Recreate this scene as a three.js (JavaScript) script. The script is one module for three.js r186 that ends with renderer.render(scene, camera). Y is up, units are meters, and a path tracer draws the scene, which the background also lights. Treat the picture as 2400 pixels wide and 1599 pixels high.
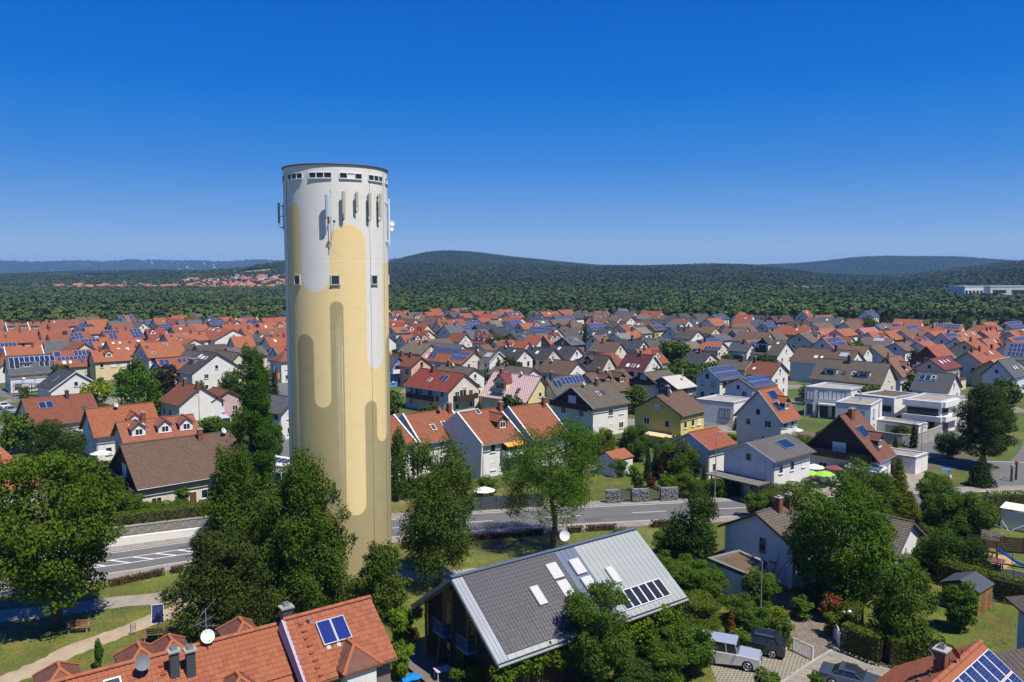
import * as THREE from 'three';
import { mergeGeometries } from 'three/addons/utils/BufferGeometryUtils.js';
import { RoundedBoxGeometry } from 'three/addons/geometries/RoundedBoxGeometry.js';

// ---------------------------------------------------------------- camera, sky, sun, exposure
const scene = new THREE.Scene();
const camera = new THREE.PerspectiveCamera(46.37, 2400 / 1599, 0.5, 30000);
camera.position.set(0, 30, 0);
camera.rotation.set(-4.866 * Math.PI / 180, 0, 0);
camera.updateMatrixWorld();
const renderer = new THREE.WebGLRenderer({ antialias: true });
renderer.toneMapping = THREE.LinearToneMapping;
renderer.toneMappingExposure = 1.38;
renderer.shadowMap.enabled = true;

const lin = (c) => (c <= 0.04045 ? c / 12.92 : Math.pow((c + 0.055) / 1.055, 2.4));
function clearSky() {
  // colour of the clear sky by height above the horizon, in degrees
  const stops = [[-90, 188, 208, 230], [0, 188, 208, 230], [1.2, 172, 198, 226], [3.35, 125, 170, 225], [7.5, 64, 136, 219], [13.2, 6, 112, 210], [18.3, 0, 98, 200], [40, 0, 82, 178], [90, 0, 70, 158]];
  const W = 64, H = 1024, d = new Float32Array(W * H * 4);
  for (let r = 0; r < H; r++) {
    const el = ((r + 0.5) / H - 0.5) * 180;
    let k = 0; while (k < stops.length - 2 && el > stops[k + 1][0]) k++;
    const a = stops[k], b = stops[k + 1], t = Math.min(1, Math.max(0, (el - a[0]) / (b[0] - a[0])));
    const c = [1, 2, 3].map((i) => lin((a[i] + (b[i] - a[i]) * t) / 255) / 1.38);
    for (let x = 0; x < W; x++) d.set([c[0], c[1], c[2], 1], (r * W + x) * 4);
  }
  const t = new THREE.DataTexture(d, W, H, THREE.RGBAFormat, THREE.FloatType);
  t.mapping = THREE.EquirectangularReflectionMapping; t.magFilter = THREE.LinearFilter; t.needsUpdate = true;
  return t;
}
scene.background = scene.environment = clearSky();
const SUN = new THREE.Vector3(0.349, 0.875, 0.337).normalize();
const sun = new THREE.DirectionalLight(new THREE.Color().setRGB(1, 0.94, 0.82), 5);
sun.position.copy(SUN).multiplyScalar(400).add(new THREE.Vector3(0, 0, -150));
sun.target.position.set(0, 0, -150);
sun.castShadow = true;
Object.assign(sun.shadow.camera, { left: -320, right: 320, top: 320, bottom: -320, near: 1, far: 1200 });
sun.shadow.mapSize.set(4096, 4096);
scene.add(sun, sun.target);
scene.fog = new THREE.FogExp2(new THREE.Color().setRGB(0.27, 0.54, 1.0), 0.0001);

// ---------------------------------------------------------------- helpers
const V = (x, y, z) => new THREE.Vector3(x, y, z);
const rad = (d) => d * Math.PI / 180;
const rng = (s) => () => { s = (s + 0x6d2b79f5) | 0; let t = Math.imul(s ^ (s >>> 15), 1 | s); t = (t + Math.imul(t ^ (t >>> 7), 61 | t)) ^ t; return ((t ^ (t >>> 14)) >>> 0) / 4294967296; };
const hash = (x, y, s = 0) => { let h = Math.imul(x | 0, 374761393) + Math.imul(y | 0, 668265263) + Math.imul(s | 0, 974634521); h = Math.imul(h ^ (h >>> 13), 1274126177); return ((h ^ (h >>> 16)) >>> 0) / 4294967296; };
const smooth = (a, b, x) => { const t = Math.min(1, Math.max(0, (x - a) / (b - a))); return t * t * (3 - 2 * t); };
function vnoise(x, y, per = 0, s = 0) {
  const xi = Math.floor(x), yi = Math.floor(y), fx = x - xi, fy = y - yi, u = fx * fx * (3 - 2 * fx), v = fy * fy * (3 - 2 * fy);
  const m = (q) => (per ? ((q % per) + per) % per : q);
  const a = hash(m(xi), m(yi), s), b = hash(m(xi + 1), m(yi), s), c = hash(m(xi), m(yi + 1), s), d = hash(m(xi + 1), m(yi + 1), s);
  return a + (b - a) * u + (c - a) * v + (a - b - c + d) * u * v;
}
const fbm = (x, y, per = 0, s = 0, o = 4) => { let f = 0, a = 0.5, k = 1; for (let i = 0; i < o; i++) { f += a * vnoise(x * k, y * k, per * k, s + i); a *= 0.5; k *= 2; } return f / (1 - Math.pow(0.5, o)); };

const taken = new Map();
const numbered = (n) => { const k = taken.get(n) ?? 0; taken.set(n, k + 1); return k ? `${n}_${String(k).padStart(3, '0')}` : n; };
// collects quads and triangles into one flat-shaded geometry; uv in metres
class Geo {
  constructor() { this.p = []; this.n = []; this.uv = []; this.g = []; this.slot = 0; }
  mat(k) { this.slot = k; return this; }
  _v(a, n, uv) { this.p.push(a.x, a.y, a.z); this.n.push(n.x, n.y, n.z); this.uv.push(uv[0], uv[1]); }
  tri(a, b, c, uvs) {
    const n = V(0, 0, 0).subVectors(b, a).cross(V(0, 0, 0).subVectors(c, a)).normalize();
    const f = (q, i) => uvs ? uvs[i] : Math.abs(n.y) > 0.75 ? [q.x, q.z] : Math.abs(n.x) > Math.abs(n.z) ? [q.z, q.y] : [q.x, q.y];
    this._v(a, n, f(a, 0)); this._v(b, n, f(b, 1)); this._v(c, n, f(c, 2));
    this.g.push(this.slot); return this;
  }
  quad(a, b, c, d, uvs) { this.tri(a, b, c, uvs && [uvs[0], uvs[1], uvs[2]]); return this.tri(a, c, d, uvs && [uvs[0], uvs[2], uvs[3]]); }
  // box given its centre, size, and optional matrix
  box(cx, cy, cz, sx, sy, sz, m) {
    const x = sx / 2, y = sy / 2, z = sz / 2, q = [[-x, -y, -z], [x, -y, -z], [x, y, -z], [-x, y, -z], [-x, -y, z], [x, -y, z], [x, y, z], [-x, y, z]].map((a) => { const v = V(a[0] + cx, a[1] + cy, a[2] + cz); return m ? v.applyMatrix4(m) : v; });
    for (const [a, b, c, d] of [[4, 5, 6, 7], [1, 0, 3, 2], [5, 1, 2, 6], [0, 4, 7, 3], [7, 6, 2, 3], [0, 1, 5, 4]]) this.quad(q[a], q[b], q[c], q[d]);
    return this;
  }
  // bar of square section between two points
  bar(a, b, w, h = w) {
    const d = V(0, 0, 0).subVectors(b, a), L = d.length(); d.normalize();
    const s = Math.abs(d.y) > 0.95 ? V(1, 0, 0) : V(0, 1, 0).cross(d).normalize(), u = d.clone().cross(s).normalize();
    const m = new THREE.Matrix4().makeBasis(s, u, d).setPosition(a.clone().add(b).multiplyScalar(0.5));
    return this.box(0, 0, 0, w, h, L, m);
  }
  tube(a, b, r0, r1 = r0, n = 8, caps = true) {
    const d = V(0, 0, 0).subVectors(b, a).normalize(), s = (Math.abs(d.y) > 0.95 ? V(1, 0, 0) : V(0, 1, 0)).cross(d).normalize(), u = d.clone().cross(s);
    const ring = (o, r) => Array.from({ length: n }, (_, i) => { const t = i / n * Math.PI * 2; return o.clone().addScaledVector(s, Math.cos(t) * r).addScaledVector(u, Math.sin(t) * r); });
    const A = ring(a, r0), B = ring(b, r1);
    for (let i = 0; i < n; i++) { const j = (i + 1) % n; this.quad(A[i], A[j], B[j], B[i]); if (caps) { this.tri(b, B[i], B[j]); this.tri(a, A[j], A[i]); } }
    return this;
  }
  // vertical prism over a polygon of [x, z] points
  prism(pts, y0, y1) {
    const sh = pts.map((p) => new THREE.Vector2(p[0], p[1])); let P = pts;
    if (THREE.ShapeUtils.area(sh) > 0) { P = pts.slice().reverse(); sh.reverse(); }
    for (let i = 0; i < P.length; i++) { const a = P[i], b = P[(i + 1) % P.length]; this.quad(V(a[0], y0, a[1]), V(b[0], y0, b[1]), V(b[0], y1, b[1]), V(a[0], y1, a[1])); }
    for (const [a, b, c] of THREE.ShapeUtils.triangulateShape(sh, [])) { const q = (i, y) => V(P[i][0], y, P[i][1]); const n = V(0,0,0).subVectors(q(b,y1), q(a,y1)).cross(V(0,0,0).subVectors(q(c,y1), q(a,y1))).y; if (n > 0) { this.tri(q(a, y1), q(b, y1), q(c, y1)); this.tri(q(a, y0), q(c, y0), q(b, y0)); } else { this.tri(q(a, y1), q(c, y1), q(b, y1)); this.tri(q(a, y0), q(b, y0), q(c, y0)); } }
    return this;
  }
  build() {
    const g = new THREE.BufferGeometry(), order = [...new Set(this.g)].sort((a, b) => a - b);
    let { p, n, uv } = this;
    if (order.length > 1) {
      const P = [], N = [], U = []; let at = 0;
      for (const s of order) { let c = 0; this.g.forEach((k, i) => { if (k === s) { for (let j = i * 9; j < i * 9 + 9; j++) { P.push(p[j]); N.push(n[j]); } for (let j = i * 6; j < i * 6 + 6; j++) U.push(uv[j]); c += 3; } }); g.addGroup(at, c, s); at += c; }
      p = P; n = N; uv = U;
    } else if (order[0] > 0) g.addGroup(0, p.length / 3, order[0]);
    g.setAttribute('position', new THREE.Float32BufferAttribute(p, 3));
    g.setAttribute('normal', new THREE.Float32BufferAttribute(n, 3));
    g.setAttribute('uv', new THREE.Float32BufferAttribute(uv, 2));
    return g;
  }
}
function mesh(name, geo, mat, parent) {
  const m = new THREE.Mesh(geo instanceof Geo ? geo.build() : geo, mat);
  m.name = parent === scene ? numbered(name) : name; m.castShadow = m.receiveShadow = true; parent.add(m); return m;
}
function thing(name, label, category, x = 0, y = 0, z = 0, turn = 0, group) {
  const o = new THREE.Group(); o.name = numbered(name); o.position.set(x, y, z); o.rotation.y = turn; o.userData = { label, category };
  if (group) o.userData.group = group; scene.add(o); return o;
}
function tag(o, label, category, group) { o.userData = { label, category }; if (group) o.userData.group = group; return o; }
function structure(name, geo, mat) { const m = mesh(name, geo, mat, scene); m.userData = { kind: 'structure' }; return m; }
function smoothNormals(g) { g.computeVertexNormals(); return g; }

// ---------------------------------------------------------------- textures
function dataTex(S, fn, srgb = false, rx = 1, ry = 1) {
  const d = new Uint8Array(S * S * 4);
  for (let y = 0; y < S; y++) for (let x = 0; x < S; x++) { const c = fn(x / S, y / S), i = (y * S + x) * 4; const a = Array.isArray(c) ? c : [c, c, c]; for (let k = 0; k < 3; k++) d[i + k] = Math.max(0, Math.min(255, a[k] * 255)); d[i + 3] = 255; }
  const t = new THREE.DataTexture(d, S, S); t.wrapS = t.wrapT = THREE.RepeatWrapping; t.magFilter = THREE.LinearFilter; t.repeat.set(rx, ry);
  if (srgb) t.colorSpace = THREE.SRGBColorSpace; t.needsUpdate = true; return t;
}
// ten by ten pantiles, 3.0 m by 3.5 m
const tileTone = dataTex(512, (u, v) => { const i = Math.floor(u * 10), j = Math.floor(v * 10); const b = 0.72 + 0.2 * hash(i, j, 5) + 0.3 * (fbm(u * 4, v * 4, 4, 3) - 0.5) + 0.12 * (vnoise(u * 60, v * 60, 60, 9) - 0.5); const lichen = smooth(0.68, 0.78, fbm(u * 12, v * 12, 12, 31)); return [b + lichen * 0.06, b + lichen * 0.12, b + lichen * 0.14]; }, false, 1 / 3, 1 / 3.5);
const tileBump = dataTex(512, (u, v) => { const a = (u * 10) % 1, b = (v * 10) % 1; return 0.5 + 0.28 * Math.sin(a * Math.PI * 2) + 0.2 * (b - 0.5) - (a < 0.07 ? 0.15 : 0); }, false, 1 / 3, 1 / 3.5);
const plasterTone = dataTex(512, (u, v) => 0.94 + 0.16 * (fbm(u * 5, v * 5, 5, 12, 5) - 0.5) + 0.1 * (vnoise(u * 128, v * 128, 128, 2) - 0.5), false, 1 / 6, 1 / 6);
const plasterBump = dataTex(256, (u, v) => fbm(u * 32, v * 32, 32, 7, 3), false, 1 / 2, 1 / 2);
const grassTone = dataTex(512, (u, v) => { const a = fbm(u * 6, v * 6, 6, 21, 5), b = vnoise(u * 128, v * 128, 128, 4), dry = smooth(0.52, 0.72, fbm(u * 9 + 3, v * 9, 9, 40, 4)); const k = 0.62 + 0.55 * (a - 0.5) + 0.5 * (b - 0.5); return [k * (0.95 + 0.4 * dry), k * (1.0 + 0.05 * dry), k * (0.8 + 0.9 * dry)]; }, false, 1 / 14, 1 / 14);
const dirtTone = dataTex(512, (u, v) => 0.8 + 0.35 * (fbm(u * 6, v * 6, 6, 51, 6) - 0.5) + 0.12 * (vnoise(u * 200, v * 200, 200, 6) - 0.5), false, 1 / 5, 1 / 5);
const asphaltTone = dataTex(512, (u, v) => 0.85 + 0.3 * (fbm(u * 4, v * 4, 4, 61, 4) - 0.5) + 0.18 * (vnoise(u * 256, v * 256, 256, 8) - 0.5), false, 1 / 8, 1 / 8);
const paverTone = dataTex(512, (u, v) => { const r = Math.floor(v * 20), a = u * 10 + (r % 2) * 0.5, i = Math.floor(a) % 10, f = a % 1, g = (v * 20) % 1; const j = f < 0.07 || g < 0.12; return (j ? 0.45 : 0.75 + 0.35 * (hash(i, r, 8) - 0.5)) + 0.25 * (fbm(u * 5, v * 5, 5, 71) - 0.5); }, false, 1 / 2.2, 1 / 2.2);
const gridTone = dataTex(256, (u, v) => { const a = (u * 8 + Math.floor(v * 8) * 0.5) % 1, b = (v * 8) % 1; const hole = Math.hypot(a - 0.5, (b - 0.5)) < 0.33; const k = 0.85 + 0.3 * (fbm(u * 6, v * 6, 6, 81) - 0.5); return hole ? [0.35 * k, 0.38 * k, 0.2 * k] : [k, k * 0.97, k * 0.92]; }, false, 1 / 2.4, 1 / 2.4);
const woodTone = dataTex(256, (u, v) => 0.7 + 0.4 * (vnoise(u * 4, v * 64, 0, 91) - 0.5) + 0.3 * (vnoise(u * 16, v * 16, 16, 92) - 0.5) , false, 1 / 1.5, 1 / 1.5);
const cobbleTone = dataTex(512, (u, v) => { const i = Math.floor(u * 16), j = Math.floor(v * 16), f = (u * 16) % 1, g = (v * 16) % 1; return (f < 0.12 || g < 0.12 ? 0.42 : 0.72 + 0.5 * (hash(i, j, 18) - 0.5)) + 0.3 * (fbm(u * 4, v * 4, 4, 101) - 0.5); }, false, 1 / 2, 1 / 2);
const cellTone = dataTex(128, (u, v) => { const a = (u * 6) % 1, b = (v * 10) % 1; const line = a < 0.06 || b < 0.06; const k = 0.9 + 0.25 * (hash(Math.floor(u * 6), Math.floor(v * 10), 4) - 0.5); return line ? [0.14, 0.16, 0.25] : [0.018 * k, 0.03 * k, 0.11 * k]; });
const barkTone = dataTex(128, (u, v) => 0.6 + 0.7 * (vnoise(u * 24, v * 4, 0, 15) - 0.5) + 0.3 * (vnoise(u * 40, v * 40, 40, 16) - 0.5), false, 1, 1);
const stoneTone = dataTex(256, (u, v) => { let best = 9, id = 0, second = 9; for (let i = -1; i < 2; i++) for (let j = -1; j < 2; j++) { const cx = Math.floor(u * 9) + i, cy = Math.floor(v * 14) + j, m = (q, n) => ((q % n) + n) % n; const px = cx + hash(m(cx, 9), m(cy, 14), 1), py = cy + hash(m(cx, 9), m(cy, 14), 2), d = Math.hypot(u * 9 - px, v * 14 - py); if (d < best) { second = best; best = d; id = hash(m(cx, 9), m(cy, 14), 3); } else if (d < second) second = d; } return second - best < 0.09 ? 0.3 : 0.6 + 0.5 * (id - 0.3); }, false, 1 / 1.6, 1 / 1.6);

// ---------------------------------------------------------------- materials
const rgb = (c) => new THREE.Color().setRGB(c[0], c[1], c[2]);
const std = (c, o = {}) => new THREE.MeshStandardMaterial({ color: rgb(c.map((q) => q * 0.86)), roughness: 0.85, ...o });
const ROOF = {
  orange: [0.47, 0.145, 0.058], orangered: [0.42, 0.115, 0.05], brownred: [0.33, 0.105, 0.055], salmon: [0.46, 0.155, 0.085], brown: [0.20, 0.118, 0.078], rust: [0.29, 0.098, 0.045],
  darkbrown: [0.105, 0.082, 0.068], greybrown: [0.175, 0.145, 0.115], grey: [0.13, 0.14, 0.16], darkgrey: [0.072, 0.076, 0.09], black: [0.045, 0.046, 0.055], slate: [0.085, 0.095, 0.125],
  slategrey: [0.105, 0.11, 0.13], red: [0.36, 0.062, 0.034], darkred: [0.145, 0.03, 0.034], crimson: [0.27, 0.05, 0.06], maroon: [0.13, 0.045, 0.05], pink: [0.52, 0.22, 0.18], checker: [0.62, 0.36, 0.36],
  olivegrey: [0.22, 0.195, 0.145], beigegrey: [0.29, 0.265, 0.235], terracotta: [0.40, 0.13, 0.058], rustbrick: [0.25, 0.095, 0.062], rustred: [0.42, 0.12, 0.055], charcoal: [0.105, 0.1, 0.098],
  taupe: [0.175, 0.14, 0.115], cream: [0.5, 0.47, 0.42], salmonbrown: [0.34, 0.15, 0.1], peachroof: [0.55, 0.28, 0.14],
};
const WALL = {
  white: [0.80, 0.79, 0.765], cream: [0.72, 0.66, 0.55], yellow: [0.76, 0.64, 0.36], vyellow: [0.74, 0.60, 0.14], yellowgrey: [0.42, 0.37, 0.22], lilac: [0.42, 0.38, 0.5], pink: [0.62, 0.42, 0.42], pinkwall: [0.66, 0.36, 0.29],
  peach: [0.76, 0.48, 0.36], blue: [0.10, 0.28, 0.62], brownwall: [0.2, 0.16, 0.14], slatewall: [0.09, 0.11, 0.14], amber: [0.76, 0.44, 0.08], burgundy: [0.16, 0.03, 0.045], bluewhite: [0.6, 0.68, 0.78], greywall: [0.36, 0.36, 0.37], darkwall: [0.07, 0.08, 0.11], darkredwall: [0.13, 0.035, 0.04],
};
const roofMat = {}, wallMat = {};
const roofM = (k) => roofMat[k] ??= std(ROOF[k].map((q) => q * 0.72), { map: tileTone, bumpMap: tileBump, bumpScale: 0.04, roughness: 0.8, name: k + '_tiles' });
const wallM = (k) => wallMat[k] ??= std(WALL[k], { map: plasterTone, bumpMap: plasterBump, bumpScale: 0.012, roughness: 0.92, name: k + '_render' });
const checkTone = dataTex(256, (u, v) => { const i = Math.floor(u * 10), j = Math.floor(v * 10); return (i + j) % 2 ? [0.95, 0.93, 0.92] : [0.62, 0.24, 0.24]; }, false, 1 / 3, 1 / 3.5);
roofMat.checker = std([0.75, 0.72, 0.7], { map: checkTone, bumpMap: tileBump, bumpScale: 0.03 });
roofMat.cream = std(ROOF.cream, { map: plasterTone, roughness: 0.6 });
roofMat.charcoal = std(ROOF.charcoal, { map: asphaltTone, roughness: 0.9 });
const M = {
  glass: new THREE.MeshPhysicalMaterial({ color: rgb([0.018, 0.024, 0.032]), roughness: 0.06, specularIntensity: 1 }),
  frame: std([0.78, 0.78, 0.78], { roughness: 0.5 }), brownFrame: std([0.12, 0.06, 0.03], { roughness: 0.6 }), shutter: std([0.70, 0.71, 0.72], { roughness: 0.6 }),
  blind: std([0.5, 0.51, 0.52], { roughness: 0.6 }),
  sill: std([0.5, 0.5, 0.5]), zinc: std([0.33, 0.36, 0.40], { roughness: 0.42, metalness: 0.35, map: plasterTone }), zincPale: std([0.37, 0.395, 0.395], { roughness: 0.45, metalness: 0.25, map: plasterTone }), zincBlue: std([0.2, 0.25, 0.33], { roughness: 0.36, metalness: 0.45, map: plasterTone }),
  brick: std([0.3, 0.11, 0.055], { map: cobbleTone }), darkBrick: std([0.1, 0.06, 0.045], { map: cobbleTone }), chimneyYellow: std([0.42, 0.27, 0.1], { map: plasterTone }), slateClad: std([0.055, 0.062, 0.075], { roughness: 0.6 }), concrete: std([0.42, 0.4, 0.37], { map: dirtTone }),
  steel: std([0.55, 0.57, 0.6], { metalness: 0.8, roughness: 0.35 }), darkSteel: std([0.05, 0.055, 0.06], { metalness: 0.3, roughness: 0.5 }), whiteMetal: std([0.8, 0.8, 0.8], { roughness: 0.4 }),
  pvCell: new THREE.MeshPhysicalMaterial({ color: 0xffffff, map: cellTone, roughness: 0.12 }), pvFrame: std([0.5, 0.51, 0.54], { roughness: 0.35, metalness: 0.3 }),
  collector: new THREE.MeshPhysicalMaterial({ color: rgb([0.012, 0.03, 0.085]), roughness: 0.1 }), collectorLight: std([0.42, 0.5, 0.6], { roughness: 0.2, metalness: 0.2 }), collectorBlack: new THREE.MeshPhysicalMaterial({ color: rgb([0.02, 0.024, 0.034]), roughness: 0.14 }),
  skyGlass: new THREE.MeshPhysicalMaterial({ color: rgb([0.05, 0.06, 0.075]), roughness: 0.05 }),
  darkWood: std([0.055, 0.032, 0.02], { map: woodTone }), wood: std([0.26, 0.13, 0.055], { map: woodTone }), paleWood: std([0.42, 0.33, 0.22], { map: woodTone }), honeyWood: std([0.40, 0.19, 0.05], { map: woodTone }), greyWood: std([0.22, 0.2, 0.175], { map: woodTone }),
  awningOrange: std([0.85, 0.38, 0.04]), awningWhite: std([0.75, 0.72, 0.62]), green: std([0.05, 0.2, 0.09]), bluePlastic: std([0.01, 0.2, 0.68], { roughness: 0.35 }), blueMetal: std([0.05, 0.14, 0.26], { roughness: 0.5 }),
  asphalt: std([0.15, 0.147, 0.15], { map: asphaltTone, roughness: 0.95 }), paint: std([0.78, 0.78, 0.76], { map: plasterTone }), paving: std([0.36, 0.31, 0.27], { map: paverTone }), courtPaving: std([0.36, 0.32, 0.27], { map: paverTone }), cobble: std([0.27, 0.22, 0.17], { map: cobbleTone }), gridPaving: std([0.34, 0.31, 0.27], { map: gridTone }), kerb: std([0.42, 0.4, 0.37], { map: dirtTone }),
  path: std([0.47, 0.37, 0.26], { map: dirtTone }), sand: std([0.5, 0.33, 0.16], { map: dirtTone }), soil: std([0.13, 0.085, 0.05], { map: dirtTone }),
  lawn: std([0.135, 0.165, 0.012], { map: grassTone }), drylawn: std([0.17, 0.19, 0.022], { map: grassTone }), gravel: std([0.36, 0.32, 0.26], { map: dirtTone }), moss: std([0.15, 0.1, 0.06], { map: dirtTone }),
  bark: std([0.12, 0.09, 0.065], { map: barkTone }), stone: std([0.40, 0.37, 0.34], { map: stoneTone, bumpMap: stoneTone, bumpScale: 0.05 }), gabion: std([0.42, 0.43, 0.46], { map: stoneTone, bumpMap: stoneTone, bumpScale: 0.1 }),
  ridge: std([0.42, 0.13, 0.05], { map: plasterTone }),
};
M.tiles = [[0.40, 0.12, 0.05], [0.44, 0.135, 0.055], [0.36, 0.10, 0.042], [0.40, 0.135, 0.065]].map((c) => std(c.map((q) => q * 0.8), { map: plasterTone, roughness: 0.75 }));
M.brownTiles = [[0.235, 0.085, 0.048], [0.21, 0.075, 0.045], [0.25, 0.095, 0.055]].map((c) => std(c.map((q) => q * 0.8), { map: plasterTone, roughness: 0.75 }));
M.darkTiles = [[0.088, 0.087, 0.095], [0.078, 0.077, 0.086], [0.096, 0.094, 0.10]].map((c) => std(c, { map: plasterTone, roughness: 0.42 }));
// ---------------------------------------------------------------- terrain
const bell = (x, d, cx, cd, sx, sd) => Math.exp(-(((x - cx) / sx) ** 2) - (((d - cd) / sd) ** 2));
function land(x, z) {
  const d = -z; if (d < 500) return 0;
  const a = x / d, n = fbm(x / 260 + 40, d / 260, 0, 3, 4) - 0.5;
  const rim = 41 * smooth(-0.2, -0.08, a) - 26 * smooth(0.28, 0.42, a) + 42 * smooth(0.46, 0.68, a);
  let h = rim * smooth(560, 2200, d) * (1 + 0.1 * n) * (1 - 0.35 * smooth(2500, 3300, d) * smooth(0.3, 0.4, a));
  h += 62 * bell(x, d, -255, 3000, 420, 480);
  h += 100 * bell(x, d, 2000, 4300, x < 2000 ? 560 : 760, 600);
  h += 50 * bell(x, d, -440, 1950, 210, 320) + 21 * bell(x, d, -1010, 2350, 300, 300) + 9 * bell(x, d, -1330, 2250, 200, 280) + 10 * bell(x, d, -760, 1800, 200, 200);
  h += 8 * smooth(1250, 1650, d) * (1 - smooth(-0.26, -0.2, a));
  h += (104 + 40 * n) * smooth(5600, 7200, d) * (1 - 0.5 * smooth(-0.12, 0.05, a));
  return h + n * 10 * smooth(900, 1800, d);
}
{
  const xs = [], zs = [];
  for (let x = -5600; x <= 5600; x += Math.abs(x) < 2400 ? 50 : 200) xs.push(x);
  for (let z = 260; z >= -9200; z -= z > -600 ? 40 : z > -4800 ? 50 : 200) zs.push(z);
  const p = [], c = [], uv = [], idx = [];
  for (const z of zs) for (const x of xs) {
    p.push(x, land(x, z), z); uv.push(x, z);
    const d = -z, k = fbm(x / 120, z / 120, 0, 8, 3), m = smooth(0.45, 0.62, k);
    const meadow = [0.12 + 0.05 * m, 0.15 + 0.03 * m, 0.035], wood = [0.03, 0.045, 0.016];
    const w = smooth(1500, 2100, d);
    for (let i = 0; i < 3; i++) c.push(d < 0 ? meadow[i] : meadow[i] + (wood[i] - meadow[i]) * Math.max(w, x > -60 && d > 600 ? 1 : 0));
  }
  const w = xs.length;
  for (let j = 0; j < zs.length - 1; j++) for (let i = 0; i < w - 1; i++) { const a = j * w + i; idx.push(a, a + 1, a + w, a + 1, a + w + 1, a + w); }
  const g = new THREE.BufferGeometry(); g.setIndex(idx);
  g.setAttribute('position', new THREE.Float32BufferAttribute(p, 3)); g.setAttribute('color', new THREE.Float32BufferAttribute(c, 3)); g.setAttribute('uv', new THREE.Float32BufferAttribute(uv, 2)); g.computeVertexNormals();
  structure('ground', g, new THREE.MeshStandardMaterial({ vertexColors: true, map: grassTone, roughness: 1 }));
}
// a flat sheet over a polygon, and a ribbon along a curve
const sheet = (pts, y) => { const g = new Geo(), s = pts.map((p) => new THREE.Vector2(p[0], p[1])); for (const [a, b, c] of THREE.ShapeUtils.triangulateShape(s, [])) { const q = (i) => V(pts[i][0], y, pts[i][1]); const n = (pts[b][1] - pts[a][1]) * (pts[c][0] - pts[a][0]) - (pts[b][0] - pts[a][0]) * (pts[c][1] - pts[a][1]); n > 0 ? g.tri(q(a), q(b), q(c)) : g.tri(q(a), q(c), q(b)); } return g; };
function curvePts(pts, n = 60) { return new THREE.CatmullRomCurve3(pts.map((p) => V(p[0], 0, p[1]))).getSpacedPoints(n); }
function sideways(C, i) { const t = C[Math.min(i + 1, C.length - 1)].clone().sub(C[Math.max(i - 1, 0)]).normalize(); return V(-t.z, 0, t.x); }
// from lateral offset o0 to o1 (positive to the right of travel), bottom y0 (a solid band when y0 < y)
function ribbon(C, o0, o1, y, y0 = y, wob = 0, seed = 1) {
  const g = new Geo(), r = rng(seed); let L = 0; const e = C.map((p, i) => { const s = sideways(C, i); return [p.clone().addScaledVector(s, o0 + wob * (r() - 0.5)), p.clone().addScaledVector(s, o1 + wob * (r() - 0.5))]; });
  for (let i = 0; i < C.length - 1; i++) {
    const l = C[i].distanceTo(C[i + 1]), [a, b] = e[i], [c, d] = e[i + 1], up = (p, h) => V(p.x, h, p.z);
    g.quad(up(a, y), up(b, y), up(d, y), up(c, y), [[o0, L], [o1, L], [o1, L + l], [o0, L + l]]);
    if (y0 < y) { g.quad(up(a, y0), up(a, y), up(c, y), up(c, y0)); g.quad(up(b, y), up(b, y0), up(d, y0), up(d, y)); }
    L += l;
  }
  if (y0 < y) { const cap = ([a, b], f) => { const q = [V(a.x, y0, a.z), V(b.x, y0, b.z), V(b.x, y, b.z), V(a.x, y, a.z)]; f ? g.quad(q[0], q[1], q[2], q[3]) : g.quad(q[1], q[0], q[3], q[2]); }; cap(e[0], true); cap(e[e.length - 1], false); }
  return g;
}
// town gardens and yards: patches of lawn, earth and paving of garden size
const yardTone = dataTex(1024, (u, v) => { const i = Math.floor(u * 24), j = Math.floor(v * 24), k = hash(i, j, 77), n = 0.75 + 0.5 * (fbm(u * 24, v * 24, 24, 41, 4) - 0.5); const c = k < 0.66 ? [0.09, 0.13, 0.018] : k < 0.76 ? [0.15, 0.16, 0.035] : k < 0.88 ? [0.3, 0.27, 0.24] : [0.16, 0.12, 0.08]; return c.map((q) => q * n * 1.6); }, false, 1 / 170, 1 / 170);
structure('gardens_ground', sheet([[-330, -106], [-60, -106], [20, -112], [150, -112], [420, -112], [420, -500], [-330, -430]], 0.006), std([0.62, 0.62, 0.62], { map: yardTone, roughness: 1 }));
structure('park_lawn', sheet([[-90, -30], [-4, -30], [-4, -60], [12, -78], [16, -91], [0, -91.2], [-20, -84], [-40, -74], [-90, -52]], 0.006), M.drylawn);
structure('garden_lawn', sheet([[-2, -40], [70, -40], [78, -101], [18, -93.5], [14, -80], [-2, -60]], 0.01), M.lawn);
structure('roadside_lawn', sheet([[60, -107.6], [95, -108], [95, -122], [66, -121], [60, -114]], 0.018), M.lawn);
structure('hillside_lawn', sheet([[5, -102.5], [26, -106], [40, -106], [40, -118], [26, -124], [6, -116]], 0.016), M.lawn);
structure('brown_house_lawn', sheet([[-58, -92], [-33, -97], [-33, -104], [-60, -104]], 0.016), M.lawn);

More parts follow.
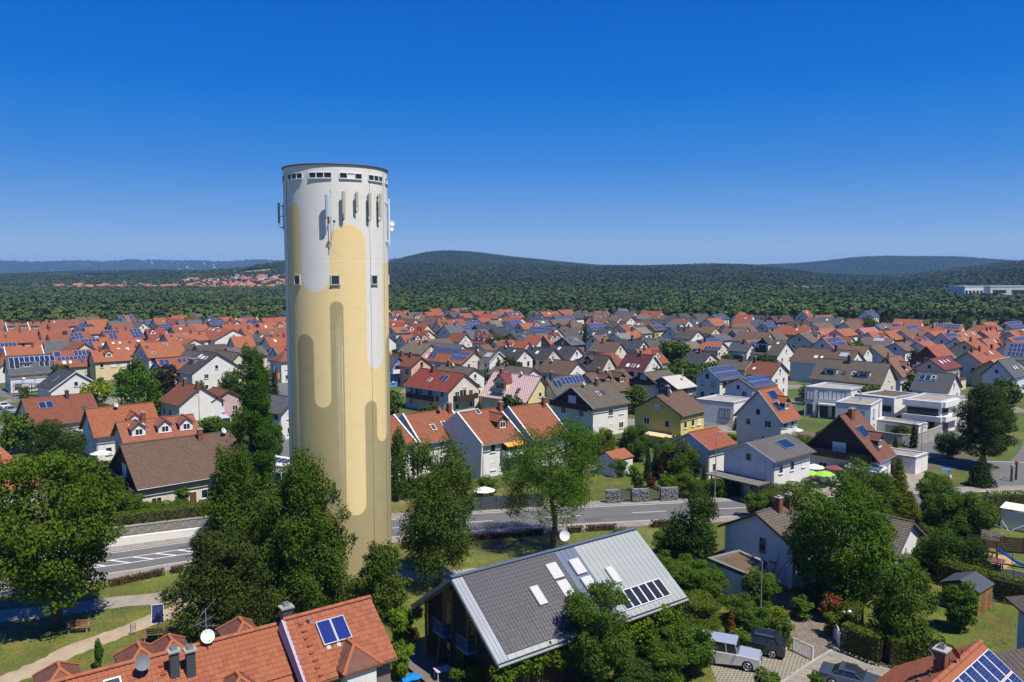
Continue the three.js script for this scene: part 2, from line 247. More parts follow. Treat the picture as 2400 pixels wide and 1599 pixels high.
// main road, its pavements, kerbs and markings
const ROADC = curvePts([[-150, -34], [-75, -66.5], [-41.2, -80.7], [-34.9, -84.0], [-16, -91.2], [0, -95.1], [6, -96.2], [19, -98.4], [40, -101.4], [63, -104.2], [110, -106.5], [170, -107]], 150);
structure('main_road', ribbon(ROADC, -3.45, 3.45, 0.03), M.asphalt);
structure('far_kerb', ribbon(ROADC, -3.7, -3.45, 0.12, 0), M.kerb);
structure('near_kerb', ribbon(ROADC, 3.45, 3.7, 0.12, 0), M.kerb);
structure('far_pavement', ribbon(ROADC, -5.5, -3.7, 0.11, 0), M.paving);
structure('near_pavement', ribbon(ROADC, 3.7, 5.4, 0.11, 0), M.paving);
{
  const edge = (o, n) => structure(n, ribbon(ROADC, o - 0.06, o + 0.06, 0.036), M.paint);
  edge(-3.2, 'far_edge_line'); edge(3.2, 'near_edge_line');
  const total = ROADC.length; let k = 0;
  for (let i = 0; i < total - 4; i += 5) {
    const p = ROADC[i]; if (p.x > -58 && p.x < -27) continue;
    if (p.x < -70 || p.x > 95) continue;
    structure('lane_dash', ribbon(ROADC.slice(i, i + 3), -0.06, 0.06, 0.036), M.paint);
  }
  // hatched island left of the tower
  const isl = ROADC.filter((p) => p.x > -60 && p.x < -27);
  structure('island_line_far', ribbon(isl, -0.95, -0.8, 0.036), M.paint); structure('island_line_near', ribbon(isl, 0.8, 0.95, 0.036), M.paint);
  for (let i = 1; i < isl.length - 1; i++) { const s = sideways(isl, i), a = isl[i].clone().addScaledVector(s, -0.8), b = isl[i].clone().addScaledVector(s, 0.8).add(isl[i + 1].clone().sub(isl[i]).multiplyScalar(0.8)); const t = isl[i + 1].clone().sub(isl[i]).normalize().multiplyScalar(0.32); const up = (q) => V(q.x, 0.036, q.z); structure('island_stripe', new Geo().quad(up(a), up(b), up(b.clone().add(t)), up(a.clone().add(t))), M.paint); }
}
{ const r = rng(12); for (let i = 0; i < 9; i++) { const k = 40 + Math.floor(r() * 70), o = -2.6 + 4.6 * r(), w = 0.5 + r() * 0.9; structure('asphalt_patch', ribbon(ROADC.slice(k, k + 2 + Math.floor(r() * 3)), o, o + w, 0.033), M.patch ??= std([0.115, 0.113, 0.118], { map: asphaltTone, roughness: 0.95 })); } for (let i = 0; i < 6; i++) { const p = ROADC[48 + i * 9]; const g = new THREE.CircleGeometry(0.34, 20).rotateX(-Math.PI / 2).translate(p.x + 0.4, 0.0345, p.z + 1.2); structure('manhole_cover', g, M.darkSteel); } }
// side streets of the town
for (const [n, pts, w] of [['side_street', [[-62, -140], [-96, -170], [-135, -205]], 2.6], ['side_street', [[66, -108], [84, -126], [104, -152], [140, -190]], 2.8], ['side_street', [[62, -128], [70, -134], [84, -150]], 2.4], ['side_street', [[-34, -92], [-40, -140], [-48, -180], [-75, -240]], 2.6], ['side_street', [[-20, -200], [60, -275], [130, -340]], 2.6], ['side_street', [[20, -140], [110, -225], [200, -300]], 2.5]]) structure(n, ribbon(curvePts(pts, 30), -w, w, 0.022), M.asphalt);
structure('pine_street', ribbon(curvePts([[68, -124.5], [95, -121], [140, -116]], 20), -2.2, 2.2, 0.024), M.asphalt);
structure('pine_street_line', ribbon(curvePts([[68, -124.5], [95, -121], [140, -116]], 20), -1.9, -1.75, 0.03), M.paint);
// park paths
structure('upper_path', ribbon(curvePts([[-62, -61], [-52, -65.2], [-44.9, -67.6], [-40.6, -68.8], [-37, -70.3], [-31.1, -71.8], [-24, -73.6], [-17, -79.5], [-9, -76.6], [-4, -77.5], [4, -80]], 60), -1.35, 1.35, 0.02, 0.02, 0.25, 5), M.gravel);
structure('sandy_path', ribbon(curvePts([[-39.5, -52.5], [-37.9, -55.6], [-36.4, -58.2], [-34.7, -61.9], [-32.3, -65], [-29.9, -68.8], [-27.2, -72.2]], 40), -1.05, 1.05, 0.024, 0.024, 0.4, 6), M.path);
// paved yards at the lower right
structure('cobbled_drive', sheet([[24.0, -75.5], [27.4, -70.5], [27.3, -66.5], [26.38, -62.0], [23.4, -59.5], [22.3, -61.2], [22.9, -64], [23.2, -69]], 0.03), M.cobble);
structure('parking_grid', sheet([[15.2, -58.6], [18.5, -62.8], [20.8, -62.6], [22.3, -61.2], [23.35, -59.5], [19.3, -55.6], [15, -54]], 0.034), M.gridPaving);
structure('paved_court', sheet([[23.4, -59.4], [26.4, -61.9], [29.5, -58.4], [29, -52], [19, -50], [16, -53], [19.4, -55.7]], 0.038), M.courtPaving);
structure('court_kerb', ribbon(curvePts([[19.0, -55.4], [23.4, -59.45], [26.4, -61.95]], 12), -0.1, 0.1, 0.07, 0), M.kerb);
structure('sandpit', sheet([[48.2, -80.9], [50.2, -84], [52.6, -82.6], [52.6, -80.6], [50.4, -79]], 0.03), M.sand);
structure('forecourt', sheet([[40, -104.8], [62, -106.2], [62, -118], [52, -128], [40, -116]], 0.02), M.gravel);
structure('dry_field', sheet([[84, -118], [140, -113], [140, -104.5], [95, -107]], 0.014), M.drylawn);
// fields on the far hills, draped over the terrain
function field(name, cx, cz, w, l, turn, c) {
  const g = new Geo(), N = 8, m = (i, j) => { const a = (i / N - 0.5) * w, b = (j / N - 0.5) * l, x = cx + a * Math.cos(turn) + b * Math.sin(turn), z = cz - a * Math.sin(turn) + b * Math.cos(turn); return V(x, land(x, z) + 3, z); };
  for (let i = 0; i < N; i++) for (let j = 0; j < N; j++) g.quad(m(i, j + 1), m(i + 1, j + 1), m(i + 1, j), m(i, j));
  structure(name, g, std(c, { map: dirtTone }));
}
const FIELDS = [['wheat_field', -1075, -1870, 90, 180, 0.2, [0.45, 0.34, 0.17]], ['wheat_field', -1060, -2060, 130, 110, 0.1, [0.40, 0.31, 0.14]], ['meadow', -545, -1700, 60, 90, 0.3, [0.26, 0.3, 0.09]], ['wheat_field', -690, -1830, 70, 80, 0.2, [0.34, 0.28, 0.12]], ['meadow', -330, -560, 60, 30, 0.1, [0.19, 0.22, 0.06]], ['meadow', -255, -640, 70, 50, 0.1, [0.15, 0.19, 0.05]], ['wheat_field', 890, -1270, 130, 170, 0.1, [0.36, 0.33, 0.13]], ['meadow', -240, -470, 70, 26, 0.05, [0.22, 0.22, 0.08]], ['meadow', -85, -500, 60, 30, 0.05, [0.2, 0.21, 0.07]]];
for (const f of FIELDS) field(...f);

// ---------------------------------------------------------------- foliage
const leafMats = new Map();
const leafMat = new THREE.MeshPhysicalMaterial({ vertexColors: true, roughness: 0.9, transmission: 0.27, thickness: 0, side: THREE.DoubleSide, specularIntensity: 0.12 });
const KIND = { // base leaf colour
  chestnut: [0.064, 0.12, 0.012], poplar: [0.045, 0.085, 0.016], maple: [0.058, 0.095, 0.019], darkmaple: [0.045, 0.07, 0.018], loose: [0.064, 0.1, 0.022], robinia: [0.06, 0.102, 0.014], ash: [0.06, 0.095, 0.02], pine: [0.038, 0.052, 0.019], linden: [0.062, 0.1, 0.014], bush: [0.068, 0.108, 0.018], darkbush: [0.042, 0.068, 0.016], goldcypress: [0.11, 0.135, 0.012], willow: [0.088, 0.125, 0.03], fir: [0.03, 0.052, 0.016], gold: [0.17, 0.19, 0.012], purple: [0.028, 0.02, 0.024], yew: [0.03, 0.052, 0.012], brownyew: [0.15, 0.055, 0.022], darkred: [0.075, 0.032, 0.026], ball: [0.09, 0.16, 0.014], redrose: [0.065, 0.1, 0.02], bamboo: [0.115, 0.175, 0.02], thin: [0.06, 0.105, 0.02],
};
// leaves scattered over a set of lobes [x, y, z, rx, ry, rz]
function leaves(lobes, n, leaf, seed, col, o = {}) {
  const r = rng(seed), P = new Float32Array(n * 12), N = new Float32Array(n * 12), C = new Float32Array(n * 12), I = new Uint32Array(n * 6);
  const wt = lobes.map((l) => l[3] * l[4] + l[4] * l[5] + l[3] * l[5]), tot = wt.reduce((a, b) => a + b, 0);
  const d = V(0, 0, 0), t = V(0, 0, 0), b = V(0, 0, 0), nn = V(0, 0, 0), c = V(0, 0, 0), rv = () => V(r() * 2 - 1, r() * 2 - 1, r() * 2 - 1);
  for (let i = 0; i < n; i++) {
    let L;
    for (let tries = 0; tries < 3; tries++) {
      let q = r() * tot, k = 0; while ((q -= wt[k]) > 0 && k < wt.length - 1) k++; L = lobes[k];
      const y = r() * 2 - 1, a = r() * 6.2832, s = Math.sqrt(1 - y * y); d.set(s * Math.cos(a), y, s * Math.sin(a));
      const bump = 1 + (o.rough ?? 0.22) * (vnoise(d.x * 3 + L[0] * 7 + 9, d.y * 3 + d.z * 2.3 + L[1] * 5 + 9, 0, seed) - 0.5) * 2;
      const rr = (1 - (o.depth ?? 0.5) * r() * r()) * bump * (r() < 0.06 ? 1.12 : 1);
      c.set(L[0] + d.x * L[3] * rr, L[1] + d.y * L[4] * rr, L[2] + d.z * L[5] * rr);
      if (!lobes.some((m) => m !== L && ((c.x - m[0]) / m[3]) ** 2 + ((c.y - m[1]) / m[4]) ** 2 + ((c.z - m[2]) / m[5]) ** 2 < 0.35)) break;
    }
    nn.copy(d).multiplyScalar(0.75).add(rv().multiplyScalar(0.8)); nn.y += o.up ?? 0.4; nn.normalize();
    t.copy(rv()).cross(nn).normalize(); b.copy(nn).cross(t);
    if (o.hang) { t.lerp(V(0, -1, 0), o.hang).normalize(); b.copy(nn).cross(t).normalize(); }
    const s = leaf * (0.55 + 0.9 * r()), w = s * (o.slim ?? 0.36);
    const v = (o.vary ?? 0.5), k = 1 - v / 2 + v * r(), yel = r() * (o.yel ?? 0.3), lk = 0.9 + 0.2 * hash(Math.round(L[0] * 31), Math.round(L[1] * 31), seed);
    const cc = [col[0] * 0.92 * k * lk * (1 + yel), col[1] * 1.06 * k * lk * (1 + yel * 0.25), col[2] * 0.55 * k * lk];
    for (let j = 0; j < 4; j++) {
      const at = i * 12 + j * 3, e = j === 0 ? [-0.5, 0] : j === 1 ? [0.05, 1] : j === 2 ? [0.5, 0] : [0.05, -1];
      P[at] = c.x + t.x * s * e[0] + b.x * w * e[1]; P[at + 1] = c.y + t.y * s * e[0] + b.y * w * e[1] - (j === 2 ? s * 0.12 : 0); P[at + 2] = c.z + t.z * s * e[0] + b.z * w * e[1];
      N[at] = nn.x; N[at + 1] = nn.y; N[at + 2] = nn.z; C[at] = cc[0]; C[at + 1] = cc[1]; C[at + 2] = cc[2];
    }
    I.set([i * 4, i * 4 + 2, i * 4 + 1, i * 4, i * 4 + 3, i * 4 + 2], i * 6);
  }
  const g = new THREE.BufferGeometry(); g.setAttribute('position', new THREE.BufferAttribute(P, 3)); g.setAttribute('normal', new THREE.BufferAttribute(N, 3)); g.setAttribute('color', new THREE.BufferAttribute(C, 3)); g.setIndex(new THREE.BufferAttribute(I, 1)); return g;
}
// woods: low trees as instances, one object per wood
function woodTree(seed, conifer) {
  const r = rng(seed), lobes = [];
  if (conifer) { for (let k = 0; k < 6; k++) { const t = k / 6; lobes.push([0, 0.3 + 0.68 * t, 0, 0.22 * (1 - t) + 0.04, 0.11, 0.22 * (1 - t) + 0.04]); } } else { for (let k = 0; k < 7; k++) { const a = r() * 6.28, q = 0.22 * Math.sqrt(r()); lobes.push([Math.cos(a) * q, 0.42 + 0.4 * r(), Math.sin(a) * q, 0.19, 0.17, 0.19]); } }
  return leaves(lobes, conifer ? 110 : 130, conifer ? 0.13 : 0.155, seed, [1, 1, 1], { vary: 0.4, up: 0.5, slim: 0.5, depth: 0.7, yel: 0.1 });
}
const woodMat = new THREE.MeshStandardMaterial({ vertexColors: true, roughness: 1, side: THREE.DoubleSide });
const inField = (x, z) => FIELDS.some(([, cx, cz, w, l]) => Math.abs(x - cx) < w * 0.62 && Math.abs(z - cz) < l * 0.62);
const villageTrees = 0.3, inVillage = (x, z) => -z > 1300 && -z < 1580 && x / -z < -0.28 && x / -z > -0.6 && (-z < 1420 || x / -z > -0.42);
const CLEAR = [[550, -870, 60], [490, -850, 42], [610, -880, 60], [470, -790, 32], [520, -790, 34], [575, -800, 34], [630, -820, 34], [446, -1030, 34], [400, -1050, 34], [352, -1005, 34], [385, -1100, 22], [-300, -680, 40], [-64, -870, 28], [-40, -800, 16], [690, -900, 22]];
function wood(name, label, seed, types, region, cell, tone, hs) {
  const r = rng(seed), list = types.map(() => []);
  const [a0, a1, d0, d1, dens] = region;
  for (let d = d0; d < d1; d += cell) for (let x = a0 * d; x < a1 * d; x += cell) {
    const X = x + (r() - 0.5) * cell * 1.1, Z = -(d + (r() - 0.5) * cell * 1.1), q = r(), k = r(), u = r(), w = r();
    if (q > dens(X, Z)) continue;
    if (inField(X, Z) || (inVillage(X, Z) && hash(Math.round(X), Math.round(Z), 2) > 0.18) || CLEAR.some(([cx, cz, cr]) => Math.hypot(X - cx, Z - cz) < cr)) continue;
    const t = types.length > 1 ? (k < types[1].share(X, Z) ? 1 : 0) : 0;
    list[t].push([X, Z, hs[0] + (hs[1] - hs[0]) * u, w]);
  }
  types.forEach((ty, ti) => {
    const L = list[ti]; if (!L.length) return;
    const im = new THREE.InstancedMesh(ty.geo, woodMat, L.length), m = new THREE.Matrix4(), q = new THREE.Quaternion(), col = new THREE.Color();
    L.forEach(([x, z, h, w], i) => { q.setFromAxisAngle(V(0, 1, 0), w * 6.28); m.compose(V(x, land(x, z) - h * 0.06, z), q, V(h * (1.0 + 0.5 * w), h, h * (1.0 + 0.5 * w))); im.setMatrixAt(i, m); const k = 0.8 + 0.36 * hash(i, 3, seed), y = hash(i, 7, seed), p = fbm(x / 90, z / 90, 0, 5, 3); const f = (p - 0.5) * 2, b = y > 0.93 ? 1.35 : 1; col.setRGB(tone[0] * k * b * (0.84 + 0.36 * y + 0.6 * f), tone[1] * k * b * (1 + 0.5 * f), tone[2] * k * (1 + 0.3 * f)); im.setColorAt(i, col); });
    im.name = numbered(ty.name ?? name); im.userData = { kind: 'stuff', label: ty.label ?? label, category: 'wood' }; im.castShadow = im.receiveShadow = true; scene.add(im);
  });
}
const broad = { geo: woodTree(3, false) }, cone = { geo: woodTree(4, true) };
const meadowGap = (x, z) => smooth(0.40, 0.5, fbm(x / 75 + 9, z / 45, 0, 66, 3));
wood('valley_wood', 'belt of broadleaf trees and meadows beyond the orange roofs', 21, [broad], [-0.68, -0.16, 415, 1330, (x, z) => 0.25 + 0.75 * meadowGap(x, z)], 7.2, [0.04, 0.062, 0.018], [7, 12]);
wood('edge_wood', 'band of broadleaf trees directly behind the last roofs', 22, [broad, { ...cone, share: () => 0.12, name: 'edge_conifers', label: 'scattered dark conifers in the band behind the last roofs' }], [-0.19, 0.68, 492, 900, () => 0.92], 6.8, [0.037, 0.06, 0.017], [8, 13]);
wood('slope_wood', 'dense pine wood climbing the gentle slope', 23, [broad, { ...cone, share: (x, z) => smooth(880, 1150, -z) * 0.85, name: 'slope_pines', label: 'pine trees of the long wooded slope' }], [-0.2, 0.68, 900, 3300, () => 0.95], 7.6, [0.028, 0.046, 0.017], [10, 14]);
wood('hill_wood', 'woods on the low hills behind the distant village', 24, [broad], [-0.68, -0.15, 1330, 2650, () => 0.9], 9.5, [0.03, 0.046, 0.016], [10, 15]);
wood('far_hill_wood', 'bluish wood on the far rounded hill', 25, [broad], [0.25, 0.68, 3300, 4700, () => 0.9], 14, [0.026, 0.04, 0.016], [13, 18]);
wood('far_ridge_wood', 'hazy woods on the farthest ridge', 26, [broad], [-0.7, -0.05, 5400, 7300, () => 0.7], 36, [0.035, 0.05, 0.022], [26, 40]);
// ---------------------------------------------------------------- water tower
{
  const R = 4.6, HT = 39.2, CX = -15.97, CZ = -73.07, A0 = rad(12.33);
  const tower = thing('water_tower', 'tall round water tower painted white, cream and khaki in dripping bars', 'water tower', CX, 0, CZ, A0);
  const W = 2048, H = 2048, cv = document.createElement('canvas'); cv.width = W; cv.height = H;
  const ctx = cv.getContext('2d');
  const X = (th) => ((th + 180) / 360) * W, Y = (h) => (1 - h / HT) * H, cream = '#e8d09a', khaki = '#a89c73', white = '#dddcd8';
  ctx.fillStyle = white; ctx.fillRect(0, 0, W, H); ctx.fillStyle = cream; ctx.fillRect(0, Y(31), W, H);
  // a bar of paint with a round end at height h; up: it rises from below, else it hangs from above
  const bar = (t0, t1, h, up, c, base) => { const x0 = X(t0), x1 = X(t1), r = (x1 - x0) / 2, ry = r / W * 2 * Math.PI * R / HT * H; ctx.fillStyle = c; ctx.beginPath(); if (up) { ctx.moveTo(x0, Y(base)); ctx.lineTo(x0, Y(h) + ry); ctx.ellipse(x0 + r, Y(h) + ry, r, ry, 0, Math.PI, 2 * Math.PI); ctx.lineTo(x1, Y(base)); } else { ctx.moveTo(x0, Y(base)); ctx.lineTo(x0, Y(h) - ry); ctx.ellipse(x0 + r, Y(h) - ry, r, ry, 0, Math.PI, 0, true); ctx.lineTo(x1, Y(base)); } ctx.fill(); };
  bar(-41, -8, 28.42, false, white, 33); bar(-88, -63.5, 17, false, white, 33); bar(-63.5, -41, 36.08, true, cream, 27); bar(-8, 32, 34.16, true, cream, 27); bar(32, 58.5, 21.5, false, white, 33); bar(58.5, 92, 30.3, true, cream, 27);
  bar(92, 118, 24, false, white, 33); bar(150, 178, 33, true, cream, 27); bar(-178, -150, 25, false, white, 33); bar(-120, -90, 35, true, cream, 27);
  ctx.fillStyle = khaki; ctx.fillRect(0, Y(8), W, H);
  bar(-49.3, -27.4, 24.74, true, khaki, 4); bar(-27.4, -8.8, 18.35, false, cream, 24); bar(-8.6, 5.6, 27.58, true, khaki, 4);
  ctx.fillStyle = khaki; ctx.fillRect(X(-49.3), Y(20.6), X(5.6) - X(-49.3), H); bar(-27.4, -8.8, 18.35, false, cream, 24);
  bar(28, 44.8, 18.7, true, khaki, 4); bar(66, 88, 24.4, true, khaki, 4); 
  ctx.fillStyle = khaki; ctx.fillRect(X(28), Y(16.8), X(66) - X(28), H); ctx.fillRect(X(5.6), Y(10.6), X(28) - X(5.6), H); bar(44.8, 66, 14.8, false, cream, 19); bar(5.6, 28, 8.61, false, cream, 16);
  bar(-80, -49.3, 12, false, cream, 16); bar(95, 125, 20, true, khaki, 4); bar(130, 165, 26, true, khaki, 4); bar(-170, -140, 22, true, khaki, 4); bar(-130, -100, 17, true, khaki, 4);
  // weathering: rain streaks, pour joints and mottling of the render
  const q = rng(8);
  for (let i = 0; i < 420; i++) { const x = q() * W, y = q() * H; ctx.fillStyle = q() < 0.5 ? `rgba(255,250,235,${0.02 + q() * 0.04})` : `rgba(70,60,40,${0.015 + q() * 0.035})`; ctx.fillRect(x, y, 1 + q() * 3, 60 + q() * 420); }
  for (let i = 0; i < 26; i++) { ctx.fillStyle = `rgba(255,255,245,${0.1 + 0.18 * q()})`; ctx.fillRect(X(-3 + q() * 7), Y(27 - q() * 4), 1 + q() * 1.6, 60 + q() * 700); }
  for (let h = 1.1; h < HT; h += 1.2) { ctx.fillStyle = `rgba(90,80,60,${0.03 + 0.05 * q()})`; ctx.fillRect(0, Y(h + 0.1 * q()), W, 2); }
  ctx.fillStyle = 'rgba(255,255,255,0.3)'; ctx.fillRect(X(-60), Y(31.1), X(70) - X(-60), 3);
  for (let i = 0; i < 2600; i++) { const x = q() * W, y = q() * H, s = 6 + q() * 46; ctx.fillStyle = q() < 0.5 ? 'rgba(255,255,250,0.018)' : 'rgba(60,50,30,0.02)'; ctx.fillRect(x, y, s, s * 0.7); }
  const paint = new THREE.CanvasTexture(cv); paint.colorSpace = THREE.SRGBColorSpace; paint.wrapS = THREE.RepeatWrapping;
  const shaftMat = new THREE.MeshStandardMaterial({ map: paint, color: rgb([0.88, 0.87, 0.85]), roughness: 0.9, bumpMap: dataTex(512, (u, v) => 0.6 * fbm(u * 40, v * 40, 40, 3, 3) + 0.4 * vnoise(u * 90, v * 6, 0, 9), false, 6, 8), bumpScale: 0.006 });
  const sg = new THREE.CylinderGeometry(R, R, HT, 128, 1, true); sg.translate(0, HT / 2, 0);
  { const p = sg.attributes.position, uv = sg.attributes.uv; for (let i = 0; i < p.count; i++) { const k = i % 129; uv.setX(i, k / 128); } // theta 0 faces +z in three; u runs with theta
    for (let i = 0; i < p.count; i++) uv.setX(i, uv.getX(i) + 0.5); }
  mesh('shaft', sg, shaftMat, tower);
  const cyl = (r0, r1, y0, y1, m, name) => { const g = new THREE.LatheGeometry([[r0, y0], [r1, y0], [r1, y1], [r0, y1], [r0, y0]].map((a) => new THREE.Vector2(...a)), 96); g.computeVertexNormals(); return mesh(name, g, m, tower); };
  cyl(R - 0.1, R + 0.1, HT - 0.01, HT + 0.1, M.slateClad, 'roof_edge');
  { const g = new THREE.CircleGeometry(R + 0.02, 64); g.rotateX(-Math.PI / 2); g.translate(0, HT + 0.05, 0); mesh('roof', g, M.gravel, tower); }
  cyl(R - 0.1, R + 0.05, 0, 0.5, M.concrete, 'plinth');
  const on = (th, h, out = 0) => { const a = rad(th); return [Math.sin(a) * (R + out), h, Math.cos(a) * (R + out), a]; };
  // ribbon windows below the roof: each a frame with sill and three panes
  const frameArc = (t0, t1, h0, h1, d0, d1) => { const g = new Geo(), n = Math.max(2, Math.ceil(Math.abs(t1 - t0) / 4)); for (let i = 0; i < n; i++) { const a = rad(t0 + (t1 - t0) * i / n), b = rad(t0 + (t1 - t0) * (i + 1) / n), p = (t, r, y) => V(Math.sin(t) * r, y, Math.cos(t) * r), r0 = R + d0, r1 = R + d1; g.quad(p(a, r1, h0), p(b, r1, h0), p(b, r1, h1), p(a, r1, h1)); g.quad(p(a, r1, h1), p(b, r1, h1), p(b, r0, h1), p(a, r0, h1)); g.quad(p(a, r0, h0), p(b, r0, h0), p(b, r1, h0), p(a, r1, h0)); if (i === 0) g.quad(p(a, r0, h0), p(a, r1, h0), p(a, r1, h1), p(a, r0, h1)); if (i === n - 1) g.quad(p(b, r1, h0), p(b, r0, h0), p(b, r0, h1), p(b, r1, h1)); } return g; };
  for (let k = 0; k < 11; k++) {
    const c = -16.4 + k * 32.73, w = 12.3, parts = [frameArc(c - w, c + w, 38.0, 38.08, -0.02, 0.12), frameArc(c - w, c + w, 38.50, 38.55, -0.02, 0.07)];
    for (const t of [-w, -w / 3, w / 3, w]) parts.push(frameArc(c + t - 0.45, c + t + 0.45, 38.081, 38.499, -0.02, 0.065));
    const fr = mesh('window_band', mergeGeometries(parts.map((g) => g.build())), M.frame, tower);
    for (let j = 0; j < 3; j++) mesh('pane', frameArc(c - w + j * w * 2 / 3 + 0.46, c - w + (j + 1) * w * 2 / 3 - 0.46, 38.085, 38.495, -0.02, 0.012), j === 1 && k === 1 ? M.shutter : M.glass, fr);
  }
  for (const th of [-47.5, -2.2, 43.2, 88.5, 133.8, 179]) {
    const [x, y, z, a] = on(th, 29.42, 0.02), m = new THREE.Matrix4().makeRotationY(a).setPosition(x, y, z), g = new Geo();
    g.box(0, 0.39, 0, 0.78, 0.09, 0.14, m).box(0, -0.39, 0.02, 0.86, 0.08, 0.2, m).box(-0.35, 0, 0, 0.08, 0.69, 0.14, m).box(0.35, 0, 0, 0.08, 0.69, 0.14, m);
    const f = mesh('square_window', g, M.sill, tower); mesh('pane', new Geo().box(0, 0, -0.01, 0.61, 0.69, 0.05, m), M.glass, f);
  }
  { const g = new Geo(); for (const th of [38, 63]) { const [x, , z] = on(th, 0, 0.03), a = V(x, 2, z), b = V(x, 39.1, z); g.tube(a, b, 0.012, 0.012, 5); } mesh('lightning_conductor', g, M.steel, tower); }
  { const [x, , z] = on(-66, 0, 0.05); mesh('service_pipe', new Geo().tube(V(x, 0.2, z), V(x, 38, z), 0.04, 0.04, 6), M.steel, tower); }
  // mobile-phone antennas fixed to the shaft: each lifts off, so each is a thing
  const AW = std([0.46, 0.45, 0.37], { roughness: 0.5 }), AB = std([0.5, 0.58, 0.68], { roughness: 0.4 }), cableMat = M.darkSteel;
  const world = (th, h, out) => { const a = rad(th) + A0; return V(CX + Math.sin(a) * (R + out), h, CZ + Math.cos(a) * (R + out)); };
  const panelShape = (w, d, h) => { const s = new THREE.Shape(); s.absellipse(0, 0, w / 2, d / 2, 0, Math.PI * 2); const g = new THREE.ExtrudeGeometry(s, { depth: h, bevelEnabled: true, bevelSize: 0.02, bevelThickness: 0.02, bevelSegments: 2, curveSegments: 16 }); g.rotateX(-Math.PI / 2); return g; };
  const ants = [[-7.5, 34.75, 1.85, 0.42, 0.62, 1, 'wide pale blue panel antenna on the longest bracket'], [7.2, 35.02, 1.9, 0.27, 0.42, 0, 'cream panel antenna above the left part of the cream arch'], [20.5, 35.66, 1.28, 0.2, 0.42, 0, 'short thin cream panel antenna, middle of the row'], [34.8, 34.96, 1.95, 0.26, 0.42, 0, 'cream panel antenna second from the dish mast'], [49.1, 34.98, 1.95, 0.3, 0.42, 0, 'cream panel antenna nearest the dish mast'], [-97, 34.5, 1.8, 0.3, 0.5, 0, 'panel antenna seen edge-on at the shaded side of the tower']];
  for (const [th, y, h, w, out, blue, label] of ants) {
    const p = world(th, y, out), t = thing('panel_antenna', label, 'antenna', p.x, p.y, p.z, rad(th) + A0, 'antennas fixed round the tower');
    mesh('panel', panelShape(w, w * 0.55, h), blue ? AB : AW, t);
    const z = -out + 0.13; mesh('pole', new Geo().tube(V(0, -0.55, z), V(0, h - 0.1, z), 0.035, 0.035, 8), M.darkSteel, t);
    for (const k of [-0.35, h * 0.35, h * 0.85]) mesh('bracket', new Geo().bar(V(0, k, -out - 0.02), V(0, k, k < 0 ? -0.12 : -0.02), 0.05, 0.06), M.darkSteel, t);
    const c = new THREE.CatmullRomCurve3([V(0.04, 0, 0), V(0.08, -0.25, 0.02), V(0.06, -0.45, -out * 0.5), V(0.02, -0.5, -out + 0.1)]); mesh('cable', new THREE.TubeGeometry(c, 16, 0.022, 5), cableMat, t);
  }
  { // long slanted stay under the blue panel
    const p = world(-5.5, 32.6, 0.3), t = thing('antenna_mast', 'thin steel mast with slanted stay below the blue panel antenna', 'mast', p.x, p.y, p.z, rad(-5.5) + A0);
    mesh('mast', new Geo().tube(V(0, -0.3, 0), V(0, 4.5, 0), 0.03, 0.03, 8), M.steel, t); mesh('stay', new Geo().tube(V(0.02, 0.2, -0.2), V(0.34, 1.75, 0.5), 0.02, 0.02, 6), M.steel, t); mesh('bracket', new Geo().bar(V(0, 0, 0.02), V(0, 0, -0.34), 0.05), M.steel, t); mesh('clamp', new Geo().bar(V(0, 3.9, 0.02), V(0, 3.9, -0.34), 0.05), M.steel, t);
    mesh('drum', new THREE.CylinderGeometry(0.11, 0.11, 0.16, 16).rotateX(Math.PI / 2).translate(0.34, 1.75, 0.5), M.darkSteel, t);
  }
  { const p = world(76, 32.6, 0.12), t = thing('dish_mast', 'white mast with two small dishes and rod antenna at the sunny edge', 'antenna', p.x, p.y, p.z, rad(76) + A0);
    mesh('mast', new Geo().tube(V(0, 0, 0.1), V(0, 4.1, 0.1), 0.07, 0.07, 10), M.whiteMetal, t); for (const y of [0.3, 3.8]) mesh('bracket', new Geo().bar(V(-0.6, y, -0.1), V(0.1, y, 0.1), 0.06, 0.1), M.whiteMetal, t);
    const q2 = V(0.45, 0, 0.05); mesh('rod_antenna', new Geo().tube(V(q2.x, 2.0, q2.z), V(q2.x, 3.6, q2.z), 0.05, 0.05, 10), M.whiteMetal, t); mesh('rod_bracket', new Geo().bar(V(0, 3.2, 0.1), V(q2.x, 3.2, q2.z), 0.05), M.steel, t);
    const dish = (x, y, z, r, nm) => { const g = new THREE.LatheGeometry(Array.from({ length: 8 }, (_, i) => new THREE.Vector2(r * i / 7, 0.16 * r * (i / 7) ** 2)), 24); g.rotateX(Math.PI / 2 - 0.2); g.rotateY(-0.9); g.translate(x, y, z); const m = M.dish ??= std([0.66, 0.65, 0.6], { side: THREE.DoubleSide, roughness: 0.5 }); return mesh(nm, g, m, t); };
    dish(0.5, 1.95, 0.25, 0.26, 'dish'); dish(0.42, 1.45, 0.25, 0.2, 'dish'); mesh('dish_arm', new Geo().bar(V(0, 1.75, 0.1), V(0.5, 1.75, 0.2), 0.05), M.steel, t); }
}
// ---------------------------------------------------------------- houses
const winCache = new Map();
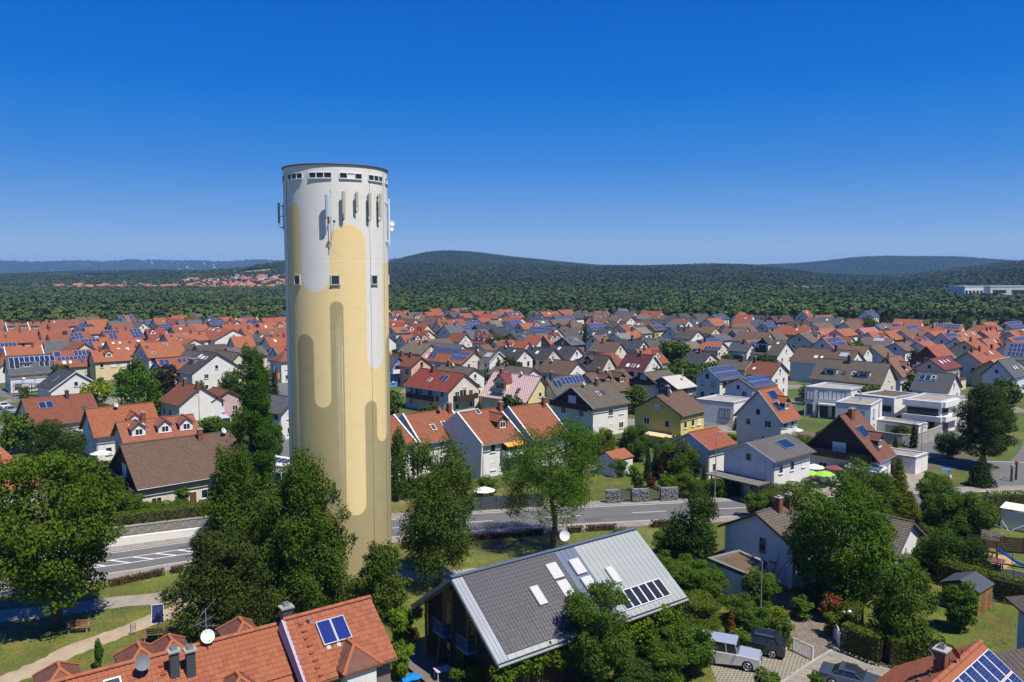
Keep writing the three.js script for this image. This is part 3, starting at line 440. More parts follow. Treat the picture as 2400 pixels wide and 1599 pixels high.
// window: frame and sill (slot 0), pane or roller blind (slot 1); centre of the wall face at z = 0
function winGeo(w, h, bars = 1) {
  const key = [w, h, bars].join(); if (winCache.has(key)) return winCache.get(key);
  const g = new Geo(), f = 0.075, d = 0.07;
  g.box(0, h / 2 - f / 2, d / 2 - 0.01, w, f, d).box(0, -h / 2 + f / 2, d / 2 - 0.01, w, f, d).box(-w / 2 + f / 2, 0, d / 2 - 0.01, f, h - 2 * f, d).box(w / 2 - f / 2, 0, d / 2 - 0.01, f, h - 2 * f, d);
  for (let i = 1; i < bars; i++) g.box(-w / 2 + w * i / bars, 0, d / 2 - 0.012, f * 0.9, h - 2 * f, d * 0.9);
  g.box(0, -h / 2 - 0.04, 0.07, w + 0.16, 0.06, 0.16);
  g.mat(1).quad(V(-w / 2 + f, -h / 2 + f, 0.02), V(w / 2 - f, -h / 2 + f, 0.02), V(w / 2 - f, h / 2 - f, 0.02), V(-w / 2 + f, h / 2 - f, 0.02));
  const b = g.build(); winCache.set(key, b); return b;
}
function win(parent, x, y, z, turn, w, h, o = {}) {
  const m = mesh(o.door ? 'door' : 'window', winGeo(w, h, o.bars ?? (w > 1 ? 2 : 1)), [o.frame ?? M.frame, o.pane ?? M.glass], parent);
  m.position.set(x, y, z); m.rotation.y = turn; return m;
}
const pvGeo = (() => { const g = new Geo(); g.box(0, 0.03, 0, 0.985, 0.04, 1.585); g.mat(1).quad(V(-0.455, 0.0515, 0.755), V(0.455, 0.0515, 0.755), V(0.455, 0.0515, -0.755), V(-0.455, 0.0515, -0.755), [[0, 0], [1, 0], [1, 1], [0, 1]]); return g.build(); })();
const skGeo = (() => { const g = new Geo(); g.box(0, 0.06, -0.56, 0.86, 0.14, 0.08).box(0, 0.06, 0.56, 0.86, 0.14, 0.08).box(-0.39, 0.06, 0, 0.08, 0.14, 1.04).box(0.39, 0.06, 0, 0.08, 0.14, 1.04); g.mat(1).quad(V(-0.35, 0.1, 0.52), V(0.35, 0.1, 0.52), V(0.35, 0.1, -0.52), V(-0.35, 0.1, -0.52)); return g.build(); })();
const colGeo = (w, l) => { const g = new Geo(); g.box(0, 0.06, 0, w, 0.1, l); g.mat(1).quad(V(-w / 2 + 0.05, 0.114, l / 2 - 0.05), V(w / 2 - 0.05, 0.114, l / 2 - 0.05), V(w / 2 - 0.05, 0.114, -l / 2 + 0.05), V(-w / 2 + 0.05, 0.114, -l / 2 + 0.05)); return g.build(); };
const colCache = {};
const dishGeo = (() => { const g = new THREE.LatheGeometry(Array.from({ length: 7 }, (_, i) => new THREE.Vector2(0.42 * i / 6, 0.12 * (i / 6) ** 2)), 18); g.rotateX(Math.PI / 2 - 0.5); g.rotateY(0.5); g.translate(0, 0.75, 0.12); const a = g.toNonIndexed(), b = new Geo().tube(V(0, -0.1, 0), V(0, 0.75, 0), 0.025, 0.025, 6).build(); for (const q of [a, b]) for (const k of Object.keys(q.attributes)) if (!['position', 'normal', 'uv'].includes(k)) q.deleteAttribute(k); return mergeGeometries([a, b]); })();
const dishMat = std([0.5, 0.5, 0.5], { side: THREE.DoubleSide, roughness: 0.5 }), dishRed = std([0.3, 0.06, 0.05], { side: THREE.DoubleSide, roughness: 0.5 });
// gabled roof over x in [-L/2, L/2], half-width w, ridge hr, eaves he; courses are stepped strips
function roofGeo(L, w, hr, he, courses, o = {}) {
  const g = new Geo(), S = Math.hypot(w, hr - he), c = w / S, s = (hr - he) / S, x0 = -L / 2, x1 = L / 2, th = o.th ?? 0.2, off = o.uv ?? 0;
  for (const k of [1, -1]) {
    const P = (x, d, lift) => V(x, hr - d * s + lift * c, k * (d * c + lift * s));
    const face = (a, b, cc, d, uv) => k > 0 ? g.quad(a, b, cc, d, uv) : g.quad(b, a, d, cc, uv && [uv[1], uv[0], uv[3], uv[2]]);
    const n = courses ? Math.max(4, Math.round(S / courses)) : 1;
    for (let i = 0; i < n; i++) {
      const d0 = S * i / n, d1 = S * (i + 1) / n, l1 = courses ? 0.035 : 0;
      face(P(x0, d1, l1), P(x1, d1, l1), P(x1, d0, 0), P(x0, d0, 0), [[x0 + off, -d1], [x1 + off, -d1], [x1 + off, -d0], [x0 + off, -d0]]);
      if (courses) face(P(x0, d1, 0), P(x1, d1, 0), P(x1, d1, l1), P(x0, d1, l1));
    }
    face(P(x0, S, -th), P(x1, S, -th), P(x1, S, 0), P(x0, S, 0));                 // eave edge
    face(P(x1, S, -th), P(x0, S, -th), P(x0, 0, -th), P(x1, 0, -th));             // underside
    for (const e of [x0, x1]) { const q = [P(e, S, -th), P(e, S, 0), P(e, 0, 0), P(e, 0, -th)]; (e === x0) === (k > 0) ? g.quad(q[3], q[0], q[1], q[2]) : g.quad(q[0], q[3], q[2], q[1]); }
  }
  if (courses) g.box(0, hr + 0.03, 0, L, 0.1, 0.26);
  return g;
}
function hipGeo(L, w, hr, he, courses) {
  const g = new Geo(), r = Math.max(0.3, L / 2 - w), A = V(-r, hr, 0), B = V(r, hr, 0), q = (x, z) => V(x, he, z), a = q(-L / 2, w), b = q(L / 2, w), c = q(L / 2, -w), d = q(-L / 2, -w), S = Math.hypot(w, hr - he);
  g.quad(a, b, B, A, [[-L / 2, -S], [L / 2, -S], [r, 0], [-r, 0]]); g.quad(c, d, A, B, [[L / 2, -S], [-L / 2, -S], [-r, 0], [r, 0]]); g.tri(b, c, B, [[w, -S], [-w, -S], [0, 0]]); g.tri(d, a, A, [[-w, -S], [w, -S], [0, 0]]);
  g.box(0, he - 0.08, 0, L, 0.15, 2 * w); return g;
}
function gableWall(L, w, hr, he, ov, oe, p) {
  const g = new Geo(), X = L / 2 - ov, Zw = w - oe, t = Math.tan(p), ye = hr - Zw * t - 0.2 / Math.cos(p), ya = hr - 0.2 / Math.cos(p), y0 = 0;
  for (const k of [1, -1]) { const q = (x, y) => V(x, y, k * Zw); k > 0 ? g.quad(q(-X, y0), q(X, y0), q(X, ye), q(-X, ye)) : g.quad(q(X, y0), q(-X, y0), q(-X, ye), q(X, ye)); }
  for (const k of [1, -1]) { const q = (z, y) => V(k * X, y, z); if (k > 0) { g.quad(q(Zw, y0), q(-Zw, y0), q(-Zw, ye), q(Zw, ye)); g.tri(q(Zw, ye), q(-Zw, ye), q(0, ya)); } else { g.quad(q(-Zw, y0), q(Zw, y0), q(Zw, ye), q(-Zw, ye)); g.tri(q(-Zw, ye), q(Zw, ye), q(0, ya)); } }
  return { g, X, Zw, ye, ya };
}
let houseCount = 0;
function house(o) {
  const { x, z, az, L, w, hr, roof, wall } = o; let he = o.he;
  const dist = Math.hypot(x, z), near = dist < 150, mid = dist < 245, seed = 1000 + houseCount++, r = rng(seed);
  const p = Math.atan2(hr - he, w), S = Math.hypot(w, hr - he), ov = near ? 0.45 : 0.35, oe = near ? 0.6 : 0.5;
  const H = thing(o.name, o.label, o.category ?? 'house', x, 0, z, rad(az - 90), o.group ?? 'houses of the town');
  const F = o.f ? o.f.split(';').map((s) => { const [k, a = ''] = s.split(':'); return [k, ...a.split(',').map((q) => (isNaN(+q) || q === '' ? q : +q))]; }) : [];
  const has = (k) => F.find((q) => q[0] === k), hip = has('hip');
  const W = gableWall(L, w, hr, hip ? he : he, ov, oe, p), end = az < 90 ? 1 : -1;
  if (hip) mesh('wall', new Geo().box(0, (he - 0.1) / 2, 0, L - 1, he - 0.1, 2 * w - 1), wallM(wall), H); else mesh('wall', W.g, wallM(wall), H);
  mesh('roof', hip ? hipGeo(L, w, hr, he, 0) : roofGeo(L, w, hr, he, mid ? (roof === 'cream' || roof === 'charcoal' ? 0 : 0.35) : 0, { uv: r() * 9 }), roofM(roof), H);
  const onSlope = (u, v, lift = 0) => { const d = v * S; return V((u - 0.5) * L, hr - d * Math.sin(p) + lift * Math.cos(p), d * Math.cos(p) + lift * Math.sin(p)); };
  const lay = (m, u, v, lift = 0.02) => { m.position.copy(onSlope(u, v, lift)); m.rotation.x = p; return m; };
  const lift = mid ? 0.05 : 0.02;
  // verge boards and gutter
  if (mid && !hip) {
    const vm = has('pw') ? null : wall === 'white' && r() < 0.5 ? M.frame : M.brownFrame;
    if (vm) for (const k of [1, -1]) mesh('verge_board', new Geo().bar(V(end * (L / 2 + 0.02), hr - 0.1, k * 0.02), V(end * (L / 2 + 0.02), he - 0.12, k * (w - 0.02)), 0.05, 0.2), vm, H);
    mesh('gutter', new Geo().tube(V(-L / 2, he - 0.1, w + 0.07), V(L / 2, he - 0.1, w + 0.07), 0.075, 0.075, 6), r() < 0.5 ? M.brownFrame : M.zinc, H);
  }
  if (near) mesh('downpipe', new Geo().tube(V(end * (W.X - 0.1), 0, W.Zw + 0.06), V(end * (W.X - 0.1), W.ye, W.Zw + 0.06), 0.05, 0.05, 6), M.zinc, H);
  if (has('pw')) for (const k of [1, -1]) { const X = k * (L / 2 - 0.02), g = new Geo(), q = (y, zz, dx) => V(X + dx, y, zz); const prof = [[0, -w + 0.3], [0, w - 0.3], [he + 0.25, w + 0.05], [hr + 0.22, 0], [he + 0.25, -w - 0.05]]; for (let i = 0; i < 5; i++) { const a = prof[i], b = prof[(i + 1) % 5]; g.quad(q(a[0], a[1], 0.12), q(a[0], a[1], -0.12), q(b[0], b[1], -0.12), q(b[0], b[1], 0.12)); } for (const d of [0.12, -0.12]) for (const [i, j] of [[1, 2], [2, 3], [3, 4]]) { const a = prof[0], b = prof[i], c = prof[j]; d > 0 ? g.tri(q(a[0], a[1], d), q(c[0], c[1], d), q(b[0], b[1], d)) : g.tri(q(a[0], a[1], d), q(b[0], b[1], d), q(c[0], c[1], d)); } mesh('party_wall', g, wallM('white'), H); }
  // windows of the two walls one can see
  const brown = r() < 0.25 ? M.brownFrame : M.frame, paneOf = () => { const q = r(); return q < 0.62 ? M.glass : M.shutter; };
  const floors = [1.55]; if (W.ye > 4.9) floors.push(4.25);
  const skipFront = has('bf') || has('bal') || has('po') || has('aws');
  const cols = Math.max(2, Math.min(4, Math.round(L / 3.2)));
  for (const fy of floors) { if (!mid && fy < 2 && floors.length > 1) continue; for (let i = 0; i < cols; i++) { if (r() < 0.12) continue; const wx = (i + 0.5) / cols * (2 * W.X - 0.6) - W.X + 0.3 + (r() - 0.5) * 0.4; win(H, wx, fy, W.Zw + 0.004, 0, [0.95, 1.25, 1.6][Math.floor(r() * 3)], 1.2, { pane: paneOf(), frame: brown }); } }
  if (!has('nog') && !hip) {
    const gt = end * Math.PI / 2, gx = end * (W.X + 0.004), big = hr - 2.2 > 5.2;
    for (const fy of floors) { if (!mid && fy < 2) continue; for (const k of [-1, 1]) win(H, gx, fy, k * W.Zw * 0.45, gt, [0.95, 1.2][Math.floor(r() * 2)], 1.15, { pane: paneOf(), frame: brown }); }
    if (has('wb')) {
      const d = has('wb')[1] === 2 ? -0.3 : 0.05, yb = Math.max(2.6, W.ye - 0.4), zb = (hr - 0.3 - yb) / Math.tan(p), g = new Geo(), q = (y, zz, e) => V(end * (W.X + e), y, zz);
      const face = [[yb, Math.min(zb, W.Zw + oe * 0.9)], [yb, -Math.min(zb, W.Zw + oe * 0.9)], [W.ya, 0]]; end > 0 ? g.tri(q(...face[0], 0.04), q(...face[1], 0.04), q(...face[2], 0.04)) : g.tri(q(...face[1], 0.04), q(...face[0], 0.04), q(...face[2], 0.04));
      const panel = mesh('timber_gable', g, M.darkWood, H);
      win(H, end * (W.X + 0.05), yb + 1.3, 0, gt, 1.9, 1.5, { bars: 2, pane: M.shutter });
      mesh('balcony', new Geo().box(end * (W.X + 0.6), yb - 0.1, 0, 1.2, 0.16, W.Zw * 1.9).box(end * (W.X + 1.17), yb + 0.45, 0, 0.06, 0.9, W.Zw * 1.9), M.darkWood, H);
    } else if (big) win(H, gx, Math.min(W.ye + 0.9, hr - 2.0), (r() - 0.5) * 0.5, gt, 0.9, 1.05, { pane: paneOf(), frame: brown });
    if (has('ba')) { const y = W.ye > 4.6 ? 3.0 : W.ye; mesh('balcony', new Geo().box(end * (W.X + 0.62), y, 0, 1.24, 0.18, W.Zw * 1.4).box(end * (W.X + 1.2), y + 0.55, 0, 0.06, 0.92, W.Zw * 1.4).box(end * (W.X + 0.62), y + 0.55, W.Zw * 0.7 - 0.03, 1.1, 0.92, 0.05).box(end * (W.X + 0.62), y + 0.55, -W.Zw * 0.7 + 0.03, 1.1, 0.92, 0.05), wall === 'cream' ? M.darkWood : M.frame, H); win(H, gx + end * 0.02, y + 1.1, 0.3, gt, 2.0, 2.0, { door: true, bars: 2 }); }
  }
  // low annex, lean-to or garage at the far end on part of the houses
  if (!near && !hip && !has('pw') && r() < 0.4) { const aw = 2.6 + r() * 1.2, al = 3.5 + r() * 3, az0 = (r() - 0.4) * 2, ah = 2.5 + r() * 0.4, a = mesh('annex', new Geo().box(-end * (W.X + aw / 2), ah / 2, az0, aw, ah, al), wallM(r() < 0.6 ? wall : 'cream'), H); mesh('annex_roof', new Geo().box(-end * (W.X + aw / 2), ah + 0.09, az0, aw + 0.3, 0.18, al + 0.3), r() < 0.5 ? M.concrete : roofM(roof), a); }
  if (mid && !near && r() < 0.22 && !has('bf')) { const q = mesh('awning', new Geo().quad(V(-1.6, 2.2, W.Zw + 1.5), V(1.6, 2.2, W.Zw + 1.5), V(1.6, 2.65, W.Zw + 0.02), V(-1.6, 2.65, W.Zw + 0.02)), M.awningWhite, H); }
  for (const f of F) {
    const [k, a, b, c, d] = f;
    if (k === 'ch' || k === 'chb' || k === 'chy' || k === 'chs' || k === 'ch2') {
      for (const e of k === 'ch2' ? [0, 0.1] : [0]) {
        const pos = onSlope(a + e, 0.12), hh = k === 'chb' ? 1.5 : 1.15, cw = k === 'chs' ? 0.3 : 0.62, mt = k === 'chb' ? M.slateClad : k === 'chy' ? M.chimneyYellow : k === 'chs' ? M.steel : wall === 'white' && roof.startsWith('brown') ? M.darkBrick : M.brick;
        const ch = mesh('chimney', new Geo().box(pos.x, pos.y + hh / 2 - 0.1, pos.z, cw, hh + 0.7, cw * 0.9), mt, H); if (mid) mesh('chimney_cap', new Geo().box(pos.x, pos.y + hh + 0.3, pos.z, cw + 0.14, 0.08, cw + 0.06).box(pos.x, pos.y + hh + 0.42, pos.z, cw * 0.5, 0.16, cw * 0.5), M.concrete, ch);
      }
    } else if (k === 'sk') lay(mesh('skylight', skGeo, [r() < 0.5 ? M.brownFrame : M.frame, dist > 180 && r() < 0.45 ? M.shutter : M.skyGlass], H), a, b, lift);
    else if (k === 'st' || k === 'stl' || k === 'stb' || k === 'stk') {
      const big = k === 'stb' && c < 3, cw = big ? 2.6 : 1.1, cl = big ? 1.9 : 1.9, G = colCache[cw + '_' + cl] ??= colGeo(cw, cl), mt = k === 'stl' ? M.collectorLight : k === 'stk' ? M.collectorBlack : M.collector;
      for (let i = 0; i < c; i++) lay(mesh('solar_collector', G, [M.pvFrame, mt], H), a + (cw / 2 + i * (cw + 0.04)) / L, b + cl / 2 / S, lift);
    } else if (k === 'pv') {
      const nx = Math.max(1, Math.floor((b - a) * L / 1.01)), ny = Math.max(1, Math.floor((d - c) * S / 1.62)); if (!ny) continue;
      const scaleX = (b - a) * L / (nx * 1.01), scaleZ = Math.min(1.25, (d - c) * S / (ny * 1.61));
      for (let i = 0; i < nx; i++) for (let j = 0; j < ny; j++) { const m = lay(mesh('solar_module', pvGeo, [M.pvFrame, M.pvCell], H), a + (i + 0.5) * 1.01 * scaleX / L, c + (j + 0.5) * 1.61 * scaleZ / S, lift + 0.05); m.scale.set(scaleX, 1, scaleZ); }
    } else if (k === 'ds') { const m = mesh('satellite_dish', dishGeo, r() < 0.25 ? dishRed : dishMat, H); m.position.copy(onSlope(a, b)); m.rotation.y = rad(40 - az + 90); }
    else if (k === 'dg' || k === 'dw' || k === 'dr' || k === 'dg2' || k === 'zd' || k === 'ct') {
      const big = k === 'dr' || k === 'dg2', ww = big ? 3.6 : k === 'ct' ? 2.8 : k === 'zd' ? 2.4 : 1.9, hh = big ? 2.2 : 1.5, v0 = b || 0.5, front = onSlope(a, Math.min(0.95, v0 + 0.12)), D = w * (big ? 0.75 : 0.55), rm = k === 'dr' ? roofM('crimson') : k === 'zd' ? M.zinc : roofM(roof), wm = k === 'zd' ? M.zinc : k === 'dw' ? (roof === 'terracotta' ? M.wood : M.darkWood) : wallM(wall === 'brownwall' ? 'white' : wall);
      const yb = front.y - 0.3, zt = front.z, dm = mesh('dormer', new Geo().box(front.x, yb + hh / 2, zt - D / 2, ww, hh, D), wm, H);
      if (k === 'zd' || k === 'ct') mesh('dormer_roof', new Geo().box(front.x, yb + hh + 0.06, zt - D / 2 + 0.12, ww + 0.3, 0.12, D + 0.3), k === 'ct' ? M.slateClad : M.zinc, dm);
      else { const rg = roofGeo(D + 0.5, ww / 2 + 0.25, hh + (big ? 1.6 : 0.95), hh - 0.1, 0.35, { th: 0.1 }).build(); rg.rotateY(Math.PI / 2); rg.translate(front.x, yb, zt - D / 2 + 0.05); mesh('dormer_roof', rg, rm, dm); const tg = new Geo(), hy = hh + (big ? 1.6 : 0.95) - 0.18; tg.tri(V(front.x - ww / 2, yb + hh, zt + 0.002), V(front.x + ww / 2, yb + hh, zt + 0.002), V(front.x, yb + hy, zt + 0.002)); mesh('dormer_gable', tg, k === 'dg2' ? M.darkWood : wm, dm); }
      win(dm, front.x, yb + hh * 0.58, zt + 0.006, 0, big ? 2.4 : ww * 0.55, big ? 1.4 : 0.95, { bars: 2 });
      if (big) mesh('dormer_balcony', new Geo().box(front.x, yb + 0.1, zt + 0.55, ww, 0.14, 1.1).box(front.x, yb + 0.6, zt + 1.08, ww, 0.85, 0.05), k === 'dr' ? M.zincPale : M.darkSteel, dm);
    } else if (k === 'bf' || k === 'bal' || k === 'bg') {
      const y = 2.75, bm = k === 'bg' ? M.green : k === 'bal' ? M.frame : M.darkWood, bl = k === 'bal' ? L * 0.4 : L * 0.62, bx = k === 'bal' ? L * 0.22 : -L * 0.05;
      mesh('balcony', new Geo().box(bx, y, W.Zw + 0.65, bl, 0.18, 1.3).box(bx, y + 0.56, W.Zw + 1.27, bl, 0.9, 0.06).box(bx - bl / 2, y + 0.56, W.Zw + 0.65, 0.06, 0.9, 1.2).box(bx + bl / 2, y + 0.56, W.Zw + 0.65, 0.06, 0.9, 1.2), bm, H);
      win(H, bx - bl * 0.2, y + 1.15, W.Zw + 0.008, 0, 2.2, 2.0, { door: true, bars: 2 }); win(H, bx + bl * 0.22, y + 1.15, W.Zw + 0.008, 0, 1.6, 2.0, { door: true, bars: 2 });
    } else if (k === 'aw' || k === 'aws' || k === 'awy') {
      const striped = k !== 'aw', y = k === 'aw' && a === 'o' ? W.ye - 0.15 : 3.0, mx = k === 'aw' && a === 'o' ? L * 0.22 : 0, aw = 3.6, mt = a === 'o' ? M.awningOrange : M.awningWhite;
      if (!striped) mesh('awning', new Geo().quad(V(mx - aw / 2, y - 0.55, W.Zw + 1.7), V(mx + aw / 2, y - 0.55, W.Zw + 1.7), V(mx + aw / 2, y, W.Zw + 0.02), V(mx - aw / 2, y, W.Zw + 0.02)).box(mx, y - 0.6, W.Zw + 1.7, aw, 0.14, 0.05), mt, H);
      else { // on the gable side
        const sites = k === 'awy' ? [[2.7, 0.6, 4.2, 1.8], [2.7, 3.4, 1.8, 1.2]] : [[5.6, 0.2, 3.2, 1.0], [2.5, 0.4, 3.2, 1.4]], A1 = M.awningWhite, A2 = k === 'awy' ? M.awningOrange : M.sill;
        for (const [ay, azz, al, ad] of sites) { const g = new Geo(), n = Math.round(al / 0.3); for (let i = 0; i < n; i++) { const z0 = azz - al / 2 + al * i / n, z1 = azz - al / 2 + al * (i + 1) / n, X0 = end * (W.X + 0.03), X1 = end * (W.X + ad); g.mat(i % 2); const q = [V(X1, ay - 0.45, z0), V(X1, ay - 0.45, z1), V(X0, ay, z1), V(X0, ay, z0)]; end < 0 ? g.quad(q[0], q[1], q[2], q[3]) : g.quad(q[3], q[2], q[1], q[0]); } mesh('awning', g, [A1, A2], H); }
      }
    } else if (k === 'po2') { win(H, end * (W.X + 0.012), 3.3, W.Zw * 0.15, end * Math.PI / 2, 0.9, 1.7, { bars: 1 }); win(H, end * (W.X + 0.012), 1.0, W.Zw * 0.5, end * Math.PI / 2, 2.2, 1.7, { pane: M.shutter }); mesh('porch', new Geo().box(-W.X * 0.55, 1.05, W.Zw + 0.9, 2.6, 2.1, 1.8), wallM('white'), H); mesh('porch_roof', new Geo().box(-W.X * 0.55, 2.2, W.Zw + 0.9, 2.9, 0.16, 2.1), M.concrete, H);
    } else if (k === 'po') { // terrace roof before the gable
      mesh('terrace_roof', new Geo().box(end * (W.X + 1.5), 2.7, -0.6, 3.0, 0.16, 2 * W.Zw + 0.6), M.greyWood, H); for (const q of [-1, 1]) mesh('terrace_post', new Geo().box(end * (W.X + 2.85), 1.31, q * W.Zw * 0.85 - 0.5, 0.16, 2.62, 0.16), M.wood, H);
      for (const q of [-0.5, 0.5]) win(H, end * (W.X + 0.012), 4.3, q * W.Zw, end * Math.PI / 2, 1.6, 1.8, { pane: M.shutter }); win(H, end * (W.X + 0.012), 1.2, W.Zw * 0.4, end * Math.PI / 2, 2.2, 2.2, { door: true, bars: 3 });
    }
  }
  if (mid && !hip && r() < 0.6) { const d = win(H, (r() - 0.5) * W.X, 1.05, W.Zw + 0.009, 0, 1.0, 2.1, { door: true, pane: r() < 0.5 ? M.brownFrame : M.shutter }); }
  return H;
}
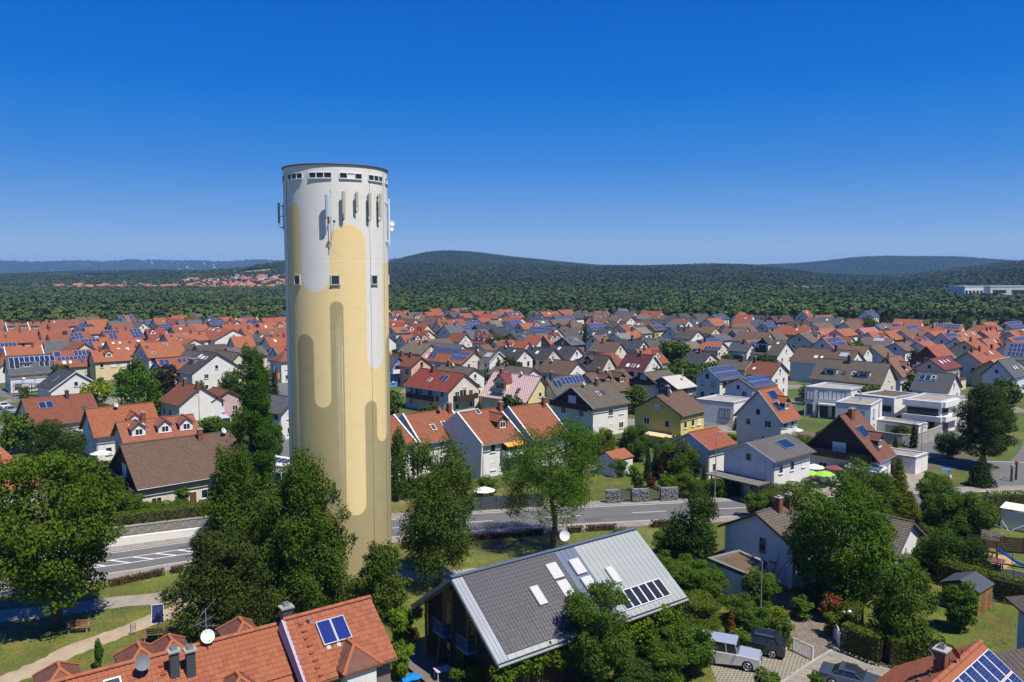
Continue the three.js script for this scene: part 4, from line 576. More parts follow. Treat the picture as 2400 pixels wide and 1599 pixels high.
const HOUSES = [["house",28.23,-79.92,128.3,10.85,4.5,6.5,4.11,"taupe","white","ch:.28;ch:.45;po2","white bungalow with taupe roof and twin chimneys behind the round tree"],
["house",-65.87,-102.97,126.8,7.0,3.9,5.6,2.55,"orange","white","ch:.3","low orange-roofed wing in front of the hip-roofed house at left edge"],
["house",-44.87,-105.53,129.7,14.4,7.2,8,3.67,"brown","cream","ch:.68;ds:.9,.1;wb:1",""],
["house",-71.71,-106.9,132.4,7.0,5.2,8,3.94,"orange","white","hip;ch:.5","orange hip-roofed house cut by the left picture edge"],
["house",35.16,-107.99,130.0,10.05,4.4,7.5,5.63,"charcoal","white","stb:.5,.25,1;po","white house with charcoal roof, blue collector and covered terrace"],
["house",49.82,-116.53,136.4,7.0,5.8,9.5,3.49,"rustbrick","white","stb:.2,.3,1;dw:.55,.65;sk:.4,.75;wb:2;ch2:.35","steep-roofed house with rust red tiles and dark timber balcony gable"],
["terraced_house",-20.58,-117.1,130.3,7.0,6.1,8.5,5.26,"terracotta","white","sk:.5,.4;pw","terraced house half hidden behind the water tower"],
["house",28.85,-118.64,131.0,7.0,3.8,6.5,4.48,"rustred","white","dr2","small white house with rust red roof behind the road lamp"],
["house",-54.37,-120.02,129.0,11.15,3.8,8,5.44,"salmon","white","dg:.22,.62;dg:.55,.62;dg:.83,.62;stl:.13,.2,2;ch:.33",""],
["terraced_house",-5.2,-121.11,130.3,7.95,6.05,9,5.08,"terracotta","white","ch:.98;dw:.72,.5;sk:.45,.05;pw;aw:o;bal","terraced house with tiled dormer, air conditioner and orange awning"],
["terraced_house",-13.21,-122.74,128.9,8.8,4.85,8.5,4.79,"terracotta","white","ch:.93;sk:.42,.55;sk:.66,.5;ds:.7,.1;pw","terraced house with two roof windows and plain chimney, nearest the tower"],
["terraced_house",2.35,-126.26,131.6,7.85,5.73,9,4.53,"terracotta","white","ch:.9;pw","terraced house with tall chimney, farthest along the terrace from the tower"],
["house",-65.37,-131.36,130.8,10.5,4.99,8,4.05,"orange","white","dg:.62,.62;ds:.42,.12",""],
["house",44.74,-138.18,134.6,7.0,4.71,10,4.89,"orange","white","stb:.3,.1,1;stb:.15,.42,1;dw:.62,.55;ds:.3,.55","tall white house with steep orange roof and dark solar collectors"],
["house",27.77,-138.99,135.7,8.5,5.26,9,6.12,"brown","vyellow","chb:.3;ds:.4,.1;awy","yellow house with brown roof, corner balcony and striped awnings"],
["house",-83.89,-145.52,131.3,11.55,7.6,7.5,3.46,"brownred","white","ch:.62;st:.2,.2,2;sk:.8,.55",""],
["house",-42.49,-145.58,60.2,7.0,3.8,7.5,4.94,"grey","white","",""],
["house",14.88,-150.18,131.0,10.25,5.77,9,5.54,"greybrown","white","ch:.6;sk:.45,.45;sk:.58,.42;ds:.25,.1;wb:1;aws","white house with grey-brown roof, black timber gable and striped awning"],
["house",-67.0,-164.63,47.0,9.3,4.99,7,3.49,"rust","white","ch:.35;ch:.97;nog",""],
["house",90.22,-167.84,47.0,7.5,5.5,9,5.65,"slategrey","white","stb:.12,.2,3;sk:.48,.3","white house with dark slate roof, black collectors and tall gable windows"],
["house",-62.21,-168.49,47.0,7.0,3.8,5.5,3.48,"rust","pink","",""],
["house",1.12,-169.45,47.0,13.8,4.75,8.5,3.59,"checker","yellow","ch:.2;ds:.6,.08;dr:.36,.58;sk:.72,.62","yellow house with pink and white checkered roof and crimson dormer"],
["house",11.03,-169.46,131.0,10.6,3.8,8,4.06,"greybrown","cream","pv:.35,.97,.05,.6;st:.1,.15,2;chb:.12",""],
["house",52.15,-172.97,131.0,9.5,3.8,7.5,5.65,"grey","white","pv:.1,.98,.05,.9","white modern house with low grey roof and solar modules, scaffold at gable"],
["house",35.25,-174.35,131.0,7.0,4.37,7.5,5.27,"cream","slatewall","ds:.7,.4;chs:.95","slate-clad house with pale cream metal roof and steel flue"],
["house",-15.55,-175.09,47.0,14.85,5.04,8.5,5.06,"red","cream","ch:.35;sk:.45,.55;st:.62,.22,2;bf;ba","cream two-storey house with red roof and dark wooden balconies"],
["house",20.85,-178.27,131.0,13.05,5.5,8,4.29,"brown","cream","dw:.3,.5;dw:.65,.5;ch:.3;ds:.5,.1",""],
["house",32.42,-178.54,131.0,9.05,3.8,8,5.98,"greybrown","white","wb:1",""],
["house",-101.76,-181.43,47.0,9.9,5.71,8,4.11,"darkgrey","white","st:.45,.35,1;sk:.3,.75;sk:.45,.8",""],
["apartment_house",78.42,-181.64,47.0,16.2,5.5,10,5.7,"greybrown","cream","chb:.45;ct:.27,.6;ct:.72,.6;sk:.45,.6;sk:.58,.6;aw:w","long cream apartment house with grey-brown roof and two roof terraces"],
["house",49.26,-188.05,131.0,9.6,3.8,8,5.44,"grey","white","pv:.02,.98,.03,.97","white house whose slope is covered by rows of solar modules"],
["house",0.8,-192.35,47.0,12.35,3.8,7.5,5.48,"greybrown","white","ch:.1;ds:.3,.1",""],
["house",-13.04,-192.41,47.0,11.85,3.8,7.5,5.48,"greybrown","white","ch:.25;ds:.4,.2",""],
["house",62.23,-193.02,47.0,7.4,5.0,8.5,5.81,"rust","white","ch:.1;sk:.25,.6",""],
["house",12.51,-196.73,47.0,10.3,4.27,8.5,5.7,"brown","white","ds:.25,.3",""],
["house",124.28,-199.6,131.0,10.55,3.8,8.5,4.56,"grey","bluewhite","sk:.5,.55;sk:.65,.55",""],
["house",97.03,-201.58,131.0,8.45,4.2,9,4.34,"salmonbrown","white","dw:.6,.6",""],
["house",57.46,-202.02,47.0,8.3,3.8,8,5.98,"greybrown","white","ch:.7",""],
["house",-77.32,-202.9,47.0,7.9,7.05,10,5.38,"darkbrown","white","sk:.3,.25;sk:.55,.3;sk:.75,.3;zd:.35;gw:w",""],
["house",109.23,-202.91,131.0,11.35,3.8,8.5,6.05,"crimson","cream","sk:.3,.4;sk:.5,.4;sk:.7,.4;ba",""],
["house",-124.59,-203.89,131.0,10.15,4.4,9,4.44,"grey","white","stb:.06,.1,9;stk:.05,.38,2;stk:.7,.36,2;zd:.42",""],
["house",-88.17,-206.3,131.0,8.8,7.0,8,4.28,"orange","white","pv:.05,.32,.08,.85;pv:.55,.95,.08,.3",""],
["house",33.54,-206.64,47.0,8.65,4.83,9,5.08,"darkred","white","ch:.55;sk:.33,.72;sk:.52,.72;sk:.7,.72","white house with dark red roof and three roof windows"],
["house",129.75,-210.55,131.0,14.15,4.8,7.5,4.01,"peachroof","yellow","",""],
["house",-32.49,-212.5,47.0,7.0,4.5,8,3.5,"grey","blue","ba","bright blue house with white gable windows beside the tower"],
["house",-27.93,-212.93,47.0,11.2,3.8,8,5.57,"rust","peach","ch:.3;ch:.65",""],
["house",23.46,-215.52,47.0,7.95,3.8,8,4.06,"darkbrown","cream","dw:.3,.5",""],
["house",-78.35,-218.05,47.1,13.41,5.2,8.67,4.16,"greybrown","cream","",""],
["house",129.45,-219.21,131.0,18.65,3.8,9,6.15,"orangered","cream","ch:.1;ch:.4;ch:.9;sk:.5,.4;sk:.7,.4",""],
["house",87.92,-220.63,47.0,16.8,6.5,9,5.54,"brown","white","chb:.65;stl:.75,.2,2;sk:.4,.6;sk:.5,.6",""],
["house",-62.96,-220.74,131.0,7.0,3.8,8.5,5.94,"rust","white","hip",""],
["house",-142.55,-222.69,47.3,12.28,4.83,7.09,3.03,"orange","white","ch:0.44",""],
["house",-12.95,-224.48,47.0,7.0,5.1,8.2,5.08,"orange","cream","pv:.1,.9,.1,.9",""],
["house",24.88,-226.22,133.2,13.22,5.36,7.06,3.75,"brownred","white","ch:0.31",""],
["house",-115.19,-226.54,128.4,9.7,4.88,8.29,5.25,"orange","yellow","ch:0.25;dg:0.43,.5",""],
["house",-126.47,-227.3,131.0,10.3,4.88,8,3.54,"brownred","cream","pv:.05,.22,.05,.35;pv:.55,.95,.05,.4;pv:.1,.9,.38,.55;sk:.25,.7;sk:.4,.7;sk:.7,.65",""],
["house",-90.93,-227.36,47.4,11.55,4.33,7.82,4.03,"greybrown","peach","sk:0.65,.4",""],
["house",54.14,-227.37,47.0,7.0,5.6,7.5,4.79,"darkgrey","cream","ch:.5",""],
["house",121.29,-227.42,131.0,11.95,5.0,9.5,4.7,"orangered","burgundy","stk:.6,.6,2;ba",""],
["house",-8.19,-227.52,47.0,12.5,4.02,8,5.32,"greybrown","white","ch:.35;stl:.7,.2,2;ds:.4,.3;ba",""],
["house",-17.94,-228.72,47.0,12.25,3.99,8.5,4.89,"orange","cream","pv:.03,.97,.03,.42;pv:.03,.25,.44,.85;pv:.75,.97,.44,.95",""],
["house",0.02,-229.22,47.0,10.5,3.9,8.5,5.87,"darkgrey","white","ds:.3,.15;sk:.7,.3",""],
["house",-65.15,-230.29,130.6,8.51,4.24,8.78,6.16,"orange","white","ch:0.54;sk:0.75,.4;dg:0.46,.5",""],
["house",-40.74,-230.51,129.9,10.57,4.64,7.81,5.1,"orange","white","ch:0.25;sk:0.43,.4;dg:0.40,.5",""],
["house",8.63,-231.24,47.0,9.7,3.8,8.5,5.6,"darkgrey","cream","ds:.2,.2;sk:.5,.5",""],
["house",-152.75,-231.75,131.0,7.0,4.8,8.5,5.01,"orange","white","pv:.3,.95,.1,.6",""],
["house",-78.83,-233.34,131.0,10.95,4.7,8.5,6.0,"greybrown","cream","ba",""],
["house",-144.51,-234.28,131.0,9.65,3.8,8.5,5.31,"orange","white","ch:.75;pw",""],
["house",152.96,-235.59,46.6,10.32,5.19,9.42,4.63,"grey","white","sk:0.22,.4;pv:.1,.9,.1,.8",""],
["house",15.64,-235.97,47.0,10.3,3.8,8.5,5.62,"darkgrey","white","sk:.4,.3;sk:.7,.3;ba",""],
["house",101.71,-236.2,47.0,9.2,4.2,8.5,6.27,"brown","white","aw:w",""],
["house",40.14,-236.87,133.3,9.97,4.97,7.69,3.4,"orangered","white","ch:0.32;dg:0.65,.5",""],
["house",-130.23,-238.65,47.0,9.42,5.46,9.47,5.62,"brownred","yellow","",""],
["house",79.36,-240.91,47.0,8.95,6.41,9.5,5.71,"darkbrown","white","ch:.15;dg2:.35,.55;sk:.72,.15;bf","white house with dark roof, big balcony dormer and tall lit gable"],
["house",111.68,-243.26,131.0,8.25,4.8,8,4.51,"brown","white","",""],
["house",-108.2,-243.81,131.0,11.8,7.7,9,4.91,"orange","white","sk:.12,.3;sk:.2,.7;sk:.6,.2",""],
["house",-157.42,-245.56,131.0,7.0,3.8,8.5,6.48,"orange","white","pv:.2,.95,.05,.6",""],
["house",-103.31,-245.68,131.0,9.1,4.9,8,5.39,"darkbrown","yellowgrey","",""],
["house",-93.44,-245.68,131.0,9.45,3.8,8,5.98,"darkbrown","lilac","",""],
["house",142.28,-246.32,131.2,10.07,5.1,9.37,6.35,"orangered","yellow","ch:0.35",""],
["house",71.68,-246.59,47.0,7.0,3.8,8.5,6.04,"slate","white","ch:.6;bg","white house with slate roof and green balcony"],
["house",30.11,-249.54,47.0,10.4,3.8,8.5,5.49,"brown","cream","ch:.35",""],
["house",1.18,-249.88,44.1,11.56,4.24,8.88,5.85,"orangered","peach","ch:0.30;sk:0.51,.4;dg:0.41,.5",""],
["house",123.23,-250.97,131.0,10.3,3.8,8.5,5.94,"brown","white","chb:.6",""],
["house",-142.38,-251.29,128.2,10.8,4.93,8.82,4.29,"grey","white","ch:0.71",""],
["house",50.03,-251.67,45.4,11.67,4.15,7.21,3.82,"greybrown","white","ch:0.51;dg:0.42,.5",""],
["house",130.55,-251.86,131.0,9.35,3.8,8.5,6.48,"orange","white","",""],
["house",-123.15,-252.08,131.0,10.8,8.06,9,4.58,"orange","white","sk:.15,.2;sk:.33,.2;sk:.6,.2;sk:.85,.15;sk:.22,.6;sk:.45,.6;dg:.8,.55",""],
["house",-29.5,-252.37,47.0,11.65,4.46,8,4.98,"olivegrey","pinkwall","chy:.1;chy:.6",""],
["house",161.16,-252.73,131.0,19,4.8,8.5,5.01,"orangered","white","sk:.4,.4;bf",""],
["house",78.34,-254.19,128.1,11.66,4.92,8.79,5.44,"orangered","white","pv:.1,.9,.1,.8",""],
["house",-21.08,-256.86,47.0,15.35,4.8,7.5,4.01,"grey","white","",""],
["house",65.33,-257.2,47.0,7.0,4.7,8,5.5,"orange","cream","chb:.1;st:.35,.6,5",""],
["house",-7.85,-257.68,131.0,7.0,3.8,7,4.98,"brown","white","",""],
["house",103.54,-257.94,130.1,10.96,4.54,9.49,5.74,"salmon","white","ch:0.64;pv:.1,.9,.1,.8",""],
["house",-3.62,-259.07,131.0,7.0,3.8,8,6.14,"brown","white","stl:.4,.2,2",""],
["house",38.62,-259.53,47.0,11.3,3.8,8.5,5.55,"darkgrey","white","chb:.6;ba",""],
["house",45.99,-262.27,47.0,7.0,4.1,8,5.82,"greybrown","yellow","",""],
["house",-153.37,-262.83,129.7,9.26,4.88,8.06,3.64,"orangered","white","ch:0.47",""],
["house",159.42,-264.77,131.0,15.2,3.8,8.5,4.56,"salmon","white","sk:.6,.3;dw:.7,.6",""],
["house",-140.21,-265.03,131.0,9.0,7.3,8.5,4.96,"orange","cream","pv:.08,.7,.08,.35;pv:.1,.42,.36,.85;sk:.75,.6",""],
["house",2.95,-265.68,47.0,7.0,4.8,7,3.51,"greybrown","white","",""],
["house",-90.82,-266.08,131.0,7.4,3.8,9,5.6,"orange","white","",""],
["house",89.82,-268.21,132.5,8.52,5.55,7.67,3.05,"darkgrey","white","dg:0.49,.5",""],
["house",59.87,-268.24,131.0,7.0,3.8,7,4.93,"olivegrey","white","",""],
["house",-78.14,-269.83,133.5,13.04,4.45,8.67,5.46,"orangered","white","ch:0.53;sk:0.23,.4",""],
["house",19.5,-270.28,131.0,7.0,4.56,8.5,5.95,"grey","brownwall","sk:.3,.4;sk:.7,.4",""],
["house",153.74,-270.73,131.0,12.55,3.8,8.5,5.31,"orange","white","stl:.35,.2,1",""],
["house",110.78,-270.76,47.0,10.85,5.0,8.5,5.84,"rust","white","dg:.2,.5;dg:.55,.5",""],
["house",-111.74,-271.81,47.0,13.45,3.8,8,5.98,"orange","white","sk:.2,.4;sk:.5,.4",""],
["house",173.13,-272.38,131.0,19,4.8,8.5,5.01,"orangered","white","pv:.2,.9,.1,.9",""],
["house",125.95,-272.96,47.0,10.6,4.6,8,5.55,"greybrown","white","stl:.4,.1,3",""],
["house",139.54,-273.6,133.8,12.39,4.27,8.35,5.4,"orange","white","ch:0.44;pv:.1,.9,.1,.8;dg:0.33,.5",""],
["house",-25.76,-273.61,131.0,9.7,3.8,7.5,5.48,"brown","white","",""],
["house",68.14,-274.34,131.0,10.3,4.8,7.5,4.01,"grey","white","pv:.3,.97,.05,.9",""],
["house",13.5,-276.0,131.0,7.0,3.8,8.5,5.39,"salmon","brownwall","ch:.5;dg:.35,.4;dg:.7,.4",""],
["house",50.42,-277.0,46.9,11.82,4.88,7.46,3.5,"greybrown","white","pv:.1,.9,.1,.8",""],
["house",8.47,-277.46,47.0,7.0,4.8,8.5,5.01,"orangered","white","",""],
["house",-157.01,-278.82,131.0,10.85,6.8,9,5.38,"brownred","white","ch:.45;ch:.52;pv:.62,.98,.05,.85",""],
["house",-116.07,-281.04,131.0,14.05,5.1,9,6.29,"orange","white","sk:.15,.3;sk:.5,.2;sk:.85,.2;ch:.65",""],
["house",104.75,-281.09,129.8,12.06,5.39,9.2,5.97,"greybrown","cream","sk:0.75,.4;dg:0.63,.5",""],
["house",31.12,-284.67,131.0,7.0,3.8,8,5.44,"brown","white","ds:.8,.3",""],
["house",156.29,-285.11,130.4,11.03,5.23,9.03,4.71,"salmon","white","ch:0.44;pv:.1,.9,.1,.8",""],
["house",130.32,-285.33,130.1,10.82,5.19,9.24,4.58,"salmon","white","dg:0.62,.5",""],
["house",-35.64,-287.01,131.0,11.45,3.8,8,5.38,"orangered","white","st:.2,.4,2;dg:.5,.6;dg:.75,.6",""],
["house",181.49,-287.22,133.5,13.17,5.09,9.37,5.41,"orange","cream","dg:0.67,.5",""],
["house",-179.75,-287.65,129.9,13.04,5.28,9.16,5.09,"orangered","peach","ch:0.59;sk:0.23,.4",""],
["house",-90.37,-288.22,47.0,11.55,3.8,8,5.44,"grey","white","ch:.3;sk:.6,.3",""],
["house",74.93,-288.53,131.0,9.35,4.2,8,5.97,"grey","white","",""],
["house",12.63,-289.24,131.2,11.79,4.39,8.43,4.62,"greybrown","white","ch:0.74;sk:0.31,.4;dg:0.54,.5",""],
["house",-9.66,-289.33,47.0,7.75,3.8,8,4.81,"red","white","dg:.25,.6;dg:.6,.6;ch:.5",""],
["house",-82.24,-290.5,131.0,7.0,3.8,8,5.44,"orangered","white","",""],
["house",-128.54,-290.53,48.9,10.32,5.3,7.22,4.12,"orangered","white","ch:0.63;sk:0.68,.4",""],
["house",-106.72,-291.1,47.0,18.8,7.41,10,6.44,"orangered","white","sk:.2,.2;sk:.35,.2;sk:.6,.25;gw:w",""],
["house",40.19,-293.27,131.0,7.0,3.8,8,5.98,"beigegrey","white","",""],
["house",89.63,-293.72,49.6,12.7,4.67,8.51,4.97,"brown","cream","",""],
["house",-19.48,-294.09,47.0,7.4,3.8,8,4.81,"rust","white","",""],
["house",168.34,-295.05,131.0,18.3,3.8,8.5,5.94,"salmon","white","sk:.3,.4;sk:.7,.4",""],
["house",112.44,-295.55,131.0,12.0,3.95,8.5,5.43,"pink","cream","",""],
["house",2.96,-295.75,131.0,9.75,4.72,8,5.4,"darkgrey","yellowgrey","stk:.1,.3,2;sk:.5,.5",""],
["house",-49.9,-296.3,46.5,9.58,5.19,8.11,4.12,"grey","white","ch:0.66",""],
["house",-146.85,-298.61,131.0,13.3,6.3,9,5.65,"orangered","white","pv:.02,.4,.1,.35;pv:.1,.3,.4,.9;pv:.68,.98,.05,.9;ch:.6",""],
["house",160.16,-298.72,131.0,17.5,3.8,8.5,5.94,"orange","white","",""],
["house",-191.67,-299.31,46.5,10.85,4.57,7.15,3.95,"brownred","white","ch:0.75;sk:0.43,.4",""],
["house",-165.46,-299.59,129.7,11.01,4.86,8.05,4.17,"brownred","white","ch:0.49;sk:0.42,.4",""],
["house",143.71,-299.94,131.0,14.5,3.8,8.5,5.31,"orange","darkredwall","st:.55,.2,2;sk:.7,.4",""],
["house",24.95,-300.42,46.4,9.08,4.72,7.63,4.28,"greybrown","white","ch:0.73",""],
["house",67.63,-302.43,47.0,7.9,5.7,8.5,5.47,"darkbrown","white","ba;ch:.3",""],
["house",180.78,-302.45,131.0,13.8,3.8,8.5,5.84,"orange","greywall","ch:.4;ch:.7",""],
["house",86.18,-303.27,131.0,7.45,3.8,8.5,5.31,"grey","yellowgrey","pv:.1,.5,.35,.95",""],
["house",-115.81,-303.54,133.9,11.22,5.08,7.76,4.74,"orangered","white","ch:0.73;sk:0.55,.4",""],
["house",-136.64,-303.8,131.0,7.0,3.8,9,5.81,"red","white","ch:.5;dg:.3,.5",""],
["house",152.27,-305.0,131.0,15.2,4.8,8.5,5.01,"brown","white","",""],
["house",45.93,-306.76,131.0,7.0,3.8,8,5.2,"orange","cream","chb:.5",""],
["house",-92.01,-306.77,132.3,13.4,5.25,8.54,5.28,"brownred","white","sk:0.36,.4",""],
["house",128.86,-309.44,131.0,11.8,3.8,8.5,5.94,"orange","white","",""],
["house",194.91,-309.49,131.0,19,4.8,8,4.51,"brown","white","",""],
["house",101.83,-309.71,131.1,8.57,5.54,8.22,3.38,"brown","cream","ch:0.33",""],
["house",-207.4,-310.96,48.2,13.33,4.71,7.89,4.53,"greybrown","cream","sk:0.32,.4;dg:0.37,.5",""],
["house",-35.19,-311.24,47.0,8.25,3.8,8,5.44,"brownred","cream","ch:.3;ch:.5",""],
["house",-179.53,-312.18,133.6,11.32,4.25,8.24,4.32,"orangered","white","ch:0.31;sk:0.73,.4",""],
["house",123.51,-312.38,131.0,12.7,4.8,8.5,5.01,"salmon","white","",""],
["house",-14.3,-312.55,132.3,11.15,5.13,7.89,4.0,"grey","cream","sk:0.38,.4;dg:0.43,.5",""],
["house",-155.64,-313.94,45.8,12.65,4.15,7.64,4.82,"greybrown","peach","ch:0.49",""],
["house",-130.34,-314.4,131.6,9.16,4.66,9.27,6.55,"brownred","cream","ch:0.66;sk:0.34,.4",""],
["house",12.68,-314.95,46.6,13.47,5.5,8.99,4.98,"grey","white","sk:0.34,.4;pv:.1,.9,.1,.8",""],
["house",140.9,-315.65,131.0,13.75,3.8,8.5,5.31,"pink","white","sk:.8,.5",""],
["house",38.41,-315.74,49.7,9.53,4.38,7.98,4.79,"darkgrey","yellow","sk:0.67,.4",""],
["house",-104.42,-318.28,131.9,8.93,5.3,8.24,4.8,"orangered","yellow","ch:0.34;sk:0.37,.4",""],
["house",66.36,-318.4,130.4,10.19,4.45,8.49,5.11,"darkgrey","white","ch:0.49;dg:0.43,.5",""],
["house",-5.62,-318.66,131.0,7.0,4.75,8,5.18,"black","white","",""],
["house",90.27,-318.94,49.1,9.91,5.31,8.63,4.5,"brown","yellow","ch:0.27",""],
["house",-168.36,-319.53,131.0,7.0,4.9,8.5,5.89,"orange","white","",""],
["house",-44.67,-320.03,131.0,9.95,4.1,8.5,6.32,"orange","white","dg:.85,.5;pv:.3,.62,.45,.95",""],
["house",114.15,-320.4,48.3,13.25,4.54,8.71,5.51,"orangered","peach","ch:0.54;sk:0.62,.4",""],
["house",-200.09,-320.99,131.0,7.75,5.0,10,6.63,"brownred","white","zd:.2;zd:.75;ch:.35;ch:.75;pw",""],
["house",155.56,-321.82,131.0,16.1,4.8,8.5,5.01,"rust","white","",""],
["house",78.58,-322.05,47.0,9.45,4.6,8.5,6.05,"brown","yellow","chb:.3",""],
["house",-184.64,-322.94,131.0,7.0,5.5,10,5.38,"brownred","white","",""],
["house",52.01,-323.48,131.0,7.0,4.2,8,5.77,"beigegrey","white","ds:.8,.4",""],
["house",-24.54,-325.35,133.4,8.95,5.02,9.11,4.98,"grey","white","ch:0.61",""],
["house",24.55,-328.27,48.1,10.56,5.56,7.94,4.5,"greybrown","cream","ch:0.50;sk:0.34,.4",""],
["house",-195.2,-329.33,131.0,9.7,5.0,10,5.8,"brownred","white","zd:.25;ch:.2;ch:.5;ch:.8;pw",""],
["house",119.53,-329.7,131.0,10.5,3.8,8.5,6.11,"brown","greywall","ch:.5",""],
["house",219.98,-329.78,46.7,10.66,4.64,8.95,4.85,"brown","cream","ch:0.69",""],
["house",196.76,-330.05,47.0,7.6,3.8,8.5,5.31,"orangered","cream","",""],
["house",165.09,-330.05,131.0,9.15,3.8,8.5,5.94,"grey","white","pv:.1,.97,.05,.95",""],
["house",-114.79,-331.72,129.7,13.13,5.32,8.83,5.38,"orangered","yellow","",""],
["house",-91.45,-331.85,129.5,12.57,5.02,7.51,2.83,"grey","white","ch:0.70;sk:0.79,.4",""],
["house",75.62,-332.38,44.1,8.55,5.56,7.66,3.99,"greybrown","white","ch:0.31;sk:0.28,.4",""],
["house",-11.35,-333.94,131.0,10.95,3.8,8.5,5.31,"black","brownwall","sk:.5,.5;sk:.85,.5",""],
["house",47.43,-334.34,131.0,7.9,3.98,8.5,6.36,"brownred","white","sk:.7,.5",""],
["house",-204.77,-334.41,132.5,13.08,4.84,9.17,5.57,"brownred","white","",""],
["house",-38.74,-335.24,48.4,9.61,4.44,8.95,5.18,"orangered","yellow","",""],
["house",-136.0,-335.27,131.0,13.65,4.8,8.5,5.95,"orange","white","ch:.9;sk:.4,.4",""],
["house",155.91,-335.62,133.1,12.73,5.15,8.72,4.89,"grey","white","sk:0.50,.4",""],
["house",-21.57,-336.74,131.0,7.0,5.0,8,5.67,"brown","yellowgrey","pv:.2,.9,.1,.9",""],
["house",60.56,-337.58,131.0,8.05,3.8,8.5,5.94,"slate","amber","st:.2,.3,6","amber yellow house with slate roof and solar collectors"],
["house",179.16,-339.65,45.8,9.82,5.14,7.37,2.65,"salmon","white","ch:0.59;sk:0.21,.4",""],
["house",-102.56,-340.19,131.0,12.85,3.8,9,5.81,"orange","white","sk:.2,.5;sk:.5,.5;dg:.7,.5",""],
["house",-167.41,-340.59,131.0,8.6,4.8,8.5,5.01,"brownred","white","",""],
["house",96.53,-341.34,131.0,19,4.8,8.5,5.01,"brown","white","",""],
["house",204.91,-342.11,130.7,12.78,4.15,8.95,5.66,"orange","white","",""],
["house",-150.65,-345.22,131.0,7.0,3.8,8,5.98,"grey","white","pv:.03,.97,.05,.95",""],
["house",133.99,-345.81,131.0,14.75,3.8,8.5,6.48,"brown","white","",""],
["house",-49.65,-345.93,44.7,12.69,4.1,9.09,5.79,"orangered","white","sk:0.42,.4",""],
["house",-27.04,-346.51,131.0,14.35,3.8,10,5.64,"brownred","white","sk:.15,.3;sk:.3,.3;sk:.6,.3;sk:.7,.3;dw:.2,.7;ba",""],
["house",6.86,-346.55,131.0,10.75,3.8,8.5,5.94,"orange","white","dg:.8,.5",""],
["house",36.15,-347.25,131.0,10.4,3.8,8.5,5.47,"brownred","white","pv:.03,.97,.1,.95;bf",""],
["house",-186.04,-347.48,47.0,12.05,4.8,8,4.51,"darkgrey","white","pv:.05,.95,.1,.9",""],
["house",-217.7,-348.39,131.5,13.21,4.97,7.89,3.84,"brownred","yellow","ch:0.38;sk:0.28,.4",""],
["house",71.77,-349.32,47.0,7.0,3.8,8.5,6.48,"grey","white","",""],
["house",112.48,-349.97,131.0,8.45,3.8,8,5.44,"darkred","white","pv:.1,.95,.05,.85",""],
["house",43.15,-350.02,47.0,12.0,3.8,8.5,6.48,"darkbrown","white","",""],
["house",167.95,-350.83,46.5,9.14,4.87,8.09,4.43,"salmon","white","ch:0.28;sk:0.47,.4;pv:.1,.9,.1,.8",""],
["house",-165.56,-351.54,47.9,12.23,4.11,8.72,5.49,"greybrown","white","ch:0.61",""],
["house",-142.81,-351.91,130.7,10.35,5.27,9.35,5.08,"grey","cream","ch:0.34",""],
["house",194.03,-353.26,48.9,12.25,4.37,7.6,5.02,"salmon","yellow","sk:0.56,.4;pv:.1,.9,.1,.8",""],
["house",28.1,-355.78,131.0,8.35,3.8,8,5.44,"brown","cream","ch:.1",""],
["house",223.36,-356.0,131.0,18.35,3.8,8.5,5.94,"orangered","white","pv:.1,.97,.05,.95",""],
["house",59.43,-357.2,47.0,8.7,4.8,8.5,5.01,"brown","white","sk:.1,.4;sk:.3,.4;sk:.5,.4",""],
["house",-115.69,-357.41,46.5,10.69,5.01,9.22,4.82,"brownred","peach","ch:0.62;sk:0.42,.4;pv:.1,.9,.1,.8",""],
["house",104.52,-357.92,45.3,11.77,4.22,7.27,4.5,"brown","white","hip",""],
["house",23.43,-358.16,131.0,7.0,3.8,8,6.04,"brown","white","",""],
["house",-232.67,-358.8,128.0,9.0,4.67,7.92,4.81,"brownred","white","",""],
["house",-18.74,-359.65,131.0,8.65,3.8,8.5,5.94,"grey","white","pv:.1,.97,.05,.9",""],
["house",130.13,-360.11,44.4,10.29,5.13,8.34,4.55,"darkbrown","white","ch:0.69",""],
["house",-63.76,-361.36,130.9,11.75,5.13,7.11,3.84,"orangered","yellow","sk:0.48,.4;dg:0.56,.5",""],
["house",153.9,-361.79,130.4,12.48,5.08,8.35,3.88,"brown","white","",""],
["house",-8.02,-362.14,131.0,7.0,3.8,8.5,5.94,"olivegrey","white","sk:.5,.5",""],
["house",-37.25,-362.33,44.9,12.6,5.33,7.54,2.7,"brownred","white","pv:.1,.9,.1,.8",""],
["house",-179.77,-362.51,131.4,8.55,5.25,8.52,3.84,"grey","white","ch:0.62;sk:0.31,.4",""],
["house",-205.83,-363.1,132.2,13.33,4.39,8.92,5.97,"brownred","cream","ch:0.73",""],
["house",-53.24,-363.41,131.0,8.1,4.8,8.5,5.01,"orangered","white","dg:.35,.6",""],
["house",0.32,-363.41,131.0,8.75,5.88,8.5,5.85,"grey","white","pv:.05,.95,.05,.85",""],
["house",181.28,-363.46,48.7,12.27,5.17,9.09,4.48,"orange","white","sk:0.25,.4",""],
["house",-128.38,-365.97,45.3,8.85,4.87,8.66,4.6,"brownred","white","ch:0.35;sk:0.63,.4",""],
["house",-153.35,-366.13,49.4,13.38,5.02,9.02,5.41,"brownred","white","sk:0.53,.4",""],
["house",39.81,-366.89,49.7,10.71,5.03,9.07,6.16,"brownred","white","sk:0.75,.4;dg:0.40,.5",""],
["house",12.87,-367.23,131.0,8.7,3.8,8.5,5.94,"grey","white","sk:.5,.4;sk:.6,.4",""],
